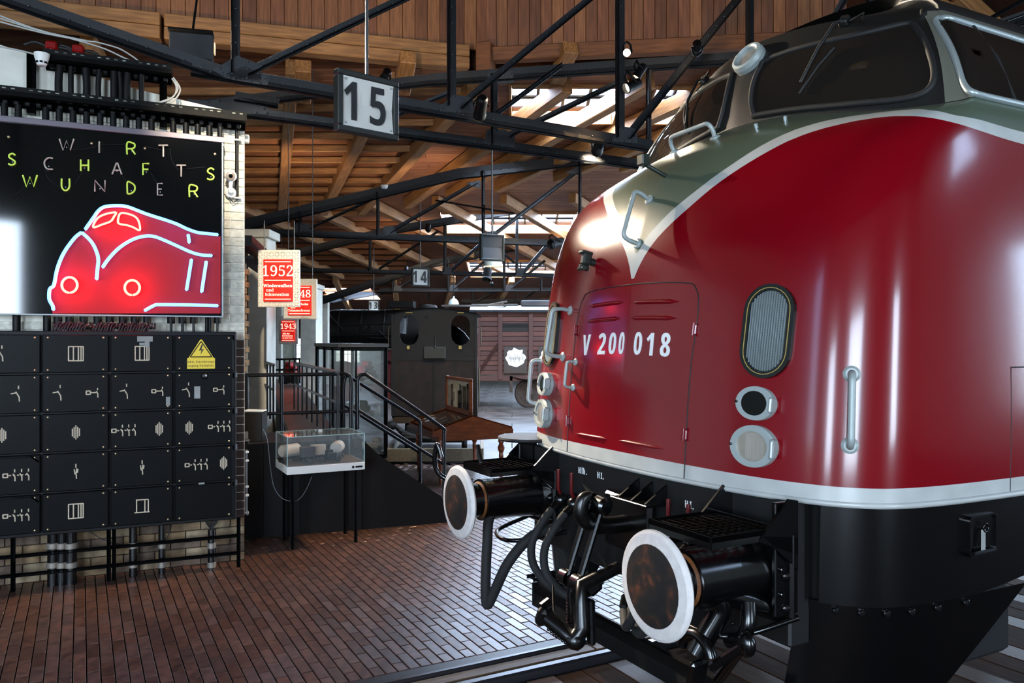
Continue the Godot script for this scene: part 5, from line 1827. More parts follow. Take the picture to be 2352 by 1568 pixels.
# ---------- roof: boarding, beams, decks, rafters, skylights ----------
func roof_hit(px: float, py: float, drop := 0.0) -> Vector3:
	# the sight line through a pixel meets the lower roof, dropped a little
	var d := ray(px, py)
	# y = 2 + d.y t ; roof: ROOF_Y - S (t - ROOF_Z) - drop
	var t := (ROOF_Y + ROOF_S * ROOF_Z - drop - EYE.y) / (d.y + ROOF_S)
	return EYE + d * t
func boards(w: Node3D, p: Vector3, q: Vector3, y0: float, y1: float, width: float) -> void:
	var xf := upright(p, q)
	var len := Vector2(q.x - p.x, q.z - p.z).length()
	var n := int(round(len / width))
	width = len / n
	var mesh := bx(Vector3(y1 - y0, width - 0.006, 0.025), 0.004)
	for k in n:
		# grain along the board: its own x points up
		piece(mesh, "board", M.board[rng.randi() % 5], w, xf * Transform3D(Basis(Vector3.UP, Vector3.LEFT, Vector3.BACK), Vector3((k + 0.5) * width, (y0 + y1) / 2 + rng.randf_range(-0.008, 0.008), rng.randf_range(-0.003, 0.003))))
	var g := Geo.new()
	g.box(xf * Transform3D(Basis(), Vector3(len / 2, (y0 + y1) / 2, -0.04)), Vector3(len, y1 - y0, 0.04))
	wpart(g, "backing", M.deck_back, w)
func timber(p: Vector3, q: Vector3, hgt: float, wid: float, called: String, m: Material, parent: Node3D) -> void:
	# grain follows the piece: built round its own x axis
	var xf := Geo.along(p, q)
	var g := Geo.new()
	g.at(Vector3.ZERO, Vector3(p.distance_to(q), hgt, wid), 0.012)
	var o := part(g, called, m, parent)
	o.transform = parent.global_transform.affine_inverse() * xf
var hole_list := [[0.0, 1.75, 12.6, 14.0], [2.3, 4.0, 12.65, 14.0], [-1.75, 1.6, 19.6, 21.4], [-1.4, 2.4, 24.9, 27.2], [2.6, 4.4, 19.6, 21.4], [5.0, 6.6, 12.5, 14.0], [-7.0, -5.2, 29.0, 31.5], [1.2, 3.2, 31.5, 34.0]]
func build_roof() -> void:
	# high ceiling over the viewer
	var ce := setting("ceiling")
	var g := Geo.new()
	g.at(Vector3(0, 9.3, -3.5), Vector3(29, 0.2, 19.5))
	wpart(g, "deck", M.deck_back, ce)
	# boarded upper wall in two straight runs
	var w := setting("wall_upper")
	var c := Vector3(-0.4, 0, -12.0)
	var l := Vector3(-13.5, 0, -12.0 + 13.1 * 0.2854)
	var r := Vector3(4.75, 0, -12.0 + 5.15 * 0.136)
	boards(w, l, c + Vector3(0.04, 0, 0), 6.37, 9.3, 0.185)
	boards(w, c, r, 6.37, 9.3, 0.165)
	for y in [6.285, 6.11]:
		timber(Vector3(l.x, y, l.z + 0.1), Vector3(-4.7, y, -10.77 + 0.1), 0.168, 0.22, "beam", M.beam, w)
		timber(Vector3(-4.66, y, -10.79 + 0.1), Vector3(c.x - 0.25, y, c.z + 0.16), 0.168, 0.22, "beam", M.beam, w)
	timber(Vector3(c.x + 0.05, 6.26, c.z + 0.12), Vector3(r.x, 6.26, r.z + 0.12), 0.20, 0.2, "beam", M.beam_dark, w)
	timber(Vector3(c.x - 0.1, 6.2, c.z + 0.14), Vector3(c.x + 0.12, 6.2, c.z + 0.2), 0.42, 0.28, "beam_shoe", M.beam_dark, w)
	for q in [[695, 178], [932, 158], [1300, 135]]:
		var p := at(q[0], q[1], 11.2 if q[0] < 1000 else 11.7)
		timber(p + Vector3(0.06, 0.1, 0.2), p + Vector3(-0.12, -0.14, -0.5), 0.2, 0.22, "rafter_end", M.beam, w)
	# lower roof deck of planks with openings
	var d := setting("ceiling_lower")
	var pitch := atan(ROOF_S)
	var far := Geo.new()
	var z := 10.0
	var row := 0
	var segs := {}
	while z < 44.0:
		var wd := 0.2 if z < 21.5 else 0.5
		var zc := z + wd / 2
		var spans := [[-13.8, 13.8]]
		if zc < 12.25:
			var gap := maxf(12.25 - zc, 0.0)
			spans = [[-13.8, -0.4 - gap / 0.2854], [-0.4 + gap / 0.136, 13.8]]
			if spans[1][0] > 13.0: spans.pop_back()
			if spans[0][1] < -13.0: spans.pop_front()
		for h in hole_list:
			if zc > h[2] and zc < h[3]:
				var ns := []
				for s in spans:
					if h[0] > s[0] and h[1] < s[1]:
						ns.append([s[0], h[0]]); ns.append([h[1], s[1]])
					else: ns.append(s)
				spans = ns
		for s in spans:
			var x: float = s[0]
			while x < s[1] - 0.05:
				var e: float = minf(s[1], (floorf((x + 0.01 + (row % 3) * 1.7) / 5.1) + 1.0) * 5.1 - (row % 3) * 1.7)
				var ln: float = e - x
				var xf := Transform3D(Basis(Vector3.RIGHT, pitch * -1.0) * Basis(), Vector3((x + e) / 2, roof_y(zc) + 0.02, -zc))
				var inview: bool = absf((x + e) / 2) < zc * 0.75 and z < 21.5 and z > 11.8 and x < 6.0
				if inview:
					var key := "%.2f" % ln
					if not segs.has(key): segs[key] = bx(Vector3(ln - 0.004, 0.03, 0.195), 0.005)
					piece(segs[key], "plank", M.deck[rng.randi() % 3], d, xf)
				else:
					far.box(xf, Vector3(ln - 0.004, 0.03, wd - 0.006))
				x = e
		z += wd
		row += 1
	stuff(wpart(far, "planking", M.deck[1], d))
	# light-tight skin above the planks, with the same openings
	g = Geo.new()
	g.prism(PackedVector2Array([Vector2(-14.4, 8.2), Vector2(-0.4, 12.1), Vector2(4.8, 11.45), Vector2(14.4, 9.0), Vector2(14.4, 12.4), Vector2(-14.4, 12.4)]), 6.5, 6.6, Transform3D(Basis(Vector3.RIGHT, Vector3.FORWARD, Vector3.UP), Vector3.ZERO))
	g.at(Vector3(0, 6.36, -12.34), Vector3(28.8, 0.5, 0.06))
	var zs := [12.3, 44.4]
	for h in hole_list:
		zs.append(h[2]); zs.append(h[3])
	zs.sort()
	for i in zs.size() - 1:
		if zs[i + 1] - zs[i] < 0.01: continue
		var zc: float = (zs[i] + zs[i + 1]) / 2
		var xs := [-14.4]
		var hs := []
		for h in hole_list:
			if zc > h[2] and zc < h[3]: hs.append(h)
		hs.sort_custom(func(a, b): return a[0] < b[0])
		var x := -14.4
		for h in hs + [[14.4, 14.4]]:
			var sl: float = zs[i + 1] - zs[i]
			g.box(Transform3D(Basis(Vector3.RIGHT, -pitch), Vector3((x + h[0]) / 2, roof_y(zc) + 0.10, -zc)), Vector3(h[0] - x, 0.1, sl + 0.01))
			x = h[1]
	wpart(g, "roofing", M.deck_back, d)
	# rafters fanning out under the deck
	var starts := [-8.2, -5.8, -3.2, -1.85, -0.6, 0.85, 2.1, 3.4, 4.8, 6.2]
	for k in starts.size():
		var x: float = starts[k]
		var ang := deg_to_rad(10.0 + 3.6 * k)
		var z0: float = 12.05 - (absf(x + 0.4) * (0.2854 if x < -0.4 else 0.136)) + 0.35
		var ln := 8.2 - 0.25 * k
		var z1 := z0 + ln * cos(ang)
		timber(Vector3(x, roof_y(z0) - 0.14, -z0), Vector3(x - ln * sin(ang), roof_y(z1) - 0.14, -z1), 0.24, 0.19, "rafter", M.beam, d)
	for k in 11:
		var x := -9.5 + 1.55 * k
		var ang := deg_to_rad(-14.0 - 2.0 * k)
		var z0 := 18.6 - 0.1 * k
		var z1 := z0 + 8.0
		timber(Vector3(x, roof_y(z0) - 0.14, -z0), Vector3(x - 8.0 * tan(ang), roof_y(z1) - 0.14, -z1), 0.22, 0.18, "rafter", M.beam, d)
	for k in 9:
		var x := -8.0 + 2.0 * k
		timber(Vector3(x, roof_y(27.0) - 0.14, -27), Vector3(x - 2.0, roof_y(43.0) - 0.14, -43), 0.22, 0.18, "rafter", M.beam, d)
	# battens across the left bay
	for k in 12:
		var zz := 12.6 + k * 0.62
		timber(Vector3(-12.0, roof_y(zz) - 0.07, -zz), Vector3(-0.75 - 0.42 * (zz - 12.6), roof_y(zz) - 0.07, -zz), 0.12, 0.07, "batten", M.beam, d)
	for k in 14:
		var zz := 20.4 + k * 0.75
		timber(Vector3(-12.0, roof_y(zz) - 0.07, -zz), Vector3(-2.4 - 0.15 * k, roof_y(zz) - 0.07, -zz), 0.12, 0.07, "batten", M.beam_dark, d)
	# skylights: frame, bars, panes and upstands
	for h in hole_list:
		window_no += 1
		var sk := setting("window_%d" % window_no)
		var zc: float = (h[2] + h[3]) / 2
		var xc: float = (h[0] + h[1]) / 2
		var bas := Basis(Vector3.RIGHT, -pitch)
		var f := Transform3D(bas, Vector3(xc, roof_y(zc) + 0.24, -zc))
		var lx: float = h[1] - h[0]
		var lz: float = h[3] - h[2]
		for e in [[Vector3(-lx / 2 - 0.03, -0.12, 0), Vector3(0.05, 0.34, lz + 0.1)], [Vector3(lx / 2 + 0.03, -0.12, 0), Vector3(0.05, 0.34, lz + 0.1)], [Vector3(0, -0.12, -lz / 2 - 0.03), Vector3(lx, 0.34, 0.05)], [Vector3(0, -0.12, lz / 2 + 0.03), Vector3(lx, 0.34, 0.05)]]:
			g = Geo.new()
			g.at(Vector3.ZERO, e[1], 0.008)
			var o := part(g, "upstand", M.beam, sk)
			o.transform = f * Transform3D(Basis(), e[0])
		var nx := int(round(lx / 0.42))
		for k in range(1, nx):
			g = Geo.new()
			g.box(f * Transform3D(Basis(), Vector3(-lx / 2 + lx * k / nx, 0, 0)), Vector3(0.05, 0.05, lz))
			wpart(g, "glazing_bar", M.grey_box, sk)
		var nz := int(round(lz / 0.5))
		for k in range(1, nz):
			g = Geo.new()
			g.box(f * Transform3D(Basis(), Vector3(0, 0, -lz / 2 + lz * k / nz)), Vector3(lx, 0.05, 0.045))
			wpart(g, "glazing_bar", M.grey_box, sk)
		g = Geo.new()
		g.box(f, Vector3(lx - 0.01, 0.006, lz - 0.01))
		wpart(g, "pane", M.pane, sk)
		var al := AreaLight3D.new()
		al.name = numbered("skylight_daylight")
		add_child(al)
		al.area_size = Vector2(lx, lz)
		al.light_color = Color(0.78, 0.88, 1.0)
		al.light_energy = SKYL * (1.0 if zc < 15 else 2.4)
		al.area_range = 60.0
		al.area_attenuation = 2.0
		al.shadow_enabled = true
		al.global_transform = f * Transform3D(Basis(Vector3.RIGHT, -PI / 2), Vector3(0, -0.05, 0))
	# sloping boarded roof over the locomotive, far right
	var rr := setting("ceiling_right")
	var o0 := at(1945, -120, 11.6)
	var ex := (at(2420, 190, 10.6) - at(1945, -30, 11.3)).normalized()
	var ez := Vector3(0.1, -0.1, -1).normalized()
	var ey := ez.cross(ex).normalized()
	ez = ex.cross(ey)
	var fr := Transform3D(Basis(ex, ey, ez), at(1945, -30, 11.3))
	var pm := bx(Vector3(7.0, 0.03, 0.16), 0.005)
	for k in 30: piece(pm, "plank", M.deck[k % 3], rr, fr * Transform3D(Basis(), Vector3(2.4, 0.1, 1.6 - k * 0.165)))
	g = Geo.new()
	g.box(fr * Transform3D(Basis(), Vector3(2.4, 0.2, -0.8)), Vector3(7.6, 0.1, 5.6))
	wpart(g, "roofing", M.deck_back, rr)
	timber(at(2040, -40, 9.2), at(2208, 58, 9.6), 0.24, 0.2, "rafter", M.beam, rr)
	timber(at(2200, -10, 9.6), at(2352, 130, 9.8), 0.2, 0.18, "rafter", M.beam, rr)
	timber(at(2330, -10, 10.2), at(2470, 130, 10.2), 0.2, 0.18, "rafter", M.beam, rr)

# ---------- steel trusses ----------
# members given as [x1, y1, x2, y2, width in metres, name] in pixels on the truss plane
func truss(label: String, xf: Transform3D, mem: Array, plates: Array, m: Material, riv := true) -> Node3D:
	var t := thing("roof_truss", label, "truss", xf)
	for e in mem:
		var p := hit(xf, e[0], e[1])
		var q := hit(xf, e[2], e[3])
		var wd: float = e[4]
		var g := Geo.new()
		var d := (q - p).normalized()
		var up := Vector3(-d.y, d.x, 0)
		# angle section: a web plate and a flange on its lower edge
		g.bar(p, q, wd, 0.014, up)
		var off := up * (-wd * 0.5 + 0.008)
		if e[5] == "chord": off = up * (wd * 0.5 - 0.008) * (1.0 if up.y < 0 else -1.0)
		g.bar(p + off + Vector3(0, 0, 0.03), q + off + Vector3(0, 0, 0.03), 0.014, 0.07, up)
		g.bar(p + off * -1.0 + Vector3(0, 0, -0.035), q + off * -1.0 + Vector3(0, 0, -0.035), 0.014, 0.07, up)
		var o := part(g, e[5], m, t)
		if riv:
			var ln := p.distance_to(q)
			var rv := Geo.new()
			for k in range(1, int(ln / 0.17)):
				var c := p + d * (k * 0.17)
				rv.lathe([Vector2(0, 0.012), Vector2(0.009, 0.009), Vector2(0.013, 0.0)], Transform3D(Basis(), c + Vector3(0, 0, 0.008)), 6)
			if rv.v.size() > 0: stuff(part(rv, "rivets", m, o))
	for pl in plates:
		var poly := PackedVector2Array()
		for k in range(0, pl.size(), 2): poly.append(hit2(xf, pl[k], pl[k + 1]))
		var g := Geo.new()
		g.prism(poly, -0.012, 0.012)
		var o := part(g, "gusset_plate", m, t)
		if riv:
			var rv := Geo.new()
			for k in range(0, poly.size()):
				for f in [0.15, 0.5]:
					var c := poly[k].lerp(poly[(k + 1) % poly.size()], f)
					var cen := Vector2.ZERO
					for q in poly: cen += q / poly.size()
					c = c.lerp(cen, 0.16)
					rv.lathe([Vector2(0, 0.012), Vector2(0.009, 0.009), Vector2(0.013, 0.0)], Transform3D(Basis(), Vector3(c.x, c.y, 0.012)), 6)
			stuff(part(rv, "rivets", m, o))
	return t
func tplane(xl: float, zl: float, xr: float, zr: float) -> Transform3D:
	return upright(at(xl, 784, zl), at(xr, 784, zr))
func build_trusses() -> void:
	var t1 := tplane(0, 7.2, 1490, 9.3)
	truss("near black riveted truss with crossing diagonals behind the sign 15", t1, [
		[-30, -20, 520, 172, 0.15, "chord"], [440, 158, 1500, 337, 0.15, "chord"],
		[541, -20, 541, 170, 0.085, "post"], [1037, -20, 1037, 245, 0.10, "post"], [1424, -20, 1424, 318, 0.115, "post"], [1722, -40, 1722, 120, 0.115, "post"],
		[565, 168, 945, -12, 0.085, "diagonal"], [1052, 246, 1375, -20, 0.075, "diagonal"], [1440, 316, 1712, -24, 0.075, "diagonal"]],
		[[488, 162, 545, 128, 600, 150, 600, 190, 520, 180], [1010, 246, 1040, 218, 1085, 225, 1088, 262, 1010, 256], [1405, 318, 1426, 290, 1460, 296, 1463, 330, 1405, 326], [520, 170, 560, 152, 620, 176, 615, 196, 540, 190]], M.steel)
	var t1b := tplane(540, 8.9, 1490, 10.0)
	truss("second near black truss below the first, carrying spotlights", t1b, [
		[430, 240, 1500, 382, 0.13, "chord"], [1135, 172, 1135, 332, 0.085, "post"], [1490, 160, 1490, 380, 0.07, "post"],
		[1165, 312, 1415, 192, 0.07, "diagonal"], [540, 222, 640, 238, 0.12, "brace"], [1290, 150, 1140, 262, 0.05, "diagonal"], [915, 262, 1035, 212, 0.06, "brace"]],
		[[455, 236, 540, 222, 600, 240, 640, 262, 560, 262, 455, 246], [1112, 330, 1118, 298, 1160, 298, 1182, 312, 1182, 340]], M.steel)
	var t0 := tplane(440, 11.6, 1720, 10.6)
	truss("long dark ring beam under the boarded wall", t0, [[430, 246, 1000, 183, 0.17, "chord"], [990, 184, 1780, 128, 0.18, "chord"], [1135, 172, 1135, 232, 0.09, "post"]], [[1120, 168, 1180, 163, 1180, 190, 1120, 194]], M.steel)
	var t2 := tplane(565, 14.0, 1450, 15.8)
	truss("middle truss rising to the right over the 14 sign", t2, [
		[540, 522, 1060, 398, 0.21, "chord"], [1050, 400, 1480, 352, 0.21, "chord"], [555, 531, 1360, 562, 0.13, "chord"],
		[1110, 392, 1110, 548, 0.065, "post"], [1332, 366, 1332, 560, 0.065, "post"], [868, 442, 868, 540, 0.06, "post"], [690, 486, 690, 534, 0.06, "post"],
		[895, 532, 1095, 418, 0.07, "diagonal"], [1125, 546, 1322, 396, 0.075, "diagonal"], [712, 524, 858, 456, 0.05, "diagonal"], [1000, 460, 1180, 490, 0.03, "tie_rod"]],
		[[1072, 420, 1104, 414, 1104, 432, 1080, 428], [1115, 548, 1118, 532, 1140, 530, 1140, 548], [1300, 396, 1330, 380, 1330, 402], [880, 540, 880, 520, 905, 520, 912, 540], [672, 532, 680, 512, 712, 514, 720, 534]], M.steel)
	var t3 := tplane(600, 18.5, 1330, 20.5)
	truss("dark distant truss behind the hanging blank sign", t3, [
		[560, 612, 900, 528, 0.2, "chord"], [890, 530, 1340, 458, 0.2, "chord"], [600, 618, 1330, 634, 0.11, "chord"],
		[1022, 512, 1022, 626, 0.08, "post"], [1187, 486, 1187, 630, 0.08, "post"], [850, 545, 850, 622, 0.07, "post"],
		[1036, 622, 1104, 560, 0.07, "diagonal"], [1200, 628, 1262, 556, 0.08, "diagonal"], [1140, 566, 1182, 604, 0.06, "diagonal"], [870, 618, 1008, 530, 0.06, "diagonal"]],
		[[1016, 632, 1016, 614, 1036, 612, 1038, 632], [1184, 634, 1184, 616, 1204, 616, 1206, 636]], M.steel, false)
	var t4 := tplane(700, 23.0, 1300, 23.6)
	truss("pale grey truss with low chord above the boxcar", t4, [
		[740, 690, 1000, 603, 0.22, "chord"], [995, 605, 1300, 545, 0.22, "chord"], [870, 667, 1300, 665, 0.12, "chord"],
		[1030, 598, 1030, 668, 0.07, "post"], [1158, 575, 1158, 668, 0.08, "post"], [1243, 640, 1243, 668, 0.07, "post"], [903, 640, 903, 668, 0.07, "post"],
		[1042, 662, 1112, 600, 0.08, "diagonal"], [1172, 662, 1252, 598, 0.08, "diagonal"], [918, 660, 985, 618, 0.07, "diagonal"], [880, 655, 900, 642, 0.05, "diagonal"]],
		[[903, 668, 906, 656, 922, 656, 924, 668], [1032, 668, 1034, 654, 1050, 654, 1052, 668], [1160, 668, 1162, 654, 1178, 654, 1180, 668], [985, 616, 1032, 596, 1032, 606, 1000, 612]], M.steel, false)
	var t5 := tplane(700, 30.0, 1300, 30.0)
	truss("most distant truss just above the boxcar roof", t5, [
		[700, 700, 1010, 645, 0.24, "chord"], [1000, 647, 1290, 610, 0.24, "chord"], [1060, 692, 1290, 690, 0.16, "chord"],
		[985, 650, 985, 690, 0.1, "post"], [1085, 640, 1085, 690, 0.1, "post"], [1187, 640, 1187, 690, 0.1, "post"],
		[1095, 692, 1180, 646, 0.1, "diagonal"], [1195, 690, 1270, 640, 0.1, "diagonal"]], [], M.steel, false)
	# struts over the locomotive, upper right
	var tr := tplane(1880, 9.0, 2400, 8.0)
	truss("dark struts and pale rods above the cab, upper right corner", tr, [
		[1905, 60, 1950, -20, 0.08, "diagonal"], [1985, -20, 2018, 40, 0.06, "diagonal"], [2030, -20, 2110, 40, 0.1, "diagonal"], [2240, 82, 2420, 20, 0.16, "chord"]], [], M.steel)
	var tq := tplane(2100, 8.6, 2400, 7.8)
	truss("three pale rods crossing above the cab side window", tq, [
		[2210, 78, 2370, -10, 0.035, "rod"], [2215, 86, 2370, 30, 0.035, "rod"], [2250, 118, 2400, 112, 0.05, "rod"]], [], M.steel, false)
# ---------- platform, showcase, desk, distant vehicles ----------
func pole(g: Geo, pts: Array, r: float, bend := 0.0) -> void:
	g.tube(pts, r, 8)
func build_back() -> void:
	build_platform()
	build_showcase()
	build_desk()
	build_small_loco()
	build_boxcar()
	build_steam_loco()
	build_vitrine()
	build_pillars()
func build_platform() -> void:
	var PX := upright(flo(566, 1238), flo(1019, 1200))
	var p := thing("raised_platform", "black clad raised walkway with a ramp falling to the right", "platform", PX)
	var y1 := hit(PX, 602, 1018).y
	var xs := hit(PX, 832, 1021).x
	var xm := hit(PX, 871, 1045)
	var xe := hit(PX, 1040, 1198)
	var ye := hit(PX, 1015, 1141)
	var poly := PackedVector2Array([Vector2(-0.02, 0), Vector2(xe.x + 0.05, 0), Vector2(ye.x, ye.y), Vector2(xm.x, xm.y), Vector2(xs, y1), Vector2(-0.02, y1)])
	var g := Geo.new()
	g.prism(poly, -1.0, -0.012)
	part(g, "core", M.ramp, p)
	# cladding sheets
	var cuts := [-0.02, hit(PX, 600, 1018).x + 0.02, hit(PX, 690, 1018).x, xs]
	for k in 3:
		g = Geo.new()
		g.at(Vector3((cuts[k] + cuts[k + 1]) / 2, y1 / 2, -0.006), Vector3(cuts[k + 1] - cuts[k] - 0.006, y1 - 0.004, 0.012), 0.002)
		part(g, "cladding_sheet", M.ramp, p)
	g = Geo.new()
	g.prism(PackedVector2Array([Vector2(xs + 0.004, 0), Vector2(xe.x, 0), Vector2(ye.x, ye.y - 0.004), Vector2(xm.x, xm.y - 0.004), Vector2(xs + 0.004, y1 - 0.004)]), -0.012, 0.0)
	part(g, "cladding_sheet", M.ramp, p)
	# walkway running back
	var b0 := PX * Vector3(0.5, 0, -0.9)
	var b1 := flo(622, 872, y1)
	var b2 := flo(676, 868, y1)
	var b3 := PX * Vector3(hit(PX, 800, 1018).x, 0, -0.9)
	g = Geo.new()
	var fl := PackedVector2Array([Vector2(b0.x, -b0.z), Vector2(b3.x, -b3.z), Vector2(b2.x, -b2.z), Vector2(b1.x, -b1.z)])
	g.prism(fl, y1 - 0.1, y1, Transform3D(Basis(Vector3.RIGHT, Vector3.FORWARD, Vector3.UP), Vector3.ZERO))
	wpart(g, "walkway_floor", M.walkway, p)
	g = Geo.new()
	g.prism(fl, 0.0, y1 - 0.1, Transform3D(Basis(Vector3.RIGHT, Vector3.FORWARD, Vector3.UP), Vector3.ZERO))
	wpart(g, "walkway_base", M.ramp, p)
	# front rail
	var r := 0.02
	var fr := thing("platform_railing", "dark tube railing along the platform front", "railing", PX)
	var h1 := hit(PX, 680, 860, -0.05).y
	var h2 := hit(PX, 700, 947, -0.05).y
	var xr := hit(PX, 806, 900, -0.05).x
	g = Geo.new()
	g.tube(smooth_line([Vector3(-0.6, h1, -0.05), Vector3(xr - 0.3, h1, -0.05), Vector3(xr - 0.06, h1, -0.05), Vector3(xr, h1 - 0.07, -0.05), Vector3(xr, h1 - 0.3, -0.05), Vector3(xr, y1, -0.05)], 5), r, 10)
	part(g, "top_rail", M.railing, fr)
	g = Geo.new()
	g.tube([Vector3(-0.1, h2, -0.05), Vector3(xr, h2, -0.05)], r * 0.9, 10)
	part(g, "mid_rail", M.railing, fr)
	for x in [hit(PX, 647, 900, -0.05).x, hit(PX, 567, 900, -0.05).x]:
		g = Geo.new()
		g.tube([Vector3(x, y1, -0.05), Vector3(x, h1, -0.05)], r, 10)
		part(g, "post", M.railing, fr)
	# two sloping handrails of the ramp
	for k in 2:
		var z := -0.05 if k == 0 else -0.85
		var sr := thing("ramp_railing", "dark sloping tube handrail of the ramp, %s" % ["front one", "rear one"][k], "railing", PX, "ramp handrails")
		var pts: Array = [[822, 985], [822, 890], [824, 866], [838, 860], [856, 870], [1008, 976], [1019, 990], [1020, 1010], [1020, 1142]] if k == 0 else [[790, 985], [790, 890], [795, 864], [806, 866], [820, 876], [948, 956], [963, 968], [965, 985], [965, 1110]]
		var o := []
		for q in pts: o.append(hit(PX, q[0], q[1], z))
		g = Geo.new()
		g.tube(smooth_line(o, 4), r, 10)
		part(g, "top_rail", M.railing, sr)
		pts = [[822, 941], [1020, 1066]] if k == 0 else [[790, 930], [965, 1040]]
		g = Geo.new()
		g.tube([hit(PX, pts[0][0], pts[0][1], z), hit(PX, pts[1][0], pts[1][1], z)], r * 0.9, 10)
		part(g, "mid_rail", M.railing, sr)
	# railings along the walkway
	for k in 2:
		var a := at(593, 826, 11.6) if k == 0 else at(776, 855, 8.3)
		var b := at(628, 838, 10.0) if k == 0 else at(676, 834, 12.2)
		if k == 0:
			a = at(592, 826, 13.0)
			b = at(628, 838, 10.2)
		var wr := thing("walkway_railing", "barred railing beside the walkway, %s" % ["left side", "right side"][k], "railing", Transform3D(Basis(), Vector3(a.x, 0, a.z)), "walkway railings")
		g = Geo.new()
		g.tube([a, b], 0.022, 8)
		wpart(g, "top_rail", M.railing_pale, wr)
		var d := Vector3(0, -0.32, 0)
		g = Geo.new()
		g.tube([a + d, b + d], 0.016, 8)
		wpart(g, "mid_rail", M.railing_pale, wr)
		var n := 7 if k == 0 else 9
		for j in n:
			var c := a.lerp(b, float(j) / (n - 1))
			g = Geo.new()
			g.tube([c, Vector3(c.x, y1, c.z)], 0.013, 6)
			wpart(g, "post", M.railing, wr)
	# far cross railing
	var cr2 := thing("cross_railing", "thin dark railing across the far end of the walkway", "railing", Transform3D(Basis(), Vector3(at(600, 826, 15).x, 0, -15.0)))
	for y in [826, 850]:
		g = Geo.new()
		g.tube([at(596, y, 15), at(690, y - 2, 15)], 0.02, 6)
		wpart(g, "rail", M.railing, cr2)
	for j in 9:
		g = Geo.new()
		g.tube([at(596 + j * 11.5, 826, 15), at(596 + j * 11.5, 880, 15)], 0.015, 6)
		wpart(g, "post", M.railing, cr2)
	# loudspeaker-like control box on the wall end
	var cbx := upright(at(560, 784, 7.75), at(603, 784, 7.75))
	var cb := thing("control_box", "black box with white labels on the platform at the wall end", "box", cbx)
	g = Geo.new()
	var q0 := hit(cbx, 560, 1015)
	var q1 := hit(cbx, 602, 945)
	g.at(Vector3((q0.x + q1.x) / 2, (q0.y + q1.y) / 2, -0.08), Vector3(q1.x - q0.x, q1.y - q0.y, 0.18), 0.006)
	part(g, "housing", M.frame_black, cb)
	g = Geo.new()
	g.at(Vector3((q0.x + q1.x) / 2, q1.y + 0.006, -0.04), Vector3(q1.x - q0.x + 0.02, 0.012, 0.16), 0.003)
	part(g, "bracket", M.white_plastic, cb)
	for e in [[566, 999, 0.035, 0.07], [568, 1011, 0.045, 0.02]]:
		g = Geo.new()
		g.at(hit(cbx, e[0], e[1], 0.011), Vector3(e[2], e[3], 0.002))
		part(g, "label_plate", M.paper, cb)
	var wc := thing("hanging_cord", "thin grey cord hanging from the black box to the floor", "cord", cbx)
	g = Geo.new()
	var cpts := []
	for q in [[604, 985], [614, 1010], [622, 1080], [630, 1120], [650, 1145], [680, 1150], [700, 1130], [716, 1095]]: cpts.append(hit(cbx, q[0], q[1], 0.05))
	g.tube(smooth_line(cpts, 5), 0.004, 5)
	part(g, "strand", M.railing_pale, wc)
	var pp := thing("wall_end_pipe", "thin grey pipe with white clamps down the wall end", "pipe", WX)
	g = Geo.new()
	g.tube([Vector3(0.02, 1.0, -0.06), Vector3(0.02, 0.45, -0.06), Vector3(0.03, 0.4, -0.04)], 0.012, 8)
	part(g, "pipe", M.railing_pale, pp)
	for y in [0.98, 0.9, 0.66, 0.58, 0.42]:
		g = Geo.new()
		g.at(Vector3(0.025, y, -0.06), Vector3(0.03, 0.02, 0.04), 0.004)
		part(g, "clamp", M.white_plastic, pp)
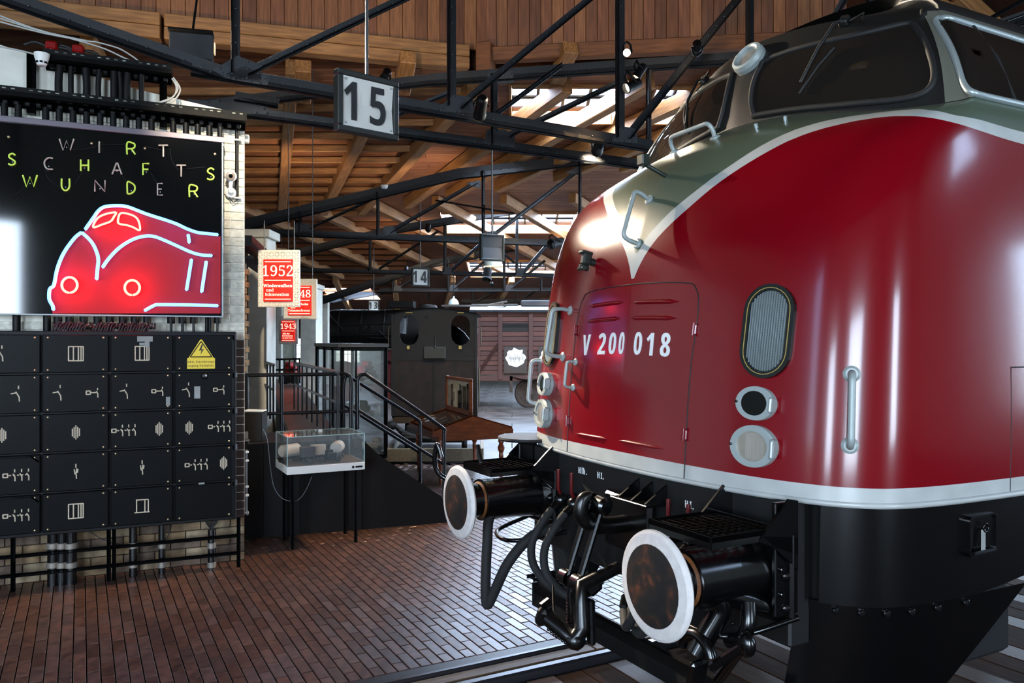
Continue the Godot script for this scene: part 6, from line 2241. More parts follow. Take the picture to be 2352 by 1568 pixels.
func build_showcase() -> void:
	var SX := upright(Vector3(-2.108, 0, -7.65), Vector3(-1.553, 0, -7.935))
	var t := thing("showcase", "small glass showcase on thin black legs before the platform", "showcase", SX)
	var w := 0.62
	var d := 0.40
	var g: Geo
	for q in [[0.0, 0.0], [w, 0.0], [0.0, -d], [w, -d]]:
		g = Geo.new()
		g.bar(Vector3(q[0], 0, q[1]), Vector3(q[0], 0.74, q[1]), 0.026, 0.026, Vector3.RIGHT)
		part(g, "leg", M.frame_black, t)
	g = Geo.new()
	var cx := w / 2
	var cz := -d / 2
	g.at(Vector3(cx, 0.77, cz), Vector3(w + 0.14, 0.075, d + 0.16), 0.004)
	var base := part(g, "base", M.white_plastic, t)
	g = Geo.new()
	g.at(Vector3(cx, 0.809, cz), Vector3(w + 0.11, 0.006, d + 0.13))
	part(g, "tray_floor", M.warm_grey, base)
	g = Geo.new()
	g.at(Vector3(w + 0.01, 0.765, cz + (d + 0.16) / 2 + 0.001), Vector3(0.07, 0.018, 0.003))
	g.lathe([Vector2(0, 0.004), Vector2(0.013, 0.003), Vector2(0.013, 0)], Transform3D(Basis(), Vector3(w - 0.05, 0.765, cz + (d + 0.16) / 2)), 12)
	part(g, "lock", M.ink, base)
	var x0 := cx - (w + 0.13) / 2
	var x1 := cx + (w + 0.13) / 2
	var z0 := cz - (d + 0.15) / 2
	var z1 := cz + (d + 0.15) / 2
	for e in [[Vector3(cx, 0.95, z1), Vector3(x1 - x0, 0.28, 0.005)], [Vector3(cx, 0.95, z0), Vector3(x1 - x0, 0.28, 0.005)], [Vector3(x0, 0.95, cz), Vector3(0.005, 0.28, z1 - z0)], [Vector3(x1, 0.95, cz), Vector3(0.005, 0.28, z1 - z0)], [Vector3(cx, 1.09, cz), Vector3(x1 - x0, 0.005, z1 - z0)]]:
		g = Geo.new()
		g.at(e[0], e[1])
		part(g, "glass_pane", M.clear, t)
	for e in [[Vector3(x0, 1.09, z1), Vector3(x1, 1.09, z1)], [Vector3(x0, 1.09, z0), Vector3(x1, 1.09, z0)], [Vector3(x0, 1.09, z0), Vector3(x0, 1.09, z1)], [Vector3(x1, 1.09, z0), Vector3(x1, 1.09, z1)], [Vector3(x0, 0.81, z1), Vector3(x0, 1.09, z1)], [Vector3(x1, 0.81, z1), Vector3(x1, 1.09, z1)], [Vector3(x0, 0.81, z0), Vector3(x0, 1.09, z0)], [Vector3(x1, 0.81, z0), Vector3(x1, 1.09, z0)]]:
		g = Geo.new()
		g.bar(e[0], e[1], 0.007, 0.007)
		part(g, "glass_edge", M.glass_edge, t)
	# models inside
	var y := 0.812
	var mx := SX * Transform3D(Basis(), Vector3(0.3, y, -0.05))
	var tr := thing("model_lorry", "dark blue model lorry at the front of the showcase", "model lorry", mx)
	g = Geo.new()
	g.at(Vector3(0.1, 0.055, 0), Vector3(0.09, 0.07, 0.075), 0.014)
	g.at(Vector3(0.165, 0.042, 0), Vector3(0.06, 0.042, 0.062), 0.014)
	part(g, "cab", M.model_blue, tr)
	g = Geo.new()
	g.at(Vector3(-0.04, 0.028, 0), Vector3(0.26, 0.014, 0.06), 0.003)
	part(g, "chassis", M.frame_black, tr)
	for x in [-0.14, 0.0, 0.15]:
		for z in [-0.035, 0.035]:
			g = Geo.new()
			g.lathe([Vector2(0, 0.009), Vector2(0.022, 0.009), Vector2(0.024, 0.004), Vector2(0.024, -0.009), Vector2(0, -0.009)], Transform3D(Basis(), Vector3(x, 0.024, z)), 14)
			part(g, "wheel", M.rubber, tr)
	for k in 2:
		var mt := thing("model_tank_wagon", "pale model tank wagon in the showcase, %s" % ["at the back left", "at the back right showing its round end"][k], "model wagon", SX * Transform3D(Basis(Vector3.UP, [0.5, 1.15][k]), Vector3([0.02, 0.5][k], y, [-0.22, -0.25][k])), "model tank wagons")
		g = Geo.new()
		g.lathe([Vector2(0, 0.11), Vector2(0.05, 0.105), Vector2(0.062, 0.09), Vector2(0.062, -0.09), Vector2(0.05, -0.105), Vector2(0, -0.11)], Transform3D(Basis(Vector3.BACK, Vector3.UP, Vector3.RIGHT), Vector3(0, 0.115, 0)), 22)
		part(g, "tank", M.model_grey, mt)
		g = Geo.new()
		g.at(Vector3(0, 0.045, 0), Vector3(0.24, 0.016, 0.07), 0.003)
		part(g, "chassis", M.frame_black, mt)
		for x in [-0.08, 0.08]:
			g = Geo.new()
			g.lathe([Vector2(0, 0.05), Vector2(0.024, 0.05), Vector2(0.024, -0.05), Vector2(0, -0.05)], Transform3D(Basis(), Vector3(x, 0.024, 0)), 14)
			part(g, "wheel_set", M.rubber, mt)
	for k in 2:
		var mb := thing("model_goods_wagon", "model goods wagon with %s body in the middle of the showcase" % ["dark grey", "white"][k], "model wagon", SX * Transform3D(Basis(Vector3.UP, 0.12), Vector3([0.17, 0.3][k], y, [-0.12, -0.22][k])), "model goods wagons")
		g = Geo.new()
		g.at(Vector3(0, 0.105, 0), Vector3(0.14, 0.10, 0.08), 0.004)
		part(g, "body", [M.grey_box, M.model_grey][k], mb)
		g = Geo.new()
		g.at(Vector3(0, 0.045, 0), Vector3(0.16, 0.016, 0.07))
		part(g, "chassis", M.frame_black, mb)
		for x in [-0.05, 0.05]:
			g = Geo.new()
			g.lathe([Vector2(0, 0.045), Vector2(0.022, 0.045), Vector2(0.022, -0.045), Vector2(0, -0.045)], Transform3D(Basis(), Vector3(x, 0.022, 0)), 12)
			part(g, "wheel_set", M.rubber, mb)
	var eng := thing("model_engine", "black model engine block between the pale wagons", "model engine", SX * Transform3D(Basis(), Vector3(0.40, y, -0.2)))
	g = Geo.new()
	g.at(Vector3(0, 0.06, 0), Vector3(0.08, 0.09, 0.09), 0.01)
	part(g, "block", M.frame_black, eng)
	for k in 3:
		g = Geo.new()
		g.tube([Vector3(-0.03 + 0.03 * k, 0.10, 0.0), Vector3(-0.03 + 0.03 * k, 0.15, 0.0)], 0.012, 8)
		part(g, "cylinder", M.frame_black, eng)
func build_desk() -> void:
	var o := flo(1006, 1113)
	var x := Vector3(0.934, 0, -0.356)
	var DX := Transform3D(Basis(x, Vector3.UP, x.cross(Vector3.UP)), o)
	var t := thing("display_desk", "reddish wooden display desk with two sloping tops and turned legs", "desk", DX)
	var w := 0.987
	var d := 1.27
	var g: Geo
	for q in [[0.04, -0.02], [w - 0.04, -0.02], [0.04, -d + 0.02], [w - 0.04, -d + 0.02]]:
		g = Geo.new()
		g.lathe([Vector2(0, 0), Vector2(0.022, 0.0), Vector2(0.026, 0.06), Vector2(0.022, 0.08), Vector2(0.03, 0.3), Vector2(0.036, 0.36), Vector2(0.03, 0.4), Vector2(0.05, 0.45), Vector2(0.052, 0.48), Vector2(0.03, 0.53), Vector2(0.045, 0.56), Vector2(0.04, 0.62)], Transform3D(Basis(Vector3.RIGHT, Vector3.FORWARD, Vector3.UP), Vector3(q[0], 0, q[1])), 14)
		part(g, "leg", M.desk, t)
	g = Geo.new()
	g.at(Vector3(w / 2, 0.64, -d / 2), Vector3(w, 0.08, d), 0.006)
	part(g, "apron_frame", M.desk, t)
	g = Geo.new()
	g.prism(PackedVector2Array([Vector2(-0.09, 0.68), Vector2(w + 0.12, 0.68), Vector2(w + 0.12, 0.745), Vector2(w / 2 + 0.01, 0.94), Vector2(w / 2 - 0.01, 0.94), Vector2(-0.09, 0.745)]), -d - 0.05, 0.05)
	part(g, "sloping_top", M.desk, t)
	for s in [0, 1]:
		var a := Vector3(-0.06, 0.76, 0) if s == 0 else Vector3(w + 0.09, 0.76, 0)
		var b := Vector3(w / 2, 0.945, 0)
		g = Geo.new()
		g.quad(a + Vector3(0, 0, -0.02), b + Vector3(0, 0, -0.02), b + Vector3(0, 0, -d), a + Vector3(0, 0, -d), Vector3.UP)
		part(g, "glass_lid", M.desk_glass, t)
		for e in [[a + Vector3(0, 0, 0.02), b + Vector3(0, 0, 0.02)], [a + Vector3(0, 0, -d - 0.01), b + Vector3(0, 0, -d - 0.01)], [a + Vector3(0, 0, 0.02), a + Vector3(0, 0, -d)]]:
			g = Geo.new()
			g.bar(e[0], e[1], 0.03, 0.05)
			part(g, "lid_frame", M.desk, t)
		for k in 5:
			g = Geo.new()
			var c := a.lerp(b, 0.35 + 0.08 * (k % 3)) + Vector3(0, -0.014, -0.15 - 0.24 * k)
			g.box(Transform3D(Basis(Vector3.UP, 0.3 * (k - 2)) , c) * Transform3D(Basis(Vector3.BACK, 0.36 if s == 0 else -0.36), Vector3(0, 0.014, 0)), Vector3(0.16, 0.004, 0.13))
			part(g, "document", M.paper if k % 2 else M.paper_tan, t)
	# framed photograph standing on the ridge, facing left
	var fr := thing("framed_photograph", "sepia town photograph in a wooden frame standing on the desk", "picture", DX)
	var fx := Transform3D(Basis(Vector3.FORWARD * -1.0, Vector3.UP, Vector3.LEFT), Vector3(w / 2, 0.95, -d / 2))
	g = Geo.new()
	var fw := 0.62
	var fh := 0.52
	for e in [[Vector3(0, 0.03, 0), Vector3(2 * fw, 0.07, 0.05)], [Vector3(0, fh - 0.03, 0), Vector3(2 * fw, 0.05, 0.05)], [Vector3(-fw + 0.03, fh / 2, 0), Vector3(0.06, fh, 0.05)], [Vector3(fw - 0.03, fh / 2, 0), Vector3(0.06, fh, 0.05)]]:
		g = Geo.new()
		g.box(fx * Transform3D(Basis(), e[0]), e[1], 0.006)
		part(g, "frame_bar", M.desk, fr)
	g = Geo.new()
	g.box(fx * Transform3D(Basis(), Vector3(0, fh / 2, 0.0)), Vector3(2 * fw - 0.1, fh - 0.08, 0.01))
	var ph := part(g, "print", M.sepia, fr)
	# printed picture: sky, house fronts, square
	var houses := [[-0.56, 0.06, 0.18, 0.40, 0], [-0.38, 0.06, 0.12, 0.34, 1], [-0.26, 0.06, 0.1, 0.28, 0], [-0.02, 0.06, 0.2, 0.26, 2], [0.06, 0.3, 0.05, 0.12, 2], [0.12, 0.3, 0.05, 0.1, 2], [0.22, 0.06, 0.18, 0.34, 1], [0.42, 0.06, 0.12, 0.38, 2]]
	for e in houses:
		g = Geo.new()
		g.box(fx * Transform3D(Basis(), Vector3(e[0] + e[2] / 2, e[1] + e[3] / 2, 0.006)), Vector3(e[2], e[3], 0.003))
		part(g, "printed_shape", [M.sepia_light, M.sepia_mid, M.sepia_dark][e[4]], ph)
		for k in 4:
			g = Geo.new()
			g.box(fx * Transform3D(Basis(), Vector3(e[0] + e[2] * (0.2 + 0.2 * k), e[1] + e[3] * 0.55, 0.008)), Vector3(0.007, e[3] * 0.5, 0.002))
			part(g, "printed_line", M.sepia_mid, ph)
func plate_hole(g: Geo, x0: float, x1: float, y0: float, y1: float, hole: PackedVector2Array, c: Vector2, z0: float, z1: float) -> void:
	var outer := PackedVector2Array()
	for p in hole:
		var k := 1e9
		if absf(p.x) > 1e-6: k = minf(k, ((x1 - c.x) if p.x > 0 else (x0 - c.x)) / p.x)
		if absf(p.y) > 1e-6: k = minf(k, ((y1 - c.y) if p.y > 0 else (y0 - c.y)) / p.y)
		outer.append(c + p * k)
	var inner := PackedVector2Array()
	for p in hole: inner.append(c + p)
	var n := hole.size()
	for i in n:
		var j := (i + 1) % n
		for z in [z0, z1]:
			var aw := Vector3(0, 0, 1 if z == z1 else -1)
			g.quad(Vector3(outer[i].x, outer[i].y, z), Vector3(outer[j].x, outer[j].y, z), Vector3(inner[j].x, inner[j].y, z), Vector3(inner[i].x, inner[i].y, z), aw)
			# fill the square corners the rays miss
			if absf(outer[i].x - outer[j].x) > 1e-4 and absf(outer[i].y - outer[j].y) > 1e-4:
				var cn := Vector2(x1 if hole[i].x + hole[j].x > 0 else x0, y1 if hole[i].y + hole[j].y > 0 else y0)
				g.ftri(Vector3(outer[i].x, outer[i].y, z), Vector3(outer[j].x, outer[j].y, z), Vector3(cn.x, cn.y, z), aw)
		g.quad(Vector3(inner[i].x, inner[i].y, z0), Vector3(inner[j].x, inner[j].y, z0), Vector3(inner[j].x, inner[j].y, z1), Vector3(inner[i].x, inner[i].y, z1), Vector3(-hole[i].x, -hole[i].y, 0))
func build_small_loco() -> void:
	var Z := 13.6
	var X := Transform3D(Basis(Vector3.UP, deg_to_rad(2.0)), Vector3(at(998, 784, Z).x, 0, -Z))
	var t := thing("small_locomotive", "small dark iron locomotive seen from behind with two oval cab windows", "locomotive", X)
	var s := Z / FOCAL
	var hw := 98.0 * s
	var g := Geo.new()
	var ys := 1.69
	var yt := 2.46
	var wy := 2.0 - (758 - 784) * s
	plate_hole(g, -hw, 0.0, ys, yt, stadium(22 * s, 35 * s), Vector2(-58 * s, wy), -0.03, 0.0)
	plate_hole(g, 0.0, hw, ys, yt, stadium(22 * s, 35 * s), Vector2(60 * s, wy), -0.03, 0.0)
	var top := PackedVector2Array([Vector2(hw, yt)])
	for k in 11: top.append(Vector2(hw - 2 * hw * k / 10.0, yt + 0.10 * sin(PI * k / 10.0)))
	g.prism(top, -0.03, 0.0)
	part(g, "cab_end", M.old_iron, t, "dark grey upper plate")
	for k in 2:
		g = Geo.new()
		var c: float = [-58.0, 60.0][k] * s
		var xf := Transform3D(Basis(), Vector3(c, wy, 0))
		ring(stadium(24.5 * s, 38 * s), stadium(21.5 * s, 34.5 * s), -0.02, 0.022, xf, g)
		var fr := part(g, "window_ring", M.old_iron, t)
		g = Geo.new()
		g.at(Vector3(c - 0.01, wy - 40 * s, 0.04), Vector3(0.06, 0.07, 0.05), 0.01)
		g.at(Vector3(c, wy + 40 * s, 0.02), Vector3(0.12, 0.02, 0.04), 0.005)
		part(g, "window_catch", M.brass, fr)
	for k in 2:
		g = Geo.new()
		g.at(Vector3((-hw / 2 if k == 0 else hw / 2), (ys + 0.73) / 2 + 0.0, -0.02), Vector3(hw - 0.008, ys - 0.73, 0.035), 0.004)
		part(g, "bunker_plate", M.old_iron_brown, t, "brownish lower plate")
	g = Geo.new()
	g.at(Vector3(0.0, (ys + 0.73) / 2, 0.005), Vector3(0.06, ys - 0.73, 0.02), 0.003)
	g.at(Vector3(0.0, ys, 0.003), Vector3(2 * hw, 0.04, 0.02), 0.003)
	for x in [-hw + 0.02, hw - 0.02]: g.at(Vector3(x, (yt + 0.73) / 2, 0.003), Vector3(0.05, yt - 0.73, 0.025), 0.003)
	part(g, "seam_strip", M.old_iron, t)
	g = Geo.new()
	for k in 26:
		g.lathe([Vector2(0, 0.012), Vector2(0.008, 0.009), Vector2(0.011, 0)], Transform3D(Basis(), Vector3(-hw + 0.05 + k * (2 * hw - 0.1) / 25.0, 0.78, 0.0)), 6)
		g.lathe([Vector2(0, 0.012), Vector2(0.008, 0.009), Vector2(0.011, 0)], Transform3D(Basis(), Vector3(-0.02 if k % 2 else 0.02, 0.78 + k * 0.035, 0.015)), 6)
	stuff(part(g, "rivets", M.old_iron_brown, t))
	# roof sheet, sides, floor
	g = Geo.new()
	var rows := []
	for z in [0.1, -2.2]:
		var line := PackedVector3Array()
		for k in 13: line.append(Vector3(-hw - 0.06 + (2 * hw + 0.12) * k / 12.0, yt + 0.0 + 0.115 * sin(PI * k / 12.0), z))
		rows.append(line)
	g.sheet(rows, Vector3.UP)
	part(g, "roof_sheet", M.old_iron, t)
	for sx in [-1.0, 1.0]:
		g = Geo.new()
		g.at(Vector3(sx * (hw - 0.02), 1.2, -1.1), Vector3(0.03, 1.0, 2.2))
		g.at(Vector3(sx * (hw - 0.02), 2.3, -1.1), Vector3(0.03, 0.3, 2.2))
		g.at(Vector3(sx * (hw - 0.02), 2.0, -0.25), Vector3(0.03, 0.8, 0.5))
		part(g, "cab_side", M.old_iron, t)
		g = Geo.new()
		g.tube(smooth_line([Vector3(sx * hw, 2.24, -0.1), Vector3(sx * (hw + 0.06), 2.24, -0.1), Vector3(sx * (hw + 0.06), 1.94, -0.1), Vector3(sx * hw, 1.94, -0.1)], 3), 0.012, 6)
		part(g, "hand_rail", M.old_brass, t)
		g = Geo.new()
		g.tube([Vector3(sx * (hw + 0.03), 1.55, -0.2), Vector3(sx * (hw + 0.03), 0.9, -0.2)], 0.014, 6)
		part(g, "hand_rail", M.old_brass, t)
	g = Geo.new()
	g.at(Vector3(0, 0.95, -1.1), Vector3(2 * hw - 0.1, 0.1, 2.1))
	part(g, "cab_floor", M.old_iron, t)
	g = Geo.new()
	g.lathe([Vector2(0.62, 0.4), Vector2(0.62, -0.4), Vector2(0.0, -0.42)], Transform3D(Basis(), Vector3(0, 1.75, -2.6)), 24)
	part(g, "boiler", M.old_iron, t)
	# lamp box on the end plate
	g = Geo.new()
	g.at(Vector3(1.0 * s, 2.0 - (810 - 784) * s, 0.07), Vector3(51 * s, 28 * s, 0.14), 0.015)
	g.tube([Vector3(2 * s, 1.88, 0.06), Vector3(2 * s, 2.08, 0.05)], 0.014, 8)
	g.ball(Vector3(2 * s, 1.9, 0.12), Vector3(0.03, 0.03, 0.03), 8)
	part(g, "lamp_box", M.box_green, t, "greenish iron box on the end plate")
	for x in [-0.14, 0.12]:
		g = Geo.new()
		g.lathe([Vector2(0, 0.02), Vector2(0.03, 0.016), Vector2(0.03, 0)], Transform3D(Basis(), Vector3(x, yt - 0.04, 0)), 10)
		part(g, "boss", M.old_iron, t)
	# chassis below
	g = Geo.new()
	g.at(Vector3(0, 0.66, -0.1), Vector3(2 * hw - 0.02, 0.12, 0.12), 0.01)
	part(g, "buffer_beam", M.wood_worn, t)
	g = Geo.new()
	g.at(Vector3(0, 0.42, -0.8), Vector3(1.0, 0.3, 1.6), 0.03)
	for k in 5: g.tube([Vector3(-0.7 + 0.05 * k, 0.62 - 0.06 * k, 0.1), Vector3(-0.45 + 0.1 * k, 0.35, 0.05)], 0.04, 8)
	g.ball(Vector3(-0.72, 0.58, 0.08), Vector3(0.1, 0.08, 0.09), 10)
	part(g, "coupling_gear", M.old_iron, t)
	for x in [-0.5, 0.5]:
		g = Geo.new()
		g.lathe([Vector2(0, 0.05), Vector2(0.26, 0.04), Vector2(0.3, 0.0), Vector2(0.3, -0.05), Vector2(0, -0.05)], Transform3D(Basis(Vector3.FORWARD, Vector3.UP, Vector3.RIGHT), Vector3(x, 0.32, -0.7)), 24)
		part(g, "wheel", M.old_iron, t)
	g = Geo.new()
	g.lathe([Vector2(0.17, 0.0), Vector2(0.17, 0.06), Vector2(0.15, 0.1), Vector2(0.0, 0.12)], Transform3D(Basis(Vector3.RIGHT, Vector3.FORWARD, Vector3.UP), Vector3(-20 * s, yt + 0.08, -0.5)), 20)
	part(g, "roof_dome", M.old_iron, t)
	# low pale plinth it stands on
	var pl := thing("display_plinth", "low cream painted plinth under the small dark locomotive", "plinth", X)
	g = Geo.new()
	g.at(Vector3(0.01, 0.11, 0.33), Vector3(2.3 * 0.72, 0.22, 0.06), 0.008)
	part(g, "front_board", M.cream, pl)
	for sx in [-1.0, 1.0]:
		g = Geo.new()
		g.at(Vector3(0.01 + sx * 0.80, 0.11, -0.6), Vector3(0.06, 0.22, 1.8), 0.008)
		part(g, "side_board", M.cream, pl)
	g = Geo.new()
	g.at(Vector3(0.01, 0.03, -0.6), Vector3(1.54, 0.04, 1.8))
	part(g, "gravel_bed", M.slab, pl)
func build_boxcar() -> void:
	var Z := 24.0
	var s := Z / FOCAL
	var X := Transform3D(Basis(), Vector3(at(1090, 784, Z).x, 0, -Z))
	var t := thing("boxcar", "brown wooden goods wagon with a map poster, far behind", "wagon", X)
	var len := 4.6
	var y0 := 2.0 - (862 - 784) * s
	var y1 := 2.0 + (784 - 716) * s
	var n := 13
	var ph := (y1 - y0) / n
	var pm := bx(Vector3(len, ph - 0.012, 0.04), 0.006)
	for k in n: piece(pm, "plank", M.wagon[k % 3], t, Transform3D(Basis(), Vector3(len / 2, y0 + (k + 0.5) * ph, 0)))
	var g := Geo.new()
	g.at(Vector3(len / 2, (y0 + y1) / 2, -1.2), Vector3(len, y1 - y0, 2.3))
	part(g, "body_core", M.old_iron_brown, t)
	for px in [1098, 1149, 1219, 1300, 1370]:
		g = Geo.new()
		var x: float = (px - 1090.0) * s
		g.at(Vector3(x, (y0 + y1) / 2 - 0.05, 0.05), Vector3(0.13, y1 - y0 + 0.15, 0.07), 0.01)
		part(g, "side_post", M.wagon[1], t)
	g = Geo.new()
	g.bar(Vector3((1100 - 1090) * s, y0 + 0.1, 0.04), Vector3((1145 - 1090) * s, y0 + 0.95, 0.04), 0.1, 0.05, Vector3(0, 1, 0.0))
	part(g, "brace", M.wagon[0], t)
	g = Geo.new()
	g.at(Vector3((1184 - 1090) * s, 2.0 + (784 - 752) * s, 0.025), Vector3(59 * s, 19 * s, 0.02))
	part(g, "vent_opening", M.ink, t)
	g = Geo.new()
	var rows := []
	for k in 9:
		var a := k / 8.0
		rows.append(PackedVector3Array([Vector3(-0.15, y1 + 0.02 + 0.22 * sin(a * PI / 2), 0.15 - 1.3 * a), Vector3(len, y1 + 0.02 + 0.22 * sin(a * PI / 2), 0.15 - 1.3 * a)]))
	g.sheet(rows, Vector3.UP)
	g.bar(Vector3(-0.15, y1 + 0.02, 0.15), Vector3(len, y1 + 0.02, 0.15), 0.07, 0.05)
	part(g, "roof", M.roof_grey, t)
	g = Geo.new()
	g.at(Vector3(len / 2, y0 - 0.09, 0.0), Vector3(len, 0.16, 0.12), 0.01)
	part(g, "sole_bar", M.wagon[1], t)
	for px in [1216, 1350]:
		var x: float = (px - 1090.0) * s
		g = Geo.new()
		var xf := Transform3D(Basis(), Vector3(x, 0.42, -0.15))
		g.lathe([Vector2(0.0, 0.06), Vector2(0.1, 0.05), Vector2(0.12, 0.02), Vector2(0.34, 0.02), Vector2(0.36, 0.05), Vector2(0.42, 0.04), Vector2(0.45, -0.06), Vector2(0, -0.06)], xf, 28)
		part(g, "wheel", M.wheel_brown, t)
		g = Geo.new()
		for k in 4:
			var pts := []
			for j in 9:
				var f := j / 8.0 * 2 - 1
				pts.append(Vector3(x + f * (0.52 - 0.09 * k), 0.85 + 0.09 * f * f - 0.025 * k, 0.05))
			for j in 8: g.bar(pts[j], pts[j + 1], 0.022, 0.09)
		part(g, "leaf_spring", M.wheel_brown, t)
		g = Geo.new()
		g.at(Vector3(x, 0.5, 0.03), Vector3(0.2, 0.22, 0.1), 0.02)
		part(g, "axle_box", M.wheel_brown, t)
		g = Geo.new()
		for e in [-0.55, 0.55]: g.at(Vector3(x + e, 0.72, 0.03), Vector3(0.1, 0.5, 0.06), 0.01)
		part(g, "spring_hanger", M.wheel_brown, t)
	for k in 2:
		var px: float = [1184.0, 1262.0][k]
		var po := thing("poster", ["white map poster with brown lower edge on the goods wagon", "black and white poster half hidden by the red locomotive"][k], "poster", X)
		var c := Vector3((px - 1090) * s, 2.0 - (826 - 784) * s, 0.11)
		g = Geo.new()
		g.at(c, Vector3(52 * s, 62 * s, 0.02), 0.003)
		part(g, "board", M.poster_brown, po)
		g = Geo.new()
		var poly := PackedVector2Array()
		for j in 22:
			var an := TAU * j / 22.0
			var rr: float = 1.0 + 0.16 * sin(j * 2.3) + 0.12 * cos(j * 3.9)
			poly.append(Vector2(c.x + cos(an) * 22 * s * rr, c.y + 5 * s + sin(an) * 21 * s * rr))
		g.prism(poly, 0.12, 0.124)
		part(g, "printed_map", M.paper, po)
		g = Geo.new()
		for j in 7:
			var a := Vector3(c.x + (-16 + 5 * j) * s, c.y + (14 - 3 * (j % 3)) * s, 0.126)
			g.bar(a, a + Vector3((4 - 3 * (j % 2)) * s, -16 * s, 0), 0.01, 0.002, Vector3(1, 0.2, 0))
			g.bar(a + Vector3(-4 * s, -8 * s, 0), a + Vector3(9 * s, (-9 + 2 * (j % 3)) * s, 0), 0.008, 0.002)
		part(g, "map_line", M.warm_grey, po)
	# pipework visible over the roof
	var pp := thing("roof_machine", "grey box and pipes behind the goods wagon roof", "machine", X)
	g = Geo.new()
	g.at(Vector3((1235 - 1090) * s, 2.0 + (784 - 694) * s, -0.9), Vector3(75 * s, 15 * s, 0.5), 0.03)
	part(g, "box", M.grey_mid, pp)
	g = Geo.new()
	for e in [[1080, 698, 1190, 698], [1100, 702, 1165, 690], [1150, 690, 1160, 702], [1010, 700, 1100, 701]]: g.tube([Vector3((e[0] - 1090) * s, 2.0 + (784 - e[1]) * s, -0.6), Vector3((e[2] - 1090) * s, 2.0 + (784 - e[3]) * s, -0.6)], 0.035, 6)
	part(g, "pipe", M.grey_mid, pp)
func build_steam_loco() -> void:
	var Z := 26.0
	var s := Z / FOCAL
	var X := Transform3D(Basis(), Vector3(at(750, 784, Z).x, 0, -Z))
	var t := thing("steam_locomotive", "large black steam locomotive boiler in the far background", "locomotive", X)
	var g := Geo.new()
	var yc := 2.0 + (784 - 755) * s
	var r := 46 * s
	g.lathe([Vector2(0, -0.3), Vector2(r * 0.9, -0.2), Vector2(r, 0.0), Vector2(r, 3.6), Vector2(0, 3.65)], Transform3D(Basis(Vector3.BACK, Vector3.UP, Vector3.RIGHT), Vector3(0.1, yc, -r)), 36)
	part(g, "boiler", M.old_iron, t)
	for k in 5:
		g = Geo.new()
		g.lathe([Vector2(r, -0.03), Vector2(r + 0.012, -0.02), Vector2(r + 0.012, 0.02), Vector2(r, 0.03)], Transform3D(Basis(Vector3.BACK, Vector3.UP, Vector3.RIGHT), Vector3(0.35 + 0.75 * k, yc, -r)), 36)
		part(g, "boiler_band", M.old_iron, t)
	g = Geo.new()
	g.at(Vector3((918 - 750) * s, 2.0 + (784 - 698) * s, -0.5), Vector3(62 * s, 16 * s, 0.6), 0.02)
	part(g, "cab_box", M.old_iron, t)
	for e in [[[755, 770], [905, 768]], [[755, 748], [900, 742]], [[850, 775], [905, 778]], [[755, 720], [790, 760]], [[870, 760], [905, 790]]]:
		g = Geo.new()
		g.tube([Vector3((e[0][0] - 750) * s, 2.0 + (784 - e[0][1]) * s, 0.05), Vector3((e[1][0] - 750) * s, 2.0 + (784 - e[1][1]) * s, 0.05)], 0.03, 6)
		part(g, "pipe", M.old_iron, t)
	g = Geo.new()
	for k in 2: g.lathe([Vector2(0, 0.12), Vector2(0.09, 0.11), Vector2(0.1, 0)], Transform3D(Basis(), Vector3((839 + 15 * k - 750) * s, 2.0 + (784 - 750) * s, -0.05)), 12)
	part(g, "valve", M.old_iron, t)
	g = Geo.new()
	g.at(Vector3(1.6, 2.0 - (796 - 784) * s, 0.1), Vector3(4.4, 0.1, 0.6))
	part(g, "running_board", M.old_iron, t)
	g = Geo.new()
	g.at(Vector3((892 - 750) * s, 2.0 - (815 - 784) * s, 0.1), Vector3(30 * s, 26 * s, 0.2), 0.02)
	g.at(Vector3((892 - 750) * s, 2.0 - (860 - 784) * s, 0.1), Vector3(26 * s, 40 * s, 0.2), 0.02)
	part(g, "red_frame", M.frame_red, t, "dull red frame plates")
	for k in 3:
		g = Geo.new()
		g.lathe([Vector2(0.08, 0.05), Vector2(0.56, 0.02), Vector2(0.62, 0.05), Vector2(0.68, 0.0), Vector2(0.68, -0.1), Vector2(0, -0.1)], Transform3D(Basis(), Vector3(0.5 + 1.5 * k, 0.69, 0.0)), 28)
		part(g, "wheel", M.frame_red, t)
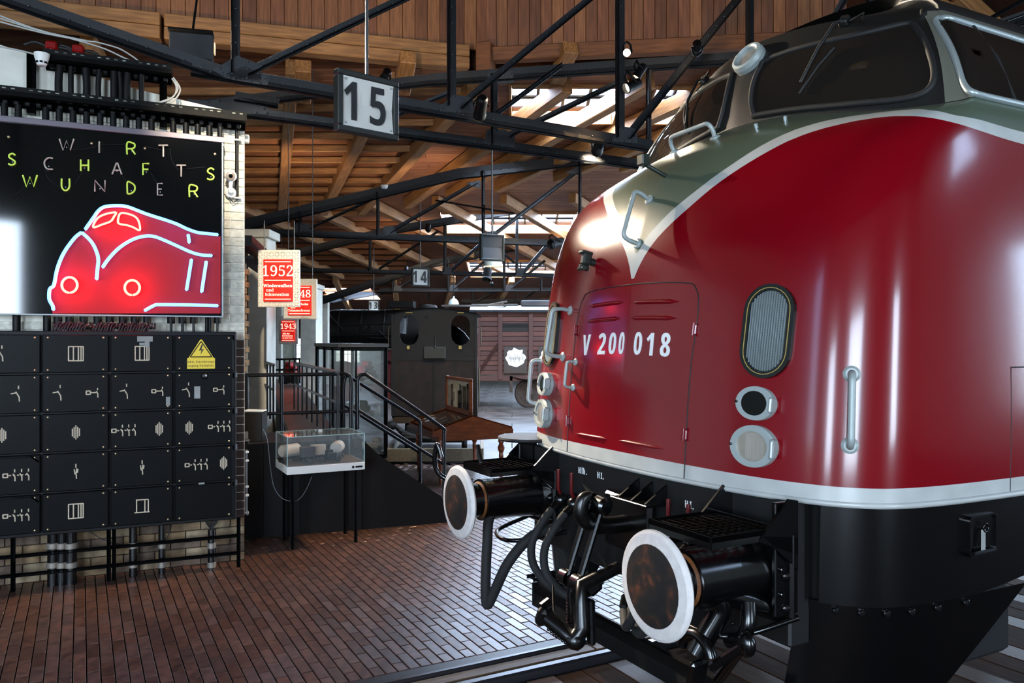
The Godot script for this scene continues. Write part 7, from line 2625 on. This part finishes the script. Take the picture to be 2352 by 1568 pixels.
func build_vitrine() -> void:
	# tall glass cabinet behind the ramp
	var Z := 13.2
	var a := at(786, 784, Z)
	var b := at(886, 784, Z)
	var X := upright(a, b)
	var t := thing("glass_cabinet", "tall glass cabinet with dark metal frame behind the ramp", "cabinet", X)
	var w := (b - a).length()
	var d := 3.0
	var y1 := hit(X, 830, 797).y
	var y0 := 0.1
	var sh := -1.15   # it runs back to the left
	var P := [Vector3(0, 0, 0), Vector3(w, 0, 0), Vector3(w + sh, 0, -d), Vector3(sh, 0, -d)]
	var g := Geo.new()
	g.prism(PackedVector2Array([Vector2(-0.06, 0.05), Vector2(w + 0.06, 0.05), Vector2(w + sh + 0.06, -d), Vector2(sh - 0.06, -d)]), y1, y1 + 0.06, Transform3D(Basis(Vector3.RIGHT, Vector3.BACK, Vector3.UP), Vector3.ZERO))
	part(g, "top_board", M.steel, t)
	for k in 4:
		var p: Vector3 = P[k]
		g = Geo.new()
		g.bar(p + Vector3(0, y0, 0), p + Vector3(0, y1, 0), 0.06, 0.06, Vector3.RIGHT)
		part(g, "corner_post", M.railing, t)
		var q: Vector3 = P[(k + 1) % 4]
		for y in [y0, y1 - 0.03]:
			g = Geo.new()
			g.bar(p + Vector3(0, y, 0), q + Vector3(0, y, 0), 0.06, 0.05)
			part(g, "frame_rail", M.railing, t)
		g = Geo.new()
		g.bar(p + Vector3(0, (y0 + y1) / 2, 0), q + Vector3(0, (y0 + y1) / 2, 0), y1 - y0, 0.006)
		part(g, "glass_pane", M.pane, t)
	for f in [0.33, 0.66]:
		var p: Vector3 = P[0].lerp(P[3], f)
		g = Geo.new()
		g.bar(p + Vector3(0, y0, 0), p + Vector3(0, y1, 0), 0.04, 0.04, Vector3.RIGHT)
		part(g, "mullion", M.railing, t)
	var p0: Vector3 = P[0].lerp(P[1], 0.32)
	g = Geo.new()
	g.bar(p0 + Vector3(0, y0, 0), p0 + Vector3(0, y1, 0), 0.03, 0.03, Vector3.RIGHT)
	part(g, "mullion", M.railing, t)
	for y in [0.75, 1.3]:
		g = Geo.new()
		g.prism(PackedVector2Array([Vector2(0, 0), Vector2(w, 0), Vector2(w + sh, -d), Vector2(sh, -d)]), y, y + 0.012, Transform3D(Basis(Vector3.RIGHT, Vector3.BACK, Vector3.UP), Vector3.ZERO))
		part(g, "shelf", M.pane, t)
	for e in [[0.35, 1.32, -0.4, 0], [0.2, 0.77, -0.5, 1], [0.45, 0.13, -0.5, 2]]:
		var mo := thing("cabinet_model", ["grey model vehicle on the upper shelf of the glass cabinet", "dark model engine on the lower shelf of the glass cabinet", "pale model on the floor of the glass cabinet"][e[3]], "model", X * Transform3D(Basis(), Vector3(e[0], e[1], e[2])), "models in the glass cabinet")
		g = Geo.new()
		g.at(Vector3(0, 0.09, 0), Vector3(0.34, 0.1, 0.16), 0.02)
		g.at(Vector3(0.05, 0.17, 0), Vector3(0.16, 0.1, 0.14), 0.03)
		part(g, "body", [M.grey_mid, M.frame_black, M.model_grey][e[3]], mo)
		for x in [-0.1, 0.1]:
			g = Geo.new()
			g.lathe([Vector2(0, 0.09), Vector2(0.045, 0.09), Vector2(0.045, -0.09), Vector2(0, -0.09)], Transform3D(Basis(), Vector3(x, 0.045, 0)), 12)
			part(g, "wheel_set", M.rubber, mo)
	var rc := thing("red_handcart", "small red cart at the far end of the walkway", "cart", Transform3D(Basis(), Vector3(at(671, 784, 19).x, 0, -19.0)))
	g = Geo.new()
	g.at(Vector3(0, 1.25, 0), Vector3(0.34, 0.3, 0.4), 0.04)
	g.at(Vector3(-0.06, 1.45, 0), Vector3(0.16, 0.12, 0.3), 0.03)
	part(g, "body", M.cart_red, rc)
	for x in [-0.1, 0.12]:
		g = Geo.new()
		g.lathe([Vector2(0, 0.03), Vector2(0.11, 0.03), Vector2(0.11, -0.03), Vector2(0, -0.03)], Transform3D(Basis(), Vector3(x, 1.1, 0.22)), 14)
		part(g, "wheel", M.rubber, rc)
func build_pillars() -> void:
	# masonry pillars of the outer wall
	for e in [[569, 613, 634, 11.5, 3.5], [690, 726, 741, 21.0, 3.4], [741, 753, 757, 23.5, 3.2], [634, 646, 650, 24.0, 3.6]]:
		var z: float = e[3]
		var x0: float = (e[0] - 1176.0) / FOCAL * z
		var x1: float = (e[1] - 1176.0) / FOCAL * z
		var z2: float = -x1 * FOCAL / (1176.0 - e[2])
		var t := thing("pillar", "white painted masonry pillar, %s" % ["nearest one beside the wall end", "right of the red 1948 sign", "thin far one left of the black boiler", "behind the nearest pillar"][[11.5, 21.0, 23.5, 24.0].find(z)], "pillar", Transform3D(Basis(), Vector3((x0 + x1) / 2, 0, -z)), "pillars")
		var g := Geo.new()
		g.at(Vector3(0, e[4] / 2, -(z2 - z) / 2), Vector3(x1 - x0, e[4], z2 - z), 0.01)
		part(g, "shaft", M.white_wall, t)
		g = Geo.new()
		g.at(Vector3(0, e[4] + 0.06, -(z2 - z) / 2), Vector3(x1 - x0 + 0.1, 0.12, z2 - z + 0.1), 0.01)
		part(g, "cap", M.white_wall, t)
	var yp := thing("brick_pier", "narrow yellow brick pier beside the left wall end", "pier", Transform3D(Basis(), Vector3(-3.16, 0, -9.05)))
	var bm := bx(Vector3(0.22, 0.065, 0.12), 0.004)
	var g := Geo.new()
	g.at(Vector3(-0.02, 1.6, -0.1), Vector3(0.2, 2.6, 0.18))
	part(g, "mortar_core", M.mortar, yp)
	for k in 34:
		piece(bm, "brick", M.yellow_brick, yp, Transform3D(Basis(Vector3.UP, PI / 2) if k % 2 else Basis(), Vector3(0.0 if k % 2 == 0 else 0.045, 0.33 + 0.075 * k, -0.06 if k % 2 == 0 else -0.11)))
	# ledge and lamps strip along the pillar heads
	var ld := thing("cornice_beam", "pale steel beam running back along the pillar heads", "beam", Transform3D(Basis(), Vector3(-3.6, 0, -10.0)))
	g = Geo.new()
	g.bar(at(562, 552, 9.2), at(700, 668, 17.0), 0.12, 0.16)
	wpart(g, "web", M.steel, ld)
	g = Geo.new()
	g.bar(at(562, 590, 9.2), at(700, 690, 17.0), 0.04, 0.2)
	wpart(g, "flange", M.steel, ld)
# ---------- hanging signs ----------
func number_sign(txt: String, l: Vector3, r: Vector3, y0: float, y1: float, label: String, rod_top: Vector3, back := false) -> void:
	var X := upright(l, r)
	var t := thing("number_sign", label, "sign", X, "stall signs" if txt else "")
	var w := Vector2(r.x - l.x, r.z - l.z).length()
	var h := y1 - y0
	var c := Vector3(w / 2, (y0 + y1) / 2, 0)
	var b := w * 0.085
	var g := Geo.new()
	for e in [[Vector3(0, h / 2 - b / 2, 0), Vector3(w, b, 0.075)], [Vector3(0, -h / 2 + b / 2, 0), Vector3(w, b, 0.075)], [Vector3(-w / 2 + b / 2, 0, 0), Vector3(b, h - 2 * b, 0.075)], [Vector3(w / 2 - b / 2, 0, 0), Vector3(b, h - 2 * b, 0.075)]]:
		g.at(c + e[0] + Vector3(0, 0, -0.02), e[1], 0.006)
	part(g, "frame", M.sign_frame, t)
	g = Geo.new()
	g.at(c + Vector3(0, 0, -0.02), Vector3(w - 2 * b + 0.004, h - 2 * b + 0.004, 0.05))
	var pl := part(g, "plate", M.sign_back if back else M.sign_white, t)
	if txt:
		g = Geo.new()
		var s := h * 0.62 / 46.0
		g.text(txt, h * 0.62, 0.004, font_cond, Transform3D(Basis(), c + Vector3(0, 0, 0.007)))
		part(g, "numeral", M.ink_brown, pl, "dark numeral " + txt)
		for sx in [-1, 1]:
			for sy in [-1, 1]:
				g = Geo.new()
				g.lathe([Vector2(0, 0.012), Vector2(w * 0.012, 0.01), Vector2(w * 0.016, 0.0)], Transform3D(Basis(), c + Vector3(sx * (w / 2 - b * 1.5), sy * (h / 2 - b * 1.5), 0.006)), 8)
				part(g, "screw", M.alu, pl)
	g = Geo.new()
	var top := X * Vector3(w / 2, y1, -0.02)
	g.tube([top, Vector3(top.x, rod_top.y, top.z)], 0.012, 8)
	wpart(g, "hanging_rod", M.rod, t)
func lightbox(x0: float, x1: float, y0: float, y1: float, z: float, lines: Array, label: String) -> void:
	var a := at(x0, y1, z)
	var b := at(x1, y0, z)
	var X := Transform3D(Basis(), Vector3((a.x + b.x) / 2, 0, -z))
	var t := thing("exhibition_sign", label, "light box", X, "red year signs")
	var w := b.x - a.x
	var h := b.y - a.y
	var c := Vector3(0, (a.y + b.y) / 2, 0)
	var g := Geo.new()
	g.at(c + Vector3(0, 0, -0.04), Vector3(w, h, 0.05), 0.006)
	part(g, "metal_plate", M.checker, t, "ribbed aluminium plate")
	# raised tread marks on the plate margin
	var tr := Geo.new()
	var st := w / 15.0
	for i in 15:
		for j in int(h / st):
			var p := Vector3(-w / 2 + (i + 0.5) * st, a.y + (j + 0.5) * st, -0.013)
			if absf(p.x) < w * 0.36 and p.y > a.y + h * 0.10 and p.y < b.y - h * 0.16: continue
			tr.box(Transform3D(Basis(Vector3.BACK, PI / 4 if (i + j) % 2 else -PI / 4), p), Vector3(st * 0.75, st * 0.22, 0.005))
	stuff(part(tr, "tread_marks", M.checker, t))
	var pw := w * 0.70
	var p0 := a.y + h * 0.10
	var p1 := b.y - h * 0.17
	g = Geo.new()
	g.at(Vector3(0, (p0 + p1) / 2, 0.0), Vector3(pw, p1 - p0, 0.03), 0.004)
	var pan := part(g, "lit_panel", M.sign_red, t, "glowing red panel with white text")
	var hh := p1 - p0
	for f in [0.94, 0.5, 0.05]:
		g = Geo.new()
		g.at(Vector3(0, p0 + hh * f, 0.017), Vector3(pw * 0.88, hh * 0.018, 0.002))
		part(g, "rule", M.sign_text, pan)
	g = Geo.new()
	g.text(lines[0], hh * 0.25, 0.002, font_serif, Transform3D(Basis(), Vector3(0, p0 + hh * 0.72, 0.017)))
	part(g, "year", M.sign_text, pan)
	for k in lines.size() - 1:
		var wd: float = lines[k + 1].length() * hh * 0.042
		g = Geo.new()
		g.text(lines[k + 1], hh * 0.068, 0.002, font_serif_bold if k == 0 else font_serif, Transform3D(Basis(), Vector3(-pw * 0.36 + wd / 2, p0 + hh * (0.37 - 0.105 * k), 0.017)))
		part(g, "caption", M.sign_text, pan)
	for sx in [-0.36, 0.36]:
		g = Geo.new()
		g.tube([Vector3(w * sx, b.y, -0.04), Vector3(w * sx, maxf(b.y + 0.35, roof_y(z) - 0.05 if z > 11.0 else 0.0), -0.04)], 0.006, 6)
		part(g, "hanger", M.rod, t)
	var l := AreaLight3D.new()
	l.name = numbered("sign_light")
	add_child(l)
	l.area_size = Vector2(pw, hh)
	l.light_color = Color(1.0, 0.3, 0.15)
	l.light_energy = 0.06
	l.area_range = 40.0
	l.area_attenuation = 2.0
	l.shadow_enabled = true
	l.global_transform = X * Transform3D(Basis(Vector3.UP, 0), Vector3(0, (p0 + p1) / 2, 0.03)) * Transform3D(Basis(Vector3.UP, PI), Vector3.ZERO)
	l.global_transform = X * Transform3D(Basis(), Vector3(0, (p0 + p1) / 2, 0.03))
	l.rotate_object_local(Vector3.UP, PI)
func build_signs() -> void:
	var l := at(774, 227, 5.6)
	var r := at(914, 245, 5.92)
	number_sign("15", l, r, 2.0 + (784 - 298) / FOCAL * 5.6, 2.0 + (784 - 155) / FOCAL * 5.6, "large white sign with dark numeral 15", Vector3(0, 9.0, 0))
	number_sign("14", at(946, 784, 18.0), at(986, 784, 18.2), 2.0 + (784 - 657) / FOCAL * 18.0, 2.0 + (784 - 614) / FOCAL * 18.0, "smaller white sign with numeral 14", Vector3(0, 5.3, 0))
	number_sign("13", at(846, 784, 22.5), at(871, 784, 22.6), 2.0 + (784 - 714) / FOCAL * 22.5, 2.0 + (784 - 689) / FOCAL * 22.5, "smallest distant white sign with numeral 13", Vector3(0, 4.75, 0))
	number_sign("", at(1104, 784, 13.4), at(1158, 784, 13.6), 2.0 + (784 - 599) / FOCAL * 13.5, 2.0 + (784 - 538) / FOCAL * 13.5, "blank grey hanging sign seen from behind", Vector3(0, 5.8, 0), true)
	lightbox(591, 687, 573, 705, 9.6, ["1952", "Wiederaufbau", "und", "Schienenbus"], "glowing red 1952 sign on ribbed aluminium plate, nearest of three")
	lightbox(650, 727, 640, 733, 11.9, ["1948", "Trümmerbahn", "und", "Trümmerfrauen"], "glowing red 1948 sign partly behind the 1952 sign")
	lightbox(640, 684, 725, 790, 20.5, ["1943", "Mit der", "Reichsbahn", "in den Tod"], "smallest glowing red sign reading 1943")
# ---------- lamps ----------
func aim(p: Vector3, q: Vector3) -> Transform3D:
	var z := (q - p).normalized()
	var x := Vector3.UP.cross(z).normalized()
	return Transform3D(Basis(x, z.cross(x), z), p)
func spot_lamp(p: Vector3, target: Vector3, r: float, len: float, label: String, energy: float, c: Color, cone: float, face := 8.0, hang := 0.18) -> void:
	var t := thing("spotlight", label, "spotlight", Transform3D(Basis(), p), "stage spotlights")
	var xf := aim(p, target)
	var g := Geo.new()
	g.lathe([Vector2(0.0, -len), Vector2(r * 0.6, -len), Vector2(r * 0.85, -len * 0.9), Vector2(r * 0.9, -0.02), Vector2(r, 0.0), Vector2(r, 0.03), Vector2(r * 0.9, 0.03), Vector2(r * 0.88, -0.015)], xf, 18)
	wpart(g, "housing", M.frame_black, t)
	g = Geo.new()
	g.lathe([Vector2(0, -0.01), Vector2(r * 0.88, -0.014)], xf, 18)
	wpart(g, "lamp_face", glow(c, face) if energy > 0 else M.dark_glass, t)
	g = Geo.new()
	g.tube(smooth_line([xf * Vector3(r * 1.1, 0, -len * 0.5), p + Vector3(0, hang * 0.7, 0) + xf.basis.x * r * 0.8, p + Vector3(0, hang, 0)], 4), 0.012, 6)
	g.tube(smooth_line([xf * Vector3(-r * 1.1, 0, -len * 0.5), p + Vector3(0, hang * 0.7, 0) - xf.basis.x * r * 0.8, p + Vector3(0, hang, 0)], 4), 0.012, 6)
	wpart(g, "yoke", M.frame_black, t)
	if energy > 0: beam_light(xf, target, r, c, energy, cone)
func beam_light(xf: Transform3D, target: Vector3, r: float, c: Color, energy: float, cone: float) -> void:
	var l := SpotLight3D.new()
	l.name = numbered("spot_beam")
	add_child(l)
	l.global_position = xf * Vector3(0, 0, 0.035)
	l.look_at(target)
	l.light_color = c
	l.light_energy = energy
	l.light_size = r
	l.spot_angle = cone
	l.spot_range = 60.0
	l.spot_attenuation = 2.0
	l.shadow_enabled = true
func pendant(p: Vector3, r: float, label: String, e: float) -> void:
	var t := thing("pendant_lamp", label, "lamp", Transform3D(Basis(), p), "pendant lamps")
	var up := Basis(Vector3.RIGHT, Vector3.FORWARD, Vector3.UP)
	var g := Geo.new()
	g.lathe([Vector2(r, 0.0), Vector2(r * 0.98, 0.02), Vector2(r * 0.85, r * 0.55), Vector2(r * 0.55, r * 0.95), Vector2(r * 0.2, r * 1.15), Vector2(r * 0.18, r * 1.5), Vector2(0, r * 1.52)], Transform3D(up, Vector3.ZERO), 24)
	part(g, "shade", M.alu_dull, t)
	g = Geo.new()
	g.lathe([Vector2(0, 0.012), Vector2(r * 0.94, 0.012)], Transform3D(up, Vector3.ZERO), 24)
	part(g, "lamp_glow", glow(Color(1.0, 0.82, 0.55), 3.0), t)
	g = Geo.new()
	g.tube([Vector3(0, r * 1.5, 0), Vector3(0, r * 1.5 + 0.9, 0)], 0.01, 6)
	part(g, "cord", M.frame_black, t)
	var l := SpotLight3D.new()
	l.name = numbered("pendant_beam")
	add_child(l)
	l.global_position = p - Vector3(0, 0.02, 0)
	l.rotation = Vector3(-PI / 2, 0, 0)
	l.light_color = Color(1.0, 0.8, 0.55)
	l.light_energy = e
	l.light_size = r * 0.8
	l.spot_angle = 70.0
	l.spot_range = 50.0
	l.spot_attenuation = 2.0
	l.shadow_enabled = true
func build_lamps() -> void:
	var warm := Color(1.0, 0.88, 0.72)
	var white := Color(1.0, 0.93, 0.82)
	# grey flood on the beam, upper left: the key light on the nose
	var p := at(440, 108, 8.9)
	var t := thing("floodlight", "grey rectangular floodlight under the timber beam, upper left", "floodlight", Transform3D(Basis(), p))
	var nose := Vector3(0.75, 2.75, -4.3)
	var xf := aim(p, nose)
	var g := Geo.new()
	var fw := Transform3D(Basis(Vector3.UP, 0.25) * Basis(Vector3.RIGHT, -0.1), p)
	g.box(fw, Vector3(0.46, 0.29, 0.1), 0.012)
	wpart(g, "housing", M.grey_box, t)
	g = Geo.new()
	g.box(fw * Transform3D(Basis(), Vector3(0, 0.15, 0.03)), Vector3(0.47, 0.03, 0.16), 0.006)
	wpart(g, "visor", M.frame_black, t)
	g = Geo.new()
	g.tube([p + Vector3(0, 0.15, -0.02), p + Vector3(0, 0.6, -0.15)], 0.014, 6)
	wpart(g, "stem", M.frame_black, t)
	g = Geo.new()
	g.box(fw * Transform3D(Basis(), Vector3(0.245, 0, 0.0)), Vector3(0.012, 0.12, 0.07))
	wpart(g, "lamp_face", glow(white, 0.25), t)
	beam_light(aim(fw * Vector3(0.27, 0, 0.02), nose), nose, 0.07, white, KEY * 1.5, 24)
	# spotlights on the trusses
	spot_lamp(at(1440, 121, 8.8), Vector3(-0.5, 1.9, -1.0), 0.045, 0.16, "dazzling white spotlight beside the tall truss post", KEY * 0.06, white, 40, 60.0, 0.12)
	spot_lamp(at(1442, 201, 8.8), Vector3(-2.6, 2.6, -7.0), 0.062, 0.18, "lit round spotlight on the truss post, lower of the pair", KEY * 0.4, white, 24, 10.0)
	spot_lamp(at(1462, 176, 9.0), Vector3(-1.9, 0.0, -7.4), 0.055, 0.18, "lit round spotlight on the truss post, upper of the pair", KEY * 0.25, Color(1.0, 0.82, 0.6), 26, 6.0)
	spot_lamp(at(1102, 262, 8.4), Vector3(-1.3, 1.5, -13.6), 0.07, 0.24, "black cylinder spotlight pointing down from the near truss", KEY * 0.12, white, 20)
	spot_lamp(at(1372, 345, 9.3), Vector3(0.5, 1.4, -24.0), 0.07, 0.18, "black spotlight under the second truss turned to the back", KEY * 0.8, white, 18)
	spot_lamp(at(1268, 560, 15.0), Vector3(-3.6, 2.4, -11.0), 0.1, 0.3, "grey spotlight on the middle truss", 0.0, white, 30)
	spot_lamp(at(1118, 640, 19.6), at(1112, 700, 19.4), 0.12, 0.3, "small dark spotlight on the distant truss", 0.0, white, 30)
	pendant(at(1042, 699, 22.0), 0.15, "pale bell shaped pendant lamp near the 14 sign", 6.0)
	pendant(at(1132, 612, 15.0), 0.19, "wide pendant lamp glowing under the blank sign", 6.0)
	var dd := thing("ceiling_detector", "small white detector on the middle truss", "detector", Transform3D(Basis(), at(883, 428, 14.4)))
	g = Geo.new()
	g.lathe([Vector2(0, -0.05), Vector2(0.05, -0.04), Vector2(0.07, 0.02), Vector2(0, 0.03)], Transform3D(Basis(Vector3.RIGHT, Vector3.FORWARD, Vector3.UP), Vector3.ZERO), 16)
	part(g, "housing", M.white_plastic, dd)
	# a track spotlight above the viewer lights the year signs; warm lamps wash the timber
	spot_lamp(Vector3(-1.0, 5.7, -2.0), Vector3(-3.35, 2.4, -11.0), 0.07, 0.22, "track spotlight overhead aimed at the red year signs", KEY * 0.7, white, 9.5, 1.0)
	for q in [[Vector3(-4.2, 4.9, -8.6), Vector3(-3.5, 7.6, -11.2), "far left"], [Vector3(-1.4, 5.0, -8.9), Vector3(-1.0, 7.4, -11.8), "near the sign 15"], [Vector3(2.0, 5.2, -8.6), Vector3(2.5, 7.4, -11.4), "above the locomotive"], [Vector3(-3.9, 4.15, -14.4), Vector3(-4.6, 6.2, -16.5), "in the left bay"], [Vector3(-1.6, 4.2, -15.2), Vector3(-1.8, 6.4, -17.6), "in the middle bay"], [Vector3(-2.6, 3.8, -19.6), Vector3(-2.8, 5.4, -22.5), "in the far bay left of the sign 14"], [Vector3(1.3, 3.8, -20.2), Vector3(1.3, 5.4, -22.8), "in the far bay behind the red nose"], [Vector3(-0.6, 3.7, -23.4), Vector3(-1.0, 4.6, -27), "on the low truss over the goods wagon"]]:
		spot_lamp(q[0], q[1], 0.05, 0.14, "small warm uplighter on a truss %s" % q[2], UPL * (0.8 if q[0].z < -12 else 0.65), warm, 62, 3.0, -0.12)
